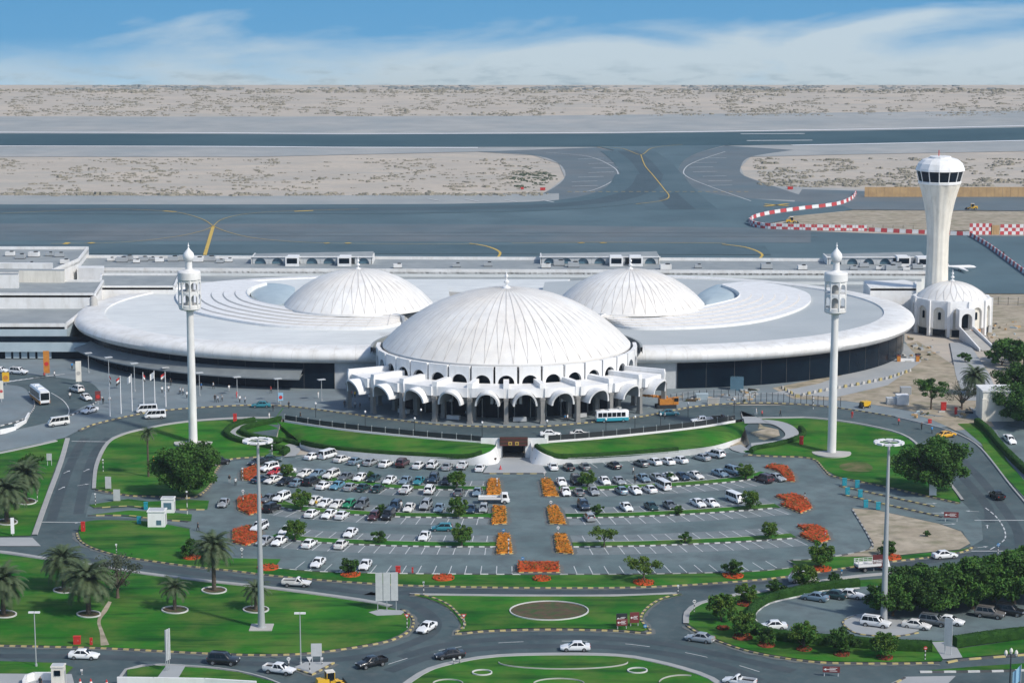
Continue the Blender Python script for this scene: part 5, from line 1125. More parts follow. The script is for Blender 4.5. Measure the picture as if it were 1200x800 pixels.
# parked cars: pixel, kind, colour, nose towards (i) or away from (o) the dome. One list per bay row.
W_, SV, GY, SB, BK, DB, DG, GN, RD_, MA, LB, TL_, GB = 'white', 'silver', 'grey', 'silver-blue', 'black', 'dark blue', 'dark green', 'green', 'red', 'maroon', 'light blue', 'teal', 'grey-brown'
ROWS = [
 ('first row from the terminal, left half', [(367, 534, 's', W_), (384, 533, 'v', W_), (400.6, 537, 's', W_), (417, 539.6, 's', SB), (434.4, 540.8, 's', SV), (452.4, 542.6, 's', W_), (472, 542.4, 'o', MA), (491, 544.4, 's', W_), (507, 544.4, 'o', W_), (524, 546, 's', SV), (542, 545, 'd', W_), (562.4, 547.6, 's', W_)], 'io'),
 ('second row from the terminal, left half', [(302, 540.6, 's', BK), (315, 548, 'o', W_), (324, 552, 's', RD_), (336, 552, 's', W_), (358, 554, 's', W_), (372, 554.4, 's', SB), (388, 556.4, 'o', W_), (405, 558, 's', GY), (422.4, 558.6, 's', W_), (438, 560, 's', DG), (456.5, 562, 's', W_), (475, 562.4, 's', SB), (490.6, 563, 's', TL_), (508, 561, 'o', DB), (523, 563, 's', BK)], 'o'),
 ('third row from the terminal, left half', [(305, 561, 's', DB), (320, 561.6, 's', W_), (334, 563.6, 's', BK), (349, 565, 's', SB), (365, 564, 'o', BK), (380, 568.4, 's', W_), (395, 568.4, 's', LB), (411, 570, 's', SV), (426, 570.6, 's', DG), (443, 571.6, 's', DG), (476, 573.6, 'd', W_), (503.6, 574, 'o', W_), (538, 576, 's', GY), (559.4, 576, 's', SB)], 'i'),
 ('fourth row from the terminal, left half', [(315, 583.6, 's', GY), (330, 583, 'o', W_), (368, 586, 's', W_), (380.6, 589, 's', W_), (395, 590.4, 's', W_), (409, 590.4, 'h', GN), (424, 591.6, 'o', GY), (463, 593.4, 'o', DB), (479.4, 594.5, 's', W_), (499, 592, 'o', SV), (514.6, 595, 's', SB), (552, 596, 's', DB), (566.6, 595.6, 'h', SV)], 'o'),
 ('fifth row from the terminal, left half', [(318.6, 595, 'o', BK), (365.6, 601, 's', W_), (385.6, 602, 's', W_), (401, 603, 's', W_), (438, 604.5, 'h', MA), (455, 603.6, 'o', BK)], 'i'),
 ('sixth row from the terminal, left half', [(304, 618, 'o', W_), (336, 621, 's', W_), (410.6, 624, 's', W_), (497.4, 628, 's', W_)], 'o'),
 ('seventh row from the terminal, left half', [(310, 633.4, 's', SV), (327.4, 633.6, 's', W_), (362.6, 636.4, 's', W_), (400, 637.4, 's', W_)], 'i'),
 ('lowest row along the long lawn', [(372.6, 659, 's', W_), (428, 661.6, 's', W_)], 'o'),
 ('first row from the terminal, right half', [(648, 546, 's', W_), (666.4, 546.4, 's', BK), (685, 546, 's', GY), (719.4, 544.4, 's', BK), (751, 542, 's', GY), (766, 540, 's', W_), (781.6, 539.6, 's', W_), (796, 538, 's', W_), (822, 535, 's', SV), (838, 532, 'o', W_)], 'io'),
 ('second row from the terminal, right half', [(658, 564.4, 's', W_), (675, 563, 'o', BK), (708.6, 563, 's', W_), (725.6, 563, 's', SV), (754, 559.6, 's', SB), (770, 559, 's', SV), (785.6, 558, 's', W_), (799, 557.6, 's', DB), (815, 556.4, 's', W_), (844, 554, 's', SB), (860, 552, 'o', SB)], 'o'),
 ('third row from the terminal, right half', [(663, 575.6, 's', W_), (678, 575.6, 's', GY), (695.6, 575, 's', SV), (728, 574, 's', SB), (744.4, 574, 's', W_), (761, 572.4, 's', W_), (777, 569, 'v', W_), (895, 561, 'o', MA), (910, 559, 's', SV)], 'i'),
 ('fourth row from the terminal, right half', [(684, 592.4, 'o', DB), (734, 593.6, 's', W_), (763.4, 593, 's', DG), (785, 591.6, 's', GY), (818, 589, 's', W_), (833.6, 589, 's', W_), (861, 584, 'v', W_)], 'o'),
 ('fifth row from the terminal, right half', [(690.6, 605.6, 'h', SV)], 'i')]
rnd = random.Random(11)
for rn, cars, nose in ROWS:
    n = len(cars)
    for i, (x, y, k, c) in enumerate(cars):
        p = P(x, y + 3.6); d = Vector((DC.x - p.x, DC.y - p.y)); a = math.atan2(d.y, d.x)
        if nose == 'o' or (nose == 'io' and rnd.random() < .0): a += math.pi
        if nose == 'i' and rnd.random() < .25: a += math.pi
        kn, noun, cat = KN[k]
        pos = 'only car' if n == 1 else '%s from the left' % ORD[i]
        o = place(kn, c, p, a + rnd.uniform(-.04, .04), '%s %s, %s in %s' % (c, noun, pos, rn), cat, 'cars parked below the terminal'); slope_pitch(o)
def drive(kind, col, x, y, ang, label, cat, dy=3.5):
    """ang: heading in the picture plane of the ground, 0 to the right, 90 away from the camera"""
    o = place(kind, col, P(x, y + dy), R(ang), label, cat); slope_pitch(o); return o
drive('hatchback', 'teal', 517.6, 618, 180, 'light teal hatchback driving along the lane between parking rows', 'car')
drive('flatbed_lorry', W_, 579, 586, 0, 'white flatbed lorry crossing by the orange flower beds', 'lorry')
drive('saloon', SV, 262, 589, 265, 'silver saloon alone on the entry side of the car park', 'car'); drive('off_roader', BK, 257, 541, 40, 'black off-roader in the bend beside the large round tree', 'car')
drive('saloon', DG, 318, 537.5, 5, 'dark saloon at the top left corner of the car park', 'car')
for (x, y, k, c, a, l) in ((905, 734, 's', W_, 185, 'white saloon alone at the round end of the lower right car park'), (955, 700, 's', SB, 150, 'silver-blue saloon in the lower right car park, left of a dark one'), (976, 697.5, 's', DG, 155, 'dark green saloon between a silver and a white saloon, lower right car park'), (997, 697, 's', W_, 335, 'white saloon beside the end of the hedge, lower right car park'),
                          (1026, 731, 'o', W_, 335, 'white off-roader with roof rails on the paved island by the mast'), (1074, 733, 's', W_, 335, 'white saloon parked right of the paved island'), (1094, 729, 'o', GY, 335, 'dark grey off-roader beside a white saloon, under the trees'), (1113, 728, 's', W_, 335, 'white saloon partly behind the grey sign board'),
                          (1160, 720, 'o', GB, 335, 'grey-brown off-roader parked under the tree row'), (1183, 717, 'o', BK, 335, 'black off-roader at the far right under the tree row')):
    kn, noun, cat = KN[k]; o = place(kn, c, P(x, y + 4) + Vector((0, 0, .17)), R(a), l, cat, 'cars in the lower right car park')
drive('minibus', W_, 940, 676, 180, 'white minibus on the ring road behind a round tree', 'van', 6)
drive('saloon', W_, 1107, 650, 15, 'white saloon on the ring road beside the sandy patch', 'car'); drive('double_cab_pickup', BK, 1168, 580, 100, 'black pickup driving up the right hand road', 'pickup truck')
drive('saloon', 'yellow', 1109, 508.5, 25, 'yellow taxi at the bend behind the large tree', 'taxi'); drive('saloon', W_, 1183, 514, 280, 'white saloon on the side road at the far right', 'car')
drive('pickup', W_, 348, 683, -8, 'white single cab pickup on the ring road below the car park', 'pickup truck'); drive('saloon', W_, 500, 735, 245, 'white saloon leaving the slip road for the roundabout', 'car')
drive('saloon', BK, 527, 767, 196, 'black saloon on the roundabout', 'car'); drive('saloon', W_, 674, 758, 180, 'white saloon on the roundabout lane, above the oval edging', 'car')
drive('double_cab_pickup', BK, 435, 777, 215, 'black pickup coming off the roundabout', 'pickup truck'); drive('double_cab_pickup', W_, 328, 785, -20, 'white double cab pickup at the lower left junction', 'pickup truck')
drive('off_roader', BK, 262, 774, -10, 'black off-roader on the lower left road', 'car'); drive('saloon', W_, 98.6, 767.5, -5, 'white saloon on the lower left road near the guard hut', 'car')
drive('saloon', SV, 820, 747.5, 155, 'silver saloon joining the roundabout from the right', 'car'); drive('pickup', W_, 866, 799, 155, 'white pickup at the bottom edge of the roundabout', 'pickup truck')
o = drive('flatbed_lorry', W_, 1022, 663, 15, 'white lorry with an empty white cage body on the ring road', 'lorry', 5); rk.build('cage', o)
drive('midi_bus', W_, 717, 489, 10, 'white and teal bus stopped before the entrance canopies', 'bus', 5); drive('saloon', W_, 680, 507.5, 3, 'white saloon on the forecourt road, behind the white one by the parapet', 'car'); drive('saloon', W_, 645, 509, 3, 'white saloon half hidden by the parapet above the underpass', 'car', 2)
drive('saloon', 'teal', 784, 483, 10, 'dark teal saloon beside the orange machine', 'car'); drive('double_cab_pickup', W_, 822, 492, 192, 'white police pickup on the forecourt road', 'pickup truck'); drive('pickup', BK, 846, 490, 12, 'black pickup behind the white police pickup', 'pickup truck')
drive('saloon', 'teal', 306, 474, 182, 'teal saloon at the kerb left of the entrance canopies', 'car', 3); drive('minibus', W_, 172, 480, 195, 'white minibus behind another, nearer the flagpoles', 'van'); drive('minibus', W_, 182, 486.5, 192, 'white minibus in front of another, nearer the lawn', 'van')
for (x, y, k, a, l) in ((22, 436, 'o', -20, 'white off-roader dropping off by the annex, second from the left'), (1, 434, 's', -20, 'white saloon at the left edge by the annex'), (90, 457, 'o', 130, 'white off-roader at the head of the waiting cars'), (101, 466, 's', -60, 'white saloon behind the waiting white off-roader'), (105, 481, 's', 240, 'white saloon turning out of the drop-off loop'), (69, 496, 'v', 205, 'white people carrier leaving the drop-off loop')):
    o = place(KN[k][0], W_, P(x, y + 3) + Vector((0, 0, .16)), R(a), l, KN[k][2]); slope_pitch(o)
o = drive('coach', W_, 47, 468, -65, 'white coach with orange lower panels at the drop-off', 'coach', 3); o.location.z += .16
# any prototype the picture does not use is removed with its parts
for k, r_ in PROTO.items():
    if k not in USED:
        for c in list(r_.children_recursive) + [r_]: bpy.data.objects.remove(c)
# wheel loader, dumper and a low orange crawler machine
def at_thing(name, label, cat, x, y, rz=0, group=None, dz=0): p = P(x, y); p.z += dz; return thing(name, label, cat, tuple(p), R(rz), group)
def loader(x, y, rz, label, s=1):
    t = at_thing('wheel_loader', label, 'wheel loader', x, y, rz); t.scale = (s, s, s); b = MB(); b.box((-1.5, 0, 1.25), (2.2, 1.7, 1.1), 'yellow', taper=.9); b.box((.6, 0, 1.0), (1.6, 1.1, .6), 'yellow'); b.build('body', t)
    b = MB(); b.box((-.2, 0, 2.2), (1.3, 1.4, 1.3), 'car_glass'); c = b.build('cab', t); b = MB(); b.box((-.2, 0, 2.95), (1.5, 1.6, .14), 'cream')
    for a in (-1, 1):
        for q in (-1, 1): b.box((-.2 + a * .68, q * .72, 2.2), (.1, .1, 1.4), 'yellow')
    b.build('cab_frame', c); b = MB()
    for q in (-1, 1): b.tube((.6, q * .5, 1.3), (2.3, q * .5, .7), .14, .12, 'yellow', 6)
    b.build('lift_arm', t); b = MB(); b.face([(2.2, -1.2, .15), (3.3, -1.2, .1), (3.3, 1.2, .1), (2.2, 1.2, .15)], 'dark_metal'); b.face([(2.2, -1.2, .15), (2.2, 1.2, .15), (2.4, 1.2, 1.2), (2.4, -1.2, 1.2)], 'dark_metal')
    for q in (-1, 1): b.face([(2.2, q * 1.2, .15), (3.3, q * 1.2, .1), (2.4, q * 1.2, 1.2)], 'dark_metal')
    b.build('bucket', t); wm = wheel_mesh(.62, .5)
    for a in (1.1, -1.5):
        for q in (-1, 1): h = link('wheel', wm, t); h.location = (a, q * .95, .62); h.rotation_euler = (math.pi / 2, 0, 0)
loader(388, 805, 20, 'yellow wheel loader waiting at the lower left traffic island', .85); loader(928, 262, 0, 'small yellow digger inside the red and white barriers on the apron', .9)
loader(1139, 246, 180, 'yellow digger beyond the checkered hoarding, by the control tower cab', .9)
t = at_thing('crawler_crane', 'orange crawler crane lying low beside the last canopy', 'crane', 775, 478, 8); b = MB(); b.box((1.2, 0, 1.6), (3.6, 2.2, 1.3), 'orange'); b.box((3.2, -.7, 1.8), (1.2, 1.0, 1.7), 'orange'); b.build('body', t); b = MB()
for q in (-1, 1): b.box((1.0, q * 1.1, .5), (4.6, .6, .8), 'dark_metal')
b.build('track', t); b = MB(); b.tube((1.5, .3, 2.5), (-7.5, .6, 3.3), .35, .22, 'orange', 6)
for k in range(8): b.box((-.2 - k * .9, .35 + k * .03, 2.65 + k * .08), (.12, .9, .6), 'orange')
b.build('boom', t); b = MB(); b.box((3.25, -1.21, 2.1), (1.0, .05, .8), 'car_glass'); b.build('cab_window', t)
t = at_thing('dumper', 'small yellow dumper tipped at the kerb by the works yard', 'dumper', 1014, 478, 30); b = MB(); b.box((0, 0, 1.1), (1.8, 1.3, 1.1), 'yellow', taper=1.2); b.build('skip', t); b = MB(); b.box((-.3, 0, .5), (2.6, .9, .35), 'dark_metal'); b.box((-1.3, 0, 1.0), (.5, .8, .7), 'dark_metal'); b.build('chassis', t); wm = wheel_mesh(.38, .3)
for a in (.7, -1.1):
    for q in (-1, 1): h = link('wheel', wm, t); h.location = (a, q * .6, .38); h.rotation_euler = (math.pi / 2, 0, 0)
# ------------------------------------------------------------------ plants
def leafquad(b, c, s, rnd, m, flat=.0):
    n = Vector((rnd.gauss(0, 1), rnd.gauss(0, 1), rnd.gauss(.35, 1))).normalized(); u = n.orthogonal().normalized(); v = n.cross(u); a = rnd.uniform(0, 6.3)
    u, v = u * math.cos(a) + v * math.sin(a), v * math.cos(a) - u * math.sin(a); l = s * rnd.uniform(.8, 1.4); w = s * rnd.uniform(.45, .7)
    b.face([c - u * l, c + v * w - u * l * .1, c + u * l, c - v * w - u * l * .1], m)
def broadleaf(seed, rx, h, trunk_h, tr, nleaf, leaf, mats, nclump=26, bottom=.0, limbs=6):
    """crown of leaf clumps spread through an uneven ellipsoid, on a tapered trunk with limbs"""
    rnd = random.Random(seed); b = MB(); cl = []; ch = (h - trunk_h) / 2; cz = trunk_h + ch
    while len(cl) < nclump:
        p = Vector((rnd.uniform(-1, 1), rnd.uniform(-1, 1), rnd.uniform(-1, 1)))
        if p.length > 1 or (p.z < -.75 + bottom): continue
        k = .6 + .45 * rnd.random(); p = p.normalized() * (p.length ** .5) * k
        r = rnd.uniform(.15, .38); cl.append((Vector((p.x * rx, p.y * rx, cz + p.z * ch)), r * rx, r * max(ch, rx * .6), rnd.choice((.15, .5, .95))))
    for i in range(nleaf):
        c, rh, rv, pl = cl[rnd.randrange(len(cl))]; d = Vector((rnd.gauss(0, 1), rnd.gauss(0, 1), rnd.gauss(0, 1))).normalized() * (rnd.random() ** .45)
        q = c + Vector((d.x * rh, d.y * rh, d.z * rv))
        if q.z < trunk_h * .6: q.z = trunk_h * .6 + rnd.random() * .4
        leafquad(b, q, leaf, rnd, mats[0] if rnd.random() < pl else mats[1])
    t = MB(); t.lathe([(tr * 1.5, -.1), (tr, .3), (tr * .8, trunk_h), (tr * .5, trunk_h + ch * .8)], 'bark', n=8)
    for i in range(limbs):
        c = cl[rnd.randrange(len(cl))][0]; t.tube((0, 0, trunk_h * rnd.uniform(.75, 1.05)), tuple(c), tr * .5, tr * .12, 'bark', 6, False)
    return b.mesh('crown'), t.mesh('trunk', 40)
VAR = {
 'round': [broadleaf(s, 1.75, 3.1, .35, .12, 4200, .135, ('leaf_olive', 'leaf'), 34) for s in (1, 2, 3)],
 'shrub': [broadleaf(s, 1.4, 2.2, .2, .1, 2600, .13, ('leaf_dark', 'leaf')) for s in (4, 5)],
 'open': [broadleaf(8, 2.6, 3.8, 1.3, .13, 2300, .15, ('leaf_olive', 'leaf_olive'), 22, .3)],
 'big': [broadleaf(s, 6.6, 12.0, .9, .45, 26000, .27, ('leaf', 'leaf_dark'), 80) for s in (21, 22)],
 'mass': [broadleaf(s, 4.9, 7.2, .8, .3, 15000, .24, ('leaf_dark', 'leaf'), 56) for s in (31, 32, 33)],
 'acacia': [broadleaf(41, 4.2, 7.6, 2.6, .22, 3600, .2, ('leaf_dark', 'leaf'), 24, .2, 9)],
 'dry': [broadleaf(51, 4.0, 6.5, 1.6, .25, 1700, .16, ('leaf_grey', 'leaf_grey'), 26, .1, 22)],
 'bush': [broadleaf(s, 2.6, 3.4, .3, .1, 1500, .3, ('leaf_dark', 'leaf'), 20) for s in (61, 62)],
}
def tree(kind, x, y, scale, label, group, name='tree', cat='tree', rz=None, dz=.12, sz=None):
    p = P(x, y); v = VAR[kind]; me = v[int(abs(x * 7 + y)) % len(v)]
    t = thing(name, label, cat, (p.x, p.y, p.z + dz), (x * 1.7) % 6.28 if rz is None else rz, group); t.scale = (scale, scale, sz or scale); link('crown', me[0], t); link('trunk', me[1], t); return t
G1 = 'small trees among the parking bays'
for x, y, s, l in ((336, 561, .95, 'round tree among cars near the first red bed'), (352.5, 598, 1.25, 'bright round tree on the second grass strip, left of the white cars'), (346, 633, 1.25, 'round tree on the lowest grass strip, left end'), (535, 573, 1.2, 'round tree on the first grass strip by the motorcycles'), (537.5, 606, 1.2, 'round tree on the second grass strip beside the lorry'), (541, 640, 1.25, 'round tree on the lowest grass strip, left of the walkway'),
                   (688, 571, 1.05, 'round tree on the first strip right of the walkway'), (874, 562, 1.05, 'round tree at the right end of the first grass strip'), (879, 597, 1.15, 'dark round tree beside the white minibus'), (901, 632, 1.0, 'round tree at the right end of the lowest strip'), (962, 666, 1.45, 'round tree on the long lawn at its right end')):
    tree('round', x, y, s, l, G1)
for x, y, s, l in ((708, 641, 1.0, 'loose spreading tree on the lowest strip, right of the walkway'), (754.5, 682, 1.15, 'loose spreading tree in a red bed on the long lawn')): tree('open', x, y, s, l, G1)
for x, y, s, l in ((434, 562.5, .8, 'dark bush between a white and a dark saloon'), (447, 602, .8, 'dark bush on the second strip beside the black off-roader'), (444, 636, 1.0, 'small dark tree on the lowest strip between empty bays'), (411, 672.5, 1.25, 'dark round shrub in a red bed below the white saloon'), (700, 603, .9, 'small green shrub below the dark blue off-roader'), (785, 563, .75, 'small shrub among the right hand cars, first strip'), (794, 603.5, .8, 'thin shrub beside the grey saloon on the second strip'), (803, 637, .95, 'small dark tree on the lowest strip, right half'), (859, 674, 1.25, 'dark shrub in a red bed on the long lawn, right half'), (1041.5, 652, 1.3, 'dark shrub in a red bed by the sandy patch'), (225, 653, 1.5, 'dark shrub in a red bed beside the palm'), (1086, 629, .5, 'tiny bush standing in the sandy patch')):
    tree('shrub', x, y, s, l, 'dark shrubs of the car park', 'shrub', 'shrub')
G2 = 'round trees ringing the lower right car park'
for x, y, s, l in ((874, 707, 1.05, 'round tree at the slip road, highest of the lower right trees'), (845, 728, 1.5, 'broad round tree left of the curved hedge, largest in its row'), (870, 746, 1.3, 'round tree in front of the broad one by the curved hedge'), (942, 690, 1.3, 'round tree before the white minibus'), (942, 760, 1.35, 'round tree before the hedge left of the gap'), (1036.5, 770.5, 1.3, 'yellowish round tree before the straight hedge')): tree('round', x, y, s, l, G2)
for x, y, s, l in ((898, 754.5, 1.25, 'small dark shrub in a red bed under the white saloon'), (909, 696.5, 1.1, 'dark shrub between two round trees on the ring road'), (986.5, 766, 1.75, 'dark bushy shrub before the straight hedge'), (977, 685, .95, 'small dark shrub at the end of the hedge')): tree('shrub', x, y, s, l, 'dark shrubs of the lower right lawn', 'shrub', 'shrub')
for x, y, w, l in ((225, 654, 1.6, 'dark shrub beside the palm'), (411, 674, 1.7, 'dark shrub below the white saloon'), (754.5, 683.5, 1.8, 'loose spreading tree'), (859, 675.5, 1.8, 'dark shrub right of the spreading tree'), (1042, 653.5, 2.2, 'shrub by the sandy patch'), (962, 667.5, 1.8, 'round tree at the right end of the lawn'), (874, 708.5, 1.5, 'highest tree at the slip road'), (870, 747.5, 1.6, 'tree in front of the broad one'), (847, 737, 1.0, 'broad tree by the slip road'), (898, 756.5, 1.4, 'small shrub under the white saloon'), (942, 761.5, 1.2, 'tree before the hedge'), (986, 767.5, 1.2, 'dark bushy shrub before the hedge'), (1037, 771.5, 1.2, 'yellowish tree before the hedge')):
    ringbed(x, y, w, 'flower_dull' if y > 690 else 'flower_red', 'red flowers round the foot of the ' + l, .3, 'rings of red flowers round the trees')
tree('big', 219, 581, .98, 'large dense round tree left of the car park', 'large dense trees', sz=.92); tree('big', 1091, 577, 1.0, 'large dense round tree right of the exit lanes', 'large dense trees', sz=.95)
for i, (x, y, s) in enumerate(((1046, 722, .95), (1068, 716, 1.0), (1092, 719, 1.05), (1116, 712, 1.0), (1140, 714, 1.1), (1164, 706, 1.1), (1188, 708, 1.15), (1210, 700, 1.2), (1080, 707, .9), (1128, 703, .95), (1176, 697, 1.0))):
    tree('mass', x, y, s, 'dense dark tree of the long tree row, %s' % ('beside the tall mast' if i == 0 else 'front line, %s from the mast' % ORD[i] if i < 8 else 'back line, %s from the mast' % ORD[i - 8]), 'tree row of the lower right car park')
tree('acacia', 1091, 480, 1.0, 'feathery acacia with open crown by the works yard', None); tree('dry', 1127, 480, .95, 'half bare grey tree beside the acacia', None); tree('mass', 1195, 466, 1.15, 'dark tree at the right edge behind the white gatehouse', None); tree('mass', 1205, 500, 1.2, 'dark tree at the right edge beside the side road', None); tree('big', 1183, 492, .8, 'dense tree at the right edge before the white gatehouse', 'large dense trees', sz=.66)
for x, y, s, l in ((1174, 428, 1.6, 'dark bush right of the tower ramp, left of two'), (1187, 424, 1.8, 'dark bush right of the tower ramp, taller of two'), (1199, 432, 1.9, 'dark bush at the right edge by the ramp'), (1165, 425, .8, 'low grey bush beside the tower ramp'), (1131, 425, .7, 'dry round bush in the curve of the ramp path')): tree('bush', x, y, s, l, 'bushes below the control tower', 'bush', 'bush')
tree('dry', 138, 701, 1.15, 'grey half bare tree between the date palms', None); tree('bush', 36, 552, 1.0, 'green bush behind the upper left palms', None, 'bush', 'bush')
# date palms
def palm_mesh(seed, th, fl, nf, tr):
    rnd = random.Random(seed); b = MB()
    for i in range(nf):
        az_ = i * 2.39996 + rnd.uniform(-.2, .2); q = i / nf; e0 = R(82 - 105 * q + rnd.uniform(-8, 8)); L_ = fl * rnd.uniform(.82, 1.08); n = 11; pos = Vector((0, 0, th)); pts = [pos.copy()]; e = e0
        for k in range(n):
            pos = pos + Vector((math.cos(az_) * math.cos(e), math.sin(az_) * math.cos(e), math.sin(e))) * (L_ / n); e -= R(4.5 + 4.5 * k / n + 3 * (1 - abs(q - .3))); pts.append(pos.copy())
        side = Vector((-math.sin(az_), math.cos(az_), 0))
        for k in range(1, n):
            p = pts[k]; d = (pts[k + 1] - pts[k]).normalized(); up = d.cross(side); ll = fl * .24 * math.sin(math.pi * min(1, .18 + .82 * k / n)) ** .6
            for s in (-1, 1):
                for h in (0, .5):
                    o_ = p + d * (L_ / n) * h; tip = o_ + (side * s * .78 + d * .62 - up * .0).normalized() * ll + Vector((0, 0, -.18 * ll + rnd.uniform(-.08, .12))); w = d * .075 * fl / 3.2
                    b.face([o_ - w, tip, o_ + w], 'palm_leaf')
            r_ = Vector((0, 0, .035)) + side * .03; b.face([pts[k - 1] - r_, pts[k] - r_, pts[k] + r_, pts[k - 1] + r_], 'palm_leaf')
    t = MB(); prof = []
    for k in range(int(th / .28) + 1): z = k * .28; rr = tr * (1.18 - .25 * z / th); prof += [(rr * .9, z), (rr, z + .2)]
    prof += [(tr * 1.3, th - .2), (tr * .5, th + .35)]; prof = sorted(prof, key=lambda q: q[1]); t.lathe(prof, 'palm_bark', n=9)
    return b.mesh('fronds'), t.mesh('trunk', 30)
PALM = {'full': [palm_mesh(s, 5.3, 4.9, 80, .36) for s in (1, 2)], 'high': [palm_mesh(5, 7.4, 4.5, 74, .34)], 'young': [palm_mesh(3, 3.2, 2.9, 34, .25)], 'tall': [palm_mesh(4, 9.2, 2.4, 30, .2)]}
GP = 'date palms on the lawns'
RINGL = {8: 'white edged soil ring round the big palm at the left edge, upper lawn', 30: 'white edged soil ring round the upper left palm by the ring road', 75: 'white edged soil ring round the palm behind another', 104: 'white edged soil ring round the palm before the bare tree', 4: 'white edged soil ring at the left edge of the big lawn', 205: 'white edged soil ring round the lone young palm', 251: 'white edged soil ring round the palm before the dark shrub', 300: 'white edged soil ring beside the tall mast'}
def palm(k, x, y, s, label, ring=0, g_=GP):
    p = P(x, y); me = PALM[k][int(x) % len(PALM[k])]; t = thing('date_palm', label, 'palm tree', (p.x, p.y, p.z + .1), (x * 1.3) % 6.28, g_); t.scale = (s, s, s); link('fronds', me[0], t); link('trunk', me[1], t)
    if ring: plant_ring(x, y + .5, ring, ring * .285, RINGL[int(x)], 'soil', .22)
palm('full', 8, 612, 1.1, 'big date palm at the left edge of the upper left lawn, lower one', 13); palm('full', 30, 588, 1.0, 'big date palm on the upper left lawn, beside the ring road', 13)
palm('full', 75, 692, .95, 'full date palm behind another, by the bare tree', 13); palm('full', 104, 720, 1.1, 'full date palm in front of the bare tree', 14.5); palm('full', 4, 720, 1.0, 'full date palm at the left edge of the big lawn', 16)
palm('young', 205, 715, 1.15, 'small young date palm alone on the big lawn', 16); palm('high', 251, 692, 1.0, 'date palm at the top of the big lawn, before the dark shrub', 15); palm('young', 300, 714.5, 1.05, 'small young date palm right beside the tall mast', 15.5)
palm('tall', 174, 559, 1.0, 'thin tall palm with a small crown on the upper lawn', 0); palm('full', 1142, 463, .85, 'date palm by the tower ramp', 0)
# hedges
def hedge(px, w, h, label, dz=.12, group='clipped hedges', m='hedge'):
    c = rsw([P(x, y) for x, y in catmull(px, 6)], max(8, int(len(px) * 12))); b = MB(); rows = []; rnd = random.Random(int(px[0][0]) + 5)
    for i, p in enumerate(c):
        d = c[min(i + 1, len(c) - 1)] - c[max(i - 1, 0)]; d.z = 0; d.normalize(); n = Vector((-d.y, d.x, 0)); p = p + Vector((0, 0, dz))
        rows.append([p + n * (a * w / 2 + rnd.uniform(-.05, .05)) + Vector((0, 0, z * h + rnd.uniform(-.04, .04) * (z > 0))) for a, z in ((-1.0, 0), (-1.05, .5), (-.98, .9), (-.7, 1.03), (0, 1.06), (.7, 1.03), (.98, .9), (1.05, .5), (1, 0))])
    b.grid(rows, m); b.face(rows[0], m); b.face(rows[-1][::-1], m); o = b
    L_ = sum((q - p).length for p, q in zip(c, c[1:]))
    for _ in range(int(L_ * (w + 2 * h) * 9)):
        i = rnd.randrange(len(c) - 1); t = rnd.random(); k = rnd.randrange(8); s = rnd.random(); p = rows[i][k].lerp(rows[i][k + 1], s).lerp(rows[i + 1][k].lerp(rows[i + 1][k + 1], s), t); leafquad(o, p, .13, rnd, m if rnd.random() < .7 else 'leaf')
    return tag(o.build('hedge', None, 60), label, 'hedge', group)
hedge([(880, 726), (878, 735), (895, 746), (930, 752), (990, 757), (1040, 761), (1092, 763)], 1.5, 1.5, 'long dark hedge curving round the lower edge of the lower right car park')
hedge([(878, 726), (884, 716), (900, 706), (930, 697), (962, 691), (1006, 686.5)], 1.3, 1.2, 'curved hedge along the upper edge of the lower right car park'); hedge([(1118, 758), (1160, 752), (1210, 746), (1290, 735)], 1.5, 1.6, 'straight dark hedge right of the gap with the sign board')
hedge([(640, 541.5), (620, 530)], .1, .1, '') if 0 else None
hedge([(298, 494.5), (280, 498.5), (268, 505), (266, 511), (280, 518), (310, 524), (336, 529), (330, 533.5)], 1.2, 1.0, 'dark hedge curling along the outer edge of the left footpath'); hedge([(330, 493), (300, 500), (285, 505), (286, 510), (305, 515.5), (340, 520), (352, 523)], 1.1, 1.0, 'dark hedge on the inner side of the left footpath')
hedge([(938, 503), (942, 510), (930, 517), (905, 523.5), (885, 527), (880, 531)], 1.0, .8, 'low hedge along the right footpath'); hedge([(1145, 497), (1160, 510), (1172, 525), (1200, 553), (1240, 590)], 1.4, 1.3, 'straight hedge between the side road and the verge, right edge')
def wl_hedge(pts, lab):
    c = pts; b = MB(); rows = []; rnd = random.Random(9)
    for i, p in enumerate(c):
        d = c[min(i + 1, len(c) - 1)] - c[max(i - 1, 0)]; d.z = 0; d.normalize(); n = Vector((-d.y, d.x, 0)); rows.append([p + n * a * .45 + Vector((0, 0, z * .75 + rnd.uniform(-.04, .04))) for a, z in ((-1, -.3), (-1.05, .5), (-.7, 1), (.7, 1.03), (1.05, .5), (1, -.3))])
    b.grid(rows, 'hedge'); b.face(rows[0], 'hedge'); b.face(rows[-1][::-1], 'hedge')
    for _ in range(900):
        i = rnd.randrange(len(c) - 1); k = rnd.randrange(5); leafquad(b, rows[i][k].lerp(rows[i + 1][k + 1], rnd.random()), .12, rnd, 'hedge' if rnd.random() < .75 else 'leaf')
    tag(b.build('hedge', None, 60), lab, 'hedge', 'clipped hedges')
wl_hedge(HL[2:39], 'low dark hedge on top of the white wall, left bank'); wl_hedge(HR[2:36], 'low dark hedge on top of the white wall, right bank')
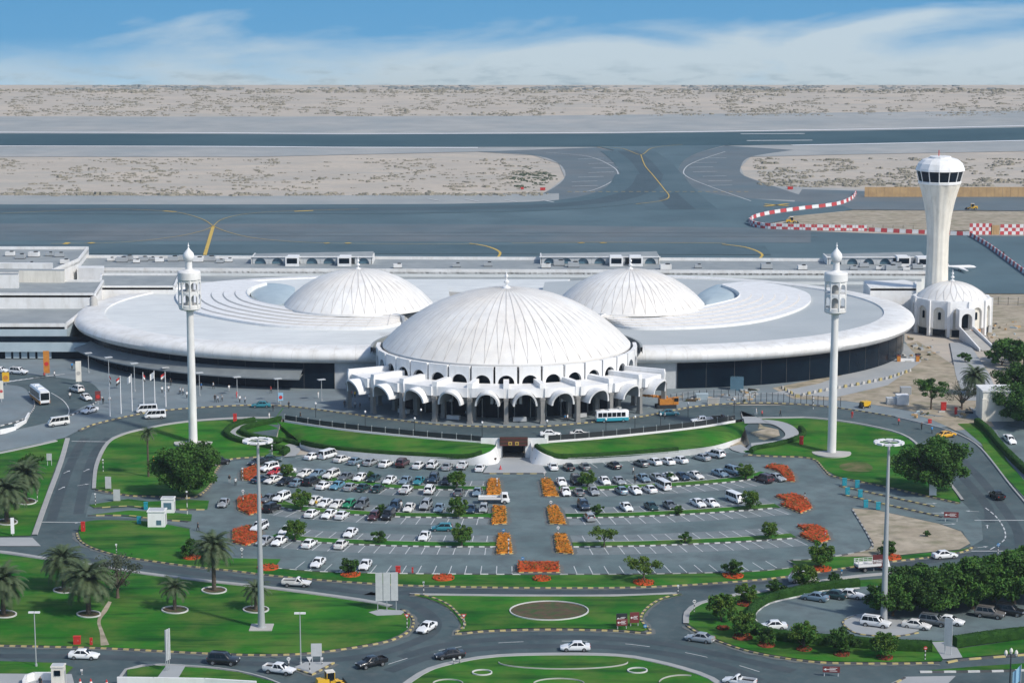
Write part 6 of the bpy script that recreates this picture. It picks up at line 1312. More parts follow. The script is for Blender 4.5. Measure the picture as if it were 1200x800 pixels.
# desert scrub: nobody could count it
def scrub(name, n, fx, fy, s0, s1, m, seed, dens=None, hk=1.0):
    rnd = random.Random(seed); b = MB(); k = 0
    while k < n:
        x, y = rnd.uniform(*fx), fy[0] + (fy[1] - fy[0]) * rnd.random()
        if dens and rnd.random() > dens(x, y): continue
        k += 1; p = P(x, y, ZT); s = rnd.uniform(s0, s1) * (1.6 if rnd.random() < .08 else 1)
        for q in range(rnd.randint(2, 5)):
            c = p + Vector((rnd.gauss(0, s * 1.1), rnd.gauss(0, s * .5), 0)); r = s * rnd.uniform(.4, .8); h = r * hk * rnd.uniform(.5, .9); a0 = rnd.random() * 6
            ring = [c + Vector((r * math.cos(a0 + j * 1.2566) * rnd.uniform(.8, 1.2), r * math.sin(a0 + j * 1.2566), -.05)) for j in range(5)]; mid = [c + (v - c) * .75 + Vector((0, 0, h * rnd.uniform(.5, .8))) for v in ring]
            for j in range(5): b.face([ring[j], ring[(j + 1) % 5], mid[(j + 1) % 5], mid[j]], m)
            b.face(mid, m)
    tag(b.build(name), kind='stuff')
from mathutils import noise as _nz
def nzf(sx, sy, t): return lambda x, y: 1 if _nz.noise(Vector((x * sx, y * sy, 1.7))) > t else .12
road_gap = lambda x, y: 0 if abs(x - (373 + (y - 112) * -.4)) < 6 or abs(x - (1022 + (y - 105) * .45)) < 7 or abs(x - 10 - (y - 112) * -.5) < 6 else 1
scrub('desert_scrub', 2700, (-260, 1260), (106, 136), .7, 1.7, 'scrub', 1, lambda x, y: road_gap(x, y) * nzf(.03, .12, -.05)(x, y))
scrub('desert_scrub', 580, (-260, 1260), (104.5, 109), 1.2, 3.0, 'scrub', 2); scrub('desert_scrub', 900, (-260, 640), (186, 224), .5, 1.4, 'scrub', 3, nzf(.02, .1, .0)); scrub('desert_scrub', 260, (-60, 640), (226.5, 229.5), 1.0, 1.8, 'scrub', 4); scrub('desert_scrub', 600, (885, 1260), (186, 219), .8, 1.8, 'scrub', 5, nzf(.02, .1, -.1)); scrub('desert_scrub', 90, (600, 655), (196, 222), .6, 1.3, 'leaf_grey', 6, lambda x, y: 1 if (x - 600) / 58 < 1 - abs(y - 208) / 20 else 0)
scrub('distant_scrub', 400, (-260, 1260), (101, 105.5), 1.5, 4.5, 'scrub_far', 7, nzf(.012, .09, -.1), .6)
# ------------------------------------------------------------------ masts, lamps, signs, barriers, people
def high_mast(x, y, top, label):
    p = P(x, y); s = px_per_m(p.y); H = (y - top) / s / CT; t = thing('high_mast_light', label, 'lamp mast', tuple(p), 0, 'tall floodlight masts of the car park'); b = MB()
    b.lathe([(.62, 0), (.52, 3), (.34, H * .6), (.2, H - .2)], 'grey_metal', n=14); b.lathe([(.75, .0), (.75, .35), (.6, .4)], 'grey_metal', n=14); b.build('pole', t, 40); b = MB(); b.box((0, 0, .12), (3.6, 3.6, .3), 'concrete'); b.build('base_slab', t)
    b = MB()
    for k in range(36):
        a = 2 * math.pi * k / 36; c = 2 * math.pi * (k + 1) / 36; b.tube((1.7 * math.cos(a), 1.7 * math.sin(a), H - .3), (1.7 * math.cos(c), 1.7 * math.sin(c), H - .3), .07, .07, 'grey_metal', 5, False)
    for k in range(4): a = k * math.pi / 2 + .4; b.tube((0, 0, H - .1), (1.7 * math.cos(a), 1.7 * math.sin(a), H - .3), .06, .06, 'grey_metal', 5)
    b.build('ring', t)
    for k in range(10):
        a = 2 * math.pi * k / 10 + .1; b = MB(); b.box((2.0 * math.cos(a), 2.0 * math.sin(a), H - .25), (.75, 1.05, .28), 'barrier_white', a); b.build('floodlight', t)
high_mast(306.5, 736, 512.5, 'tall grey floodlight mast on the big left lawn'); high_mast(1035.5, 729, 514.5, 'tall grey floodlight mast on the island of the lower right car park')
def lamp(x, y, top, label, kind='street', group='street lamps'):
    p = P(x, y); H = (y - top) / px_per_m(p.y) / CT; t = thing('street_lamp', label, 'street lamp', tuple(p), 0, group); b = MB(); b.tube((0, 0, 0), (0, 0, H), .11, .07, 'grey_metal', 8); b.lathe([(.2, 0), (.2, .5), (.12, .55)], 'grey_metal', n=8)
    b.build('pole', t)
    b = MB()
    if kind == 'street':
        for s in (-1, 1): b.box((s * .45, 0, H + .05), (.8, .4, .22), 'barrier_white')
    else: b.box((0, 0, H + .1), (1.8, 1.1, .16), 'sign_back', .5)
    b.build('lamp_head', t)
lamp(42.5, 781, 716, 'slim street lamp on the lower left verge'); lamp(352.5, 779, 717, 'slim double headed street lamp on the traffic island')
for x, y, t_, l in ((104, 437, 414, 'flat headed lamp nearest the annex'), (128, 452, 419, 'flat headed lamp left of the flagpoles'), (158, 459, 426, 'flat headed lamp behind the flagpoles'), (194, 448, 431, 'flat headed lamp behind the last flagpole'), (234, 464, 437, 'flat headed lamp right of the minaret'), (278, 464, 442, 'flat headed lamp midway along the left glass wall'), (326, 471, 444, 'flat headed lamp beside the blue banner'), (377, 470, 445, 'flat headed lamp near the entrance canopies')): lamp(x, y, t_, l, 'flat', 'flat headed forecourt lamps')
for i, (x, y) in enumerate(((370, 490), (428, 500), (486, 508), (493.5, 513), (565, 513), (641, 511), (710, 509), (744, 506), (774, 503), (806, 505), (860, 500))):
    p = P(x, y - 1); p.z = ZT; t = thing('post_lamp', 'short black post lamp on the bank parapet, %s from the left' % ORD[i], 'lamp', tuple(p), 0, 'post lamps along the parapets'); b = MB(); b.tube((0, 0, 0), (0, 0, 3.0), .07, .06, 'dark_metal', 6); b.build('pole', t); b = MB(); b.lathe([(0, 3.55), (.2, 3.45), (.26, 3.25), (.14, 3.0), (0, 3.0)], 'barrier_white', n=10); b.build('globe', t, 50)
FL = [('red and green', ('red', 'barrier_white', 'kerb_black')), ('plain white', ('barrier_white', 'barrier_white', 'barrier_white'))]
for i, (x, y, t_) in enumerate(((129, 488, 438), (142, 485, 440), (155, 482, 438), (168.5, 476, 436), (181.5, 472, 434), (194.5, 477, 435))):
    p = P(x, y); H = (y - t_) / px_per_m(p.y) / CT; a, cs = FL[1] if i in (2, 4) else FL[0]; l = 'white flagpole with hanging %s flag, %s of six' % ('white' if i in (2, 4) else 'red, white and black', ORD[i]); t = thing('flagpole', l, 'flagpole', tuple(p), 0, 'flagpoles on the forecourt'); b = MB(); b.tube((0, 0, 0), (0, 0, H), .13, .08, 'barrier_white', 8); b.build('pole', t); b = MB(); s = -1 if i % 3 else .5
    for k in range(3): b.grid([[(s * (.1 + j * .22), .12 * math.sin(j * 1.4 + i), H - .3 - k * .5 - j * .16 - dz) for j in range(5)] for dz in (0, .52)], cs[k])
    b.build('flag', t)
def board(name, x, y, top, w, label, cat, face, legs=2, group=None, clear=0, rz=0, back='sign_back', panels=1, extra=None):
    """an upright panel on posts; y is the row of its foot, top the row of its upper edge, w its width in pixels, clear the rows under the panel"""
    p = P(x, y); s = px_per_m(p.y); H = (y - top) / s / CT; Wd = w / s; c = clear / s; t = thing(name, label, cat, tuple(p), rz, group); b = MB()
    for k in range(panels):
        pw = Wd / panels; b.box((-Wd / 2 + pw * (k + .5), 0, (H + c) / 2), (pw - (.1 if panels > 1 else 0), .12, H - c), face)
    if extra: extra(b, Wd, H, c)
    b.build('panel', t); b = MB()
    for k in range(legs): xx = 0 if legs == 1 else -Wd * .4 + Wd * .8 * k / (legs - 1); b.tube((xx, .14, 0), (xx, .14, H - .05), .07, .07, back, 6)
    b.build('post', t); return t
def arrowsign(b, Wd, H, c):
    b.box((-Wd * .05, -.07, (H + c) / 2), (Wd * .6, .02, .1), 'barrier_white')
    for k in range(2): b.box((Wd * .12, -.07, (H + c) / 2 + (.22 if k else -.22)), (Wd * .45, .02, .07), 'barrier_white')
    z = (H + c) / 2; b.face([(-Wd * .46, -.075, z), (-Wd * .3, -.075, z - .22), (-Wd * .3, -.075, z + .22)], 'barrier_white')
board('billboard', 453.5, 716, 669.5, 27, 'tall blank white three panel board on posts at the tip of the big lawn', 'sign board', 'sign_back', 3, None, 13, .1, 'grey_metal', 3); sheet('pavement', [(432, 718), (445, 714.5), (476, 716), (470, 721), (442, 722)], 'paving_pale', .17)
board('billboard', 197.5, 786, 735.5, 9, 'narrow edge-on three panel board on the lower left verge', 'sign board', 'sign_back', 3, None, 14, 1.1, 'grey_metal', 3); board('billboard', 371, 776, 753, 12.5, 'grey back of a road sign on the traffic island', 'road sign', 'sign_back', 2, None, 8, .05)
board('billboard', 1110.5, 768, 723, 9.5, 'tall grey sign board seen from behind in the hedge gap', 'sign board', 'sign_back', 2, None, 12, -.5); board('billboard', 15, 628, 606, 4, 'thin white notice totem on the upper left lawn', 'sign', 'barrier_white', 1, None, 3, .2)
board('billboard', 58, 546, 531, 6, 'small grey sign back on the upper left lawn', 'road sign', 'sign_back', 2, None, 7); board('billboard', 127, 574, 558, 7, 'white framed notice board at the entry island', 'notice board', 'sign_back', 2, None, 2); board('billboard', 137, 587.5, 573, 8, 'grey panelled sign at the entry lanes', 'sign board', 'sign_back', 2, None, 1)
board('billboard', 1093, 581, 565.5, 8.5, 'blank white notice board under the large right tree', 'notice board', 'barrier_white', 2, None, 1)
for x, y, top, w, l, m_ in ((728.5, 735, 718, 13, 'dark blue arrow sign at the slip road, upper left of three', 'dark_metal'), (729, 737.5, 724.5, 13, 'dark red arrow sign below the blue one at the slip road', 'brown_sign'), (743.5, 734, 716.5, 11, 'dark red arrow sign at the slip road, right of the others', 'brown_sign'), (974, 792, 780, 20, 'dark red direction sign at the bottom right junction', 'brown_sign'), (1114.5, 611, 599.5, 17, 'dark red and white information sign at the end of the exit lanes', 'brown_sign'), (1030, 669, 649.5, 15, 'dark red direction sign behind the cage lorry, by the mast', 'brown_sign')):
    board('direction_sign', x, y, top, w, l, 'road sign', m_, 2, 'dark direction signs with white arrows', 5, .15 if x < 900 else -.1, extra=arrowsign)
def rsign(x, y, top, label, m_='red', shape='disc', posts=('kerb_white', 'kerb_black')):
    p = P(x, y); H = (y - top) / px_per_m(p.y) / CT; t = thing('road_sign', label, 'road sign', tuple(p), 0, 'small signs on striped posts'); b = MB(); n = 6
    for k in range(n): b.tube((0, 0, H * k / n), (0, 0, H * (k + 1) / n), .09, .09, posts[k % 2], 6)
    b.build('post', t); b = MB()
    if shape == 'disc': b.tube((0, -.06, H - .1), (0, -.1, H - .1), .28, .28, m_, 14); b.box((0, -.12, H - .1), (.34, .02, .1), 'barrier_white' if m_ != 'barrier_white' else 'dark_metal')
    elif shape == 'tri':
        b.face([(-.48, -.1, H + .25), (0, -.1, H - .55), (.48, -.1, H + .25)], m_); b.face([(-.26, -.105, H + .12), (0, -.105, H - .3), (.26, -.105, H + .12)], 'barrier_white')
    else: b.box((0, -.1, H - .05), (.34, .05, .3), m_)
    b.build('sign_face', t)
for x, y, top, l, m_, s in ((543.5, 737, 720, 'give way triangle at the left slip road', 'red', 'tri'), (477, 736, 720, 'red topped striped post at the tip of the big lawn', 'red', 'tri'), (756, 737, 732, 'round blue arrow sign at the slip road kerb', 'blue', 'disc'), (813.5, 717, 703, 'round white sign on a striped post by the broad tree', 'barrier_white', 'disc'), (794.5, 696, 685, 'striped marker post beside the ring road lawn', 'barrier_white', 'box'), (986, 681, 667, 'blue topped striped post by the ring road', 'blue', 'box'), (1084, 773, 757.5, 'round red no entry sign before the straight hedge', 'red', 'disc'), (1169.5, 648, 637, 'round blue sign on the ring road kerb', 'blue', 'disc'), (338.5, 788, 770, 'white sign on striped post at the traffic island, left', 'barrier_white', 'disc'), (363, 787, 770, 'black and white striped post with arrow at the traffic island', 'barrier_white', 'tri'), (377.5, 779, 770, 'short striped post at the right of the traffic island', 'barrier_white', 'box'),
                       (44, 588, 573, 'striped sign post on the upper left verge', 'barrier_white', 'disc'), (121, 553, 538, 'striped post at the kerb of the entry road, upper', 'barrier_white', 'box'), (112, 592, 578, 'striped post on the entry island, lower', 'barrier_white', 'box'), (136.5, 648, 637, 'striped marker post in the lower entry lawn', 'barrier_white', 'box'), (219.5, 603, 575, 'tall striped sign post beside the kiosks', 'barrier_white', 'box'), (283.5, 653, 642, 'striped post with round arrow sign below the lowest left bed', 'barrier_white', 'disc'), (285, 590, 574, 'striped sign post in the upper left red bed', 'barrier_white', 'disc'), (284.5, 563, 548, 'striped marker post in the first red bed', 'barrier_white', 'box'), (319, 538, 521, 'striped post by the hedge curl', 'barrier_white', 'box'),
                       (582.5, 573, 560, 'striped sign post in the first orange bed, left', 'barrier_white', 'box'), (590, 628, 620, 'blue sign on a striped post above the lowest orange bed, left', 'blue', 'disc'), (596, 649, 631, 'tall striped post in the lowest orange bed, left', 'barrier_white', 'box'), (638, 564, 553, 'striped post at the first right orange bed', 'barrier_white', 'box'), (645.5, 596, 587, 'round white sign at the second right orange bed', 'barrier_white', 'disc'), (654, 628, 617, 'striped post at the lowest right orange bed', 'barrier_white', 'disc'), (612.5, 660, 653, 'blue and white arrow sign behind the long red bed', 'blue', 'disc'), (943, 587, 577, 'black topped striped post in the right middle bed', 'kerb_black', 'box'), (967, 630, 622, 'leaning red and white marker in the lowest right bed', 'red', 'box'), (953, 479, 466, 'white road sign on the right forecourt verge', 'barrier_white', 'box'), (532, 779, 771, 'low white arrow sign on the roundabout edge, left', 'barrier_white', 'box'), (539, 777, 769, 'low white arrow sign on the roundabout edge, right', 'barrier_white', 'box'), (96, 790, 784, 'white notice sign beside the guard hut', 'barrier_white', 'box'), (496.5, 697, 681, 'white sign back on two legs by the lower ring road', 'sign_back', 'box')):
    rsign(x, y, top, l, m_, s)
def cabinet(x, y, w, h, m_, label, cat, name='cabinet', dz=.1, group=None):
    p = P(x, y); s = px_per_m(p.y); t = thing(name, label, cat, (p.x, p.y, p.z + dz), 0, group); W2, H2 = w / s, h / s / CT; b = MB(); b.box((0, 0, H2 / 2), (W2, W2 * .6, H2), m_); b.build('body', t); b = MB(); b.box((0, 0, H2 + .04), (W2 * 1.1, W2 * .7, .1), m_); b.build('lid', t); b = MB(); b.box((W2 * .2, -W2 * .31, H2 * .55), (.06, .04, .2), 'grey_metal'); b.build('handle', t)
for x, y, w, h, m_, l, c in ((90.5, 755, 8, 9, 'red', 'red cabinet at the kerb of the big lawn, wider of two', 'cabinet'), (107, 756, 3, 8, 'red', 'narrow red hydrant post at the kerb of the big lawn', 'hydrant'), (97.5, 623, 4.5, 11, 'red', 'red fire hydrant cabinet at the tip of the entry lawn', 'cabinet'), (275.5, 495.5, 4, 10, 'red', 'red hydrant cabinet by the hedge curl', 'cabinet'), (939, 521, 4.5, 9, 'red', 'red hydrant cabinet on the right lawn', 'cabinet'), (466.5, 671, 5.5, 7, 'red', 'red cabinet behind the white three panel board', 'cabinet'), (483.5, 671.5, 2, 6, 'red', 'narrow red post beside the lowest bays', 'hydrant'), (127, 572.5, 4, 4, 'red', 'small red box under the notice board', 'box'), (1105.5, 481, 6, 9, 'red', 'dark red bin by the acacia', 'bin'), (1120, 486, 3, 8, 'red', 'narrow red post beside the acacia', 'hydrant'), (1089.5, 496, 4, 4, 'red', 'small red box on the ring road kerb', 'box'), (612, 222, 3.5, 2, 'red', 'red taxiway sign at the edge of the left desert strip', 'airfield sign'), (636, 223, 6, 2.6, 'red', 'red taxiway sign before the taxiway fork, left', 'airfield sign'), (926, 222, 6, 2.6, 'red', 'red taxiway sign right of the taxiway fork', 'airfield sign')): cabinet(x, y, w, h, m_, l, c)
for i, (x, y) in enumerate(((989.5, 569), (1004.5, 571.5), (993, 580), (1008, 582.5), (1014.5, 594.5), (1029, 597))): cabinet(x, y, 5, 8, 'teal', 'blue ticket machine at the exit lanes, %s of six from the terminal' % ORD[i], 'ticket machine', 'ticket_machine', .1, 'ticket machines at the exit lanes')
for i, (x, y) in enumerate(((163, 614), (171, 597), (349.0, 571))[:2]): cabinet(x, y, 4.5, 8, 'teal', 'blue ticket machine at the entry lanes, %s' % ('nearer the lawn' if i == 0 else 'on the middle island'), 'ticket machine', 'ticket_machine', .1, 'ticket machines at the entry lanes')
# kiosks
def kiosk(x, y, w, h, label, win, lean=0, m_='white_clean'):
    p = P(x, y); s = px_per_m(p.y); W2, H2 = w / s, h / s / CT; t = thing('kiosk', label, 'kiosk', (p.x, p.y, p.z + .1), 0, None); b = MB(); b.box((0, 0, H2 / 2), (W2, W2 * .85, H2), m_, taper=.97); b.build('wall', t); b = MB(); b.box((0, 0, H2 + .08), (W2 * 1.06, W2 * .92, .2), m_); b.box((0, 0, H2 + .2), (W2 * .9, W2 * .75, .1), 'sign_back'); b.build('roof', t)
    b = MB(); b.box(win[0], win[1], 'blue_glass' if m_ != 'cream' else 'dark_glass'); b.build('window', t); b = MB(); b.box((W2 * .5, 0, H2 * .4), (.08, .8, H2 * .75), 'grey_metal'); b.build('door', t)
kiosk(184.5, 616, 20, 18, 'white toll kiosk at the entry lanes, larger one nearer the lawn', ((.5, -1.38, .9), (.9, .08, .9), 0)); kiosk(197.5, 600, 15, 16, 'white toll kiosk with a blue window, behind the larger one', ((0, -1.03, 1.4), (1.5, .08, 1.3), 0)); kiosk(69, 803, 15, 23, 'cream guard hut with dark windows at the lower left gate', ((0, -.86, 2.1), (.9, .08, .8), 0), m_='cream')
def lowwall(px, h, label, m_='white_clean', w=.35):
    c = [P(x, y) for x, y in px]; b = MB()
    for p, q in zip(c, c[1:]): d = q - p; b.box(((p.x + q.x) / 2, (p.y + q.y) / 2, (p.z + q.z) / 2 + h / 2), (d.length + w * .3, w, h), m_, math.atan2(d.y, d.x))
    tag(b.build('boundary_wall'), label, 'wall', 'white boundary walls')
lowwall([(138, 801), (180, 801.5), (240, 802.5), (300, 806)], 1.1, 'white boundary wall right of the guard hut'); lowwall([(28, 806), (31, 800), (40, 797), (62, 797)], 1.3, 'curved white gate wall left of the guard hut'); lowwall([(0, 510), (18, 504), (30, 496), (34, 488)], 1.1, 'curved white wall inside the coach loop')
tag(bpy.data.objects['boundary_wall'], 'white boundary wall right of the guard hut')
# white gatehouse at the right edge
t = at_thing('gatehouse', 'white flat roofed gatehouse half hidden by a tree at the right edge', 'building', 1168, 492, 0); b = MB(); b.box((0, 2, 3.4), (7.2, 7, 6.8), 'cream'); b.build('wall', t); b = MB(); b.box((0, 2, 6.9), (7.6, 7.4, .35), 'white'); b.build('roof', t); b = MB(); b.box((-3.3, -1.3, 2.6), (1.0, 1.4, 5.2), 'cream'); b.build('buttress', t)
# banners, barrels, cones, site fence, containers
for x, y, top, w, l, m_, m2 in ((55, 442, 411, 7, 'orange and red advertising banner by the drop-off', 'orange', 'red'), (7, 452, 436, 8, 'yellow banner at the left edge of the drop-off', 'yellow', 'orange'), (2, 472, 446, 5, 'pale pink banner at the far left edge', 'cream', 'barrier_red'), (92.5, 452, 423, 6.5, 'cream banner beside the waiting cars', 'cream', 'concrete'), (115, 474, 458, 6.5, 'dark red totem beside the drop-off exit', 'brown_sign', 'red'), (329, 474, 460, 6, 'blue and white banner stand near the entrance', 'light_banner', 'red')):
    if m_ not in M: dm(m_, (.25, .45, .6), .6)
    board('banner', x, y, top, w, l, 'banner', m_, 1, 'advertising banners', 5, .2, extra=lambda b, Wd, H, c, m2=m2: b.tube((0, -.08, c + (H - c) * .42), (0, -.1, c + (H - c) * .42), Wd * .36, Wd * .36, m2, 14))
for i, (x, y) in enumerate(((94, 802), (106.5, 802), (125, 803))):
    p = P(x, y); t = thing('traffic_cone', 'red and white traffic cone across the lower left gateway, %s from the hut' % ORD[i], 'traffic cone', (p.x, p.y, p.z + .02), 0, 'traffic cones across the gateway'); b = MB(); b.lathe([(.32, 0), (.24, .3)], 'red', n=12); b.lathe([(.24, .3), (.17, .55)], 'barrier_white', n=12); b.lathe([(.17, .55), (.06, .95), (0, .95)], 'red', n=12); b.box((0, 0, .03), (.75, .75, .06), 'red'); b.build('cone', t)
for x, y, l in ((292, 220 + 0, None),) if 0 else (): pass
p = P(627, 553, 0); t = thing('traffic_cone', 'small pink cone on the paving before the underpass', 'traffic cone', (586 and P(586.5, 550.5, 0).x, P(586.5, 550.5, 0).y, .15), 0); b = MB(); b.lathe([(.3, 0), (.06, .9), (0, .9)], 'barrier_red', n=12); b.build('cone', t)
def barriers(px, n, h, label, group, seq=('barrier_red', 'barrier_white'), wdt=.6, chk=False, z=.1):
    c = rsw([P(x, y) for x, y in catmull(px, 8)], n); me = {}
    for i, (p, q) in enumerate(zip(c, c[1:])):
        d = q - p; k = i % 2; L_ = d.length - .15; b = MB()
        if chk:
            for a in range(2):
                for r_ in range(2): b.box((-L_ / 4 + a * L_ / 2, 0, h * (.25 + .5 * r_)), (L_ / 2, wdt, h / 2), seq[(a + r_ + i) % 2])
        else: b.box((0, 0, h * .2), (L_, wdt, h * .4), seq[k]); b.box((0, 0, h * .7), (L_, wdt * .5, h * .6), seq[k])
        o = b.build('crash_barrier'); o.location = ((p.x + q.x) / 2, (p.y + q.y) / 2, p.z + z); o.rotation_euler.z = math.atan2(d.y, d.x); col = 'red and white checked' if chk else ('red', 'white')[k]
        tag(o, '%s %s' % (col, label), 'barrier', group + ('' if chk else ', ' + col))
barriers([(1003, 227), (998, 234), (980, 241), (940, 246), (905, 251), (884, 256), (878, 261)], 30, 1.5, 'crash barrier in the upper arm of the site line on the apron', 'upper site barriers'); barriers([(878, 262), (884, 266), (900, 268.5), (950, 270), (1016, 271)], 26, 2.2, 'crash barrier along the lower arm of the site line', 'checked site barriers', chk=True)
barriers([(1018, 271.5), (1060, 273.5), (1100, 275), (1136, 276.5)], 16, 1.5, 'low crash barrier between the checked line and the hoarding', 'low site barriers'); barriers([(1137, 277), (1160, 291), (1180, 306), (1210, 328)], 34, 1.5, 'crash barrier in the line slanting down right of the tower', 'slanting site barriers')
def hoarding(x0, x1, y, top, n, mats_, label, chk=False):
    p, q = P(x0, y, ZT), P(x1, y, ZT); H = (y - top) / px_per_m(p.y) / CT; t = thing('hoarding', label, 'hoarding', (p.x, p.y, p.z)); w = (q.x - p.x) / n
    for r_ in range(3 if chk else 1):
        b = MB()
        for k in range(n):
            hh = H / (3 if chk else 1); b.box((w * (k + .5), 0, hh * (r_ + .5)), (w * (1 if chk else .97), .15 + .12 * (k % 2) * (not chk), hh), mats_[(k + r_) % len(mats_)])
        b.build('panel_row', t)
hoarding(1013, 1290, 231, 219.3, 60, ('timber',), 'long timber hoarding beyond the apron, behind the control tower'); hoarding(1136, 1162, 275, 262, 7, ('barrier_red', 'barrier_white'), 'short red and white checkered hoarding beside the tower', True); hoarding(1172, 1290, 275, 263, 26, ('barrier_red', 'barrier_white'), 'long red and white checkered hoarding at the right edge', True); hoarding(1161, 1171, 275, 264, 3, ('timber',), 'timber gate between the two checkered hoardings')
# barrels along the works yard and site screens
yc = rsw([P(x, y) for x, y in ((917, 456), (934, 466), (960, 460), (1000, 453), (1040, 445), (1066, 436))], 26)
for i, p in enumerate(yc):
    o = MB(); o.box((0, 0, .35), (1.1, .45, .7), 'kerb_yellow' if i % 2 else 'concrete', taper=.8); o = o.build('road_barrier'); o.location = p + Vector((0, 0, .17)); d = yc[min(i + 1, 26)] - yc[max(0, i - 1)]; o.rotation_euler.z = math.atan2(d.y, d.x); tag(o, '%s plastic road barrier round the works yard' % ('yellow' if i % 2 else 'grey'), 'barrier', 'works yard barriers, ' + ('yellow' if i % 2 else 'grey'))
def meshfence(px, h, label, n):
    c = rsw([P(x, y) for x, y in px], n); t = thing('mesh_fence', label, 'fence', tuple(c[0])); b = MB(); o0 = c[0]
    for p, q in zip(c, c[1:]):
        p, q = p - o0, q - o0
        for z in (.15, h * .5, h): b.tube(tuple(p + Vector((0, 0, z))), tuple(q + Vector((0, 0, z))), .04, .04, 'grey_metal', 4, False)
        for k in range(1, 5): m_ = p.lerp(q, k / 5); b.tube(tuple(m_), tuple(m_ + Vector((0, 0, h))), .018, .018, 'grey_metal', 3, False)
    b.build('mesh_panel', t)
    for p in c: b = MB(); b.tube(tuple(p - o0), tuple(p - o0 + Vector((0, 0, h + .1))), .07, .07, 'dark_metal', 6); b.build('post', t)
meshfence([(865, 472), (905, 471), (950, 474), (985, 477)], 2.2, 'wire mesh site fence along the forecourt road, right of the main dome', 18); meshfence([(885, 266), (930, 268), (985, 269.5), (1070, 271)], 2.2, 'thin fence behind the checked apron barriers', 16); meshfence([(1158, 357), (1200, 358), (1250, 358)], 2.4, 'dark fence right of the tower base', 8); meshfence([(786, 472), (820, 467), (862, 466)], 2, 'site fence round the building materials', 10)
for x, y, w, h, d, m_, l, c in ((1058, 475, 14, 11, 2.4, 'barrier_white', 'white site container, larger of two by the works yard', 'container'), (1045, 474.5, 11, 7, 2, 'sign_back', 'white site container, smaller and slatted, by the works yard', 'container'), (1062, 463, 12, 8, 2, 'grey_metal', 'grey site container behind the white ones', 'container'), (836, 474, 14, 7, .5, 'concrete', 'pale board leaning before the glass wall', 'panel'), (823, 469, 14, 6, 2.2, 'metal_band', 'greenish tarpaulin covered stack before the glass wall', 'stack')):
    p = P(x, y); s = px_per_m(p.y); t = thing('site_container', l, c, tuple(p + Vector((0, 0, .1)))); b = MB(); W2, H2 = w / s, h / s / CT; b.box((0, d / 2, H2 / 2), (W2, d, H2), m_)
    for k in range(7): b.box((-W2 / 2 + W2 * (k + .5) / 7, -.03, H2 / 2), (W2 / 16, .06, H2 * .9), m_)
    b.build('body', t); b = MB(); b.box((0, d / 2, H2 + .05), (W2 + .1, d + .1, .1), m_); b.build('roof', t)
rnd = random.Random(5); b = MB()
for _ in range(160):
    x, y = rnd.choice([(rnd.uniform(868, 888), rnd.uniform(458, 468)), (rnd.uniform(795, 880), rnd.uniform(464, 471)), (rnd.uniform(1150, 1200), rnd.uniform(375, 405)), (rnd.uniform(1058, 1100), rnd.uniform(395, 425)), (rnd.uniform(1070, 1140), rnd.uniform(478, 490))]); p = P(x, y); s = rnd.uniform(.2, .9); b.box((p.x, p.y, p.z + s * .3 + .1), (s * rnd.uniform(.6, 3), s * rnd.uniform(.4, 1), s * .6), rnd.choice(['concrete', 'soil', 'timber', 'metal_band', 'dirt', 'grey_metal', 'dark_metal']), rnd.uniform(0, 3))
tag(b.build('building_rubble'), kind='stuff')
for i, x in enumerate((1053, 1075)):
    p = P(x, 424, ZT); t = thing('gate_post', 'orange block post at the %s end of the ramp gate' % ('left' if i == 0 else 'right'), 'gate post', tuple(p + Vector((0, 0, .15)))); b = MB(); b.box((0, 0, .75), (.9, .9, 1.5), 'orange'); b.build('block', t); b = MB(); b.box((0, 0, 1.55), (1.0, 1.0, .12), 'brown_sign'); b.build('cap_stone', t)
lowwall([(1055, 424), (1074, 424)], .9, 'low white wall between the two orange posts')
# small jet parked behind the tower base
p = P(1126, 318, ZT); t = thing('small_aircraft', 'small white propeller aircraft parked behind the tower base', 'aircraft', tuple(p + Vector((0, 0, .3))), R(8)); t.scale = (.75, .75, .75); b = MB(); b.grid([[Vector((x, r_ * math.cos(a * math.pi / 5), 1.6 + zz + r_ * math.sin(a * math.pi / 5))) for a in range(11)] for x, r_, zz in ((-7.5, .1, .6), (-5, .55, .3), (-1, .85, 0), (4, .85, 0), (6, .6, -.1), (7, .1, -.2))], 'barrier_white'); b.build('fuselage', t, 50)
for s in (-1, 1): b = MB(); b.prism([(-1.2, s * .5), (1.2, s * .5), (.5, s * 8.5), (-.6, s * 8.5)], 1.0, 1.2, 'barrier_white', bottom=True); b.build('wing', t)
b = MB(); b.face([(-7.6, 0, 2), (-5.2, 0, 2), (-6.8, 0, 4.6), (-8, 0, 4.6)], 'barrier_white'); b.box((-7.6, 0, 4.5), (1.2, 5, .12), 'barrier_white'); b.build('tail', t)
for x, y in ((2.5, 0), (-.5, 1.2), (-.5, -1.2)): b = MB(); b.tube((x, y, 1), (x, y, .1), .08, .08, 'grey_metal', 6); b.tube((x, y - .1, .15), (x, y + .1, .15), .3, .3, 'tyre', 12); b.build('landing_gear', t)
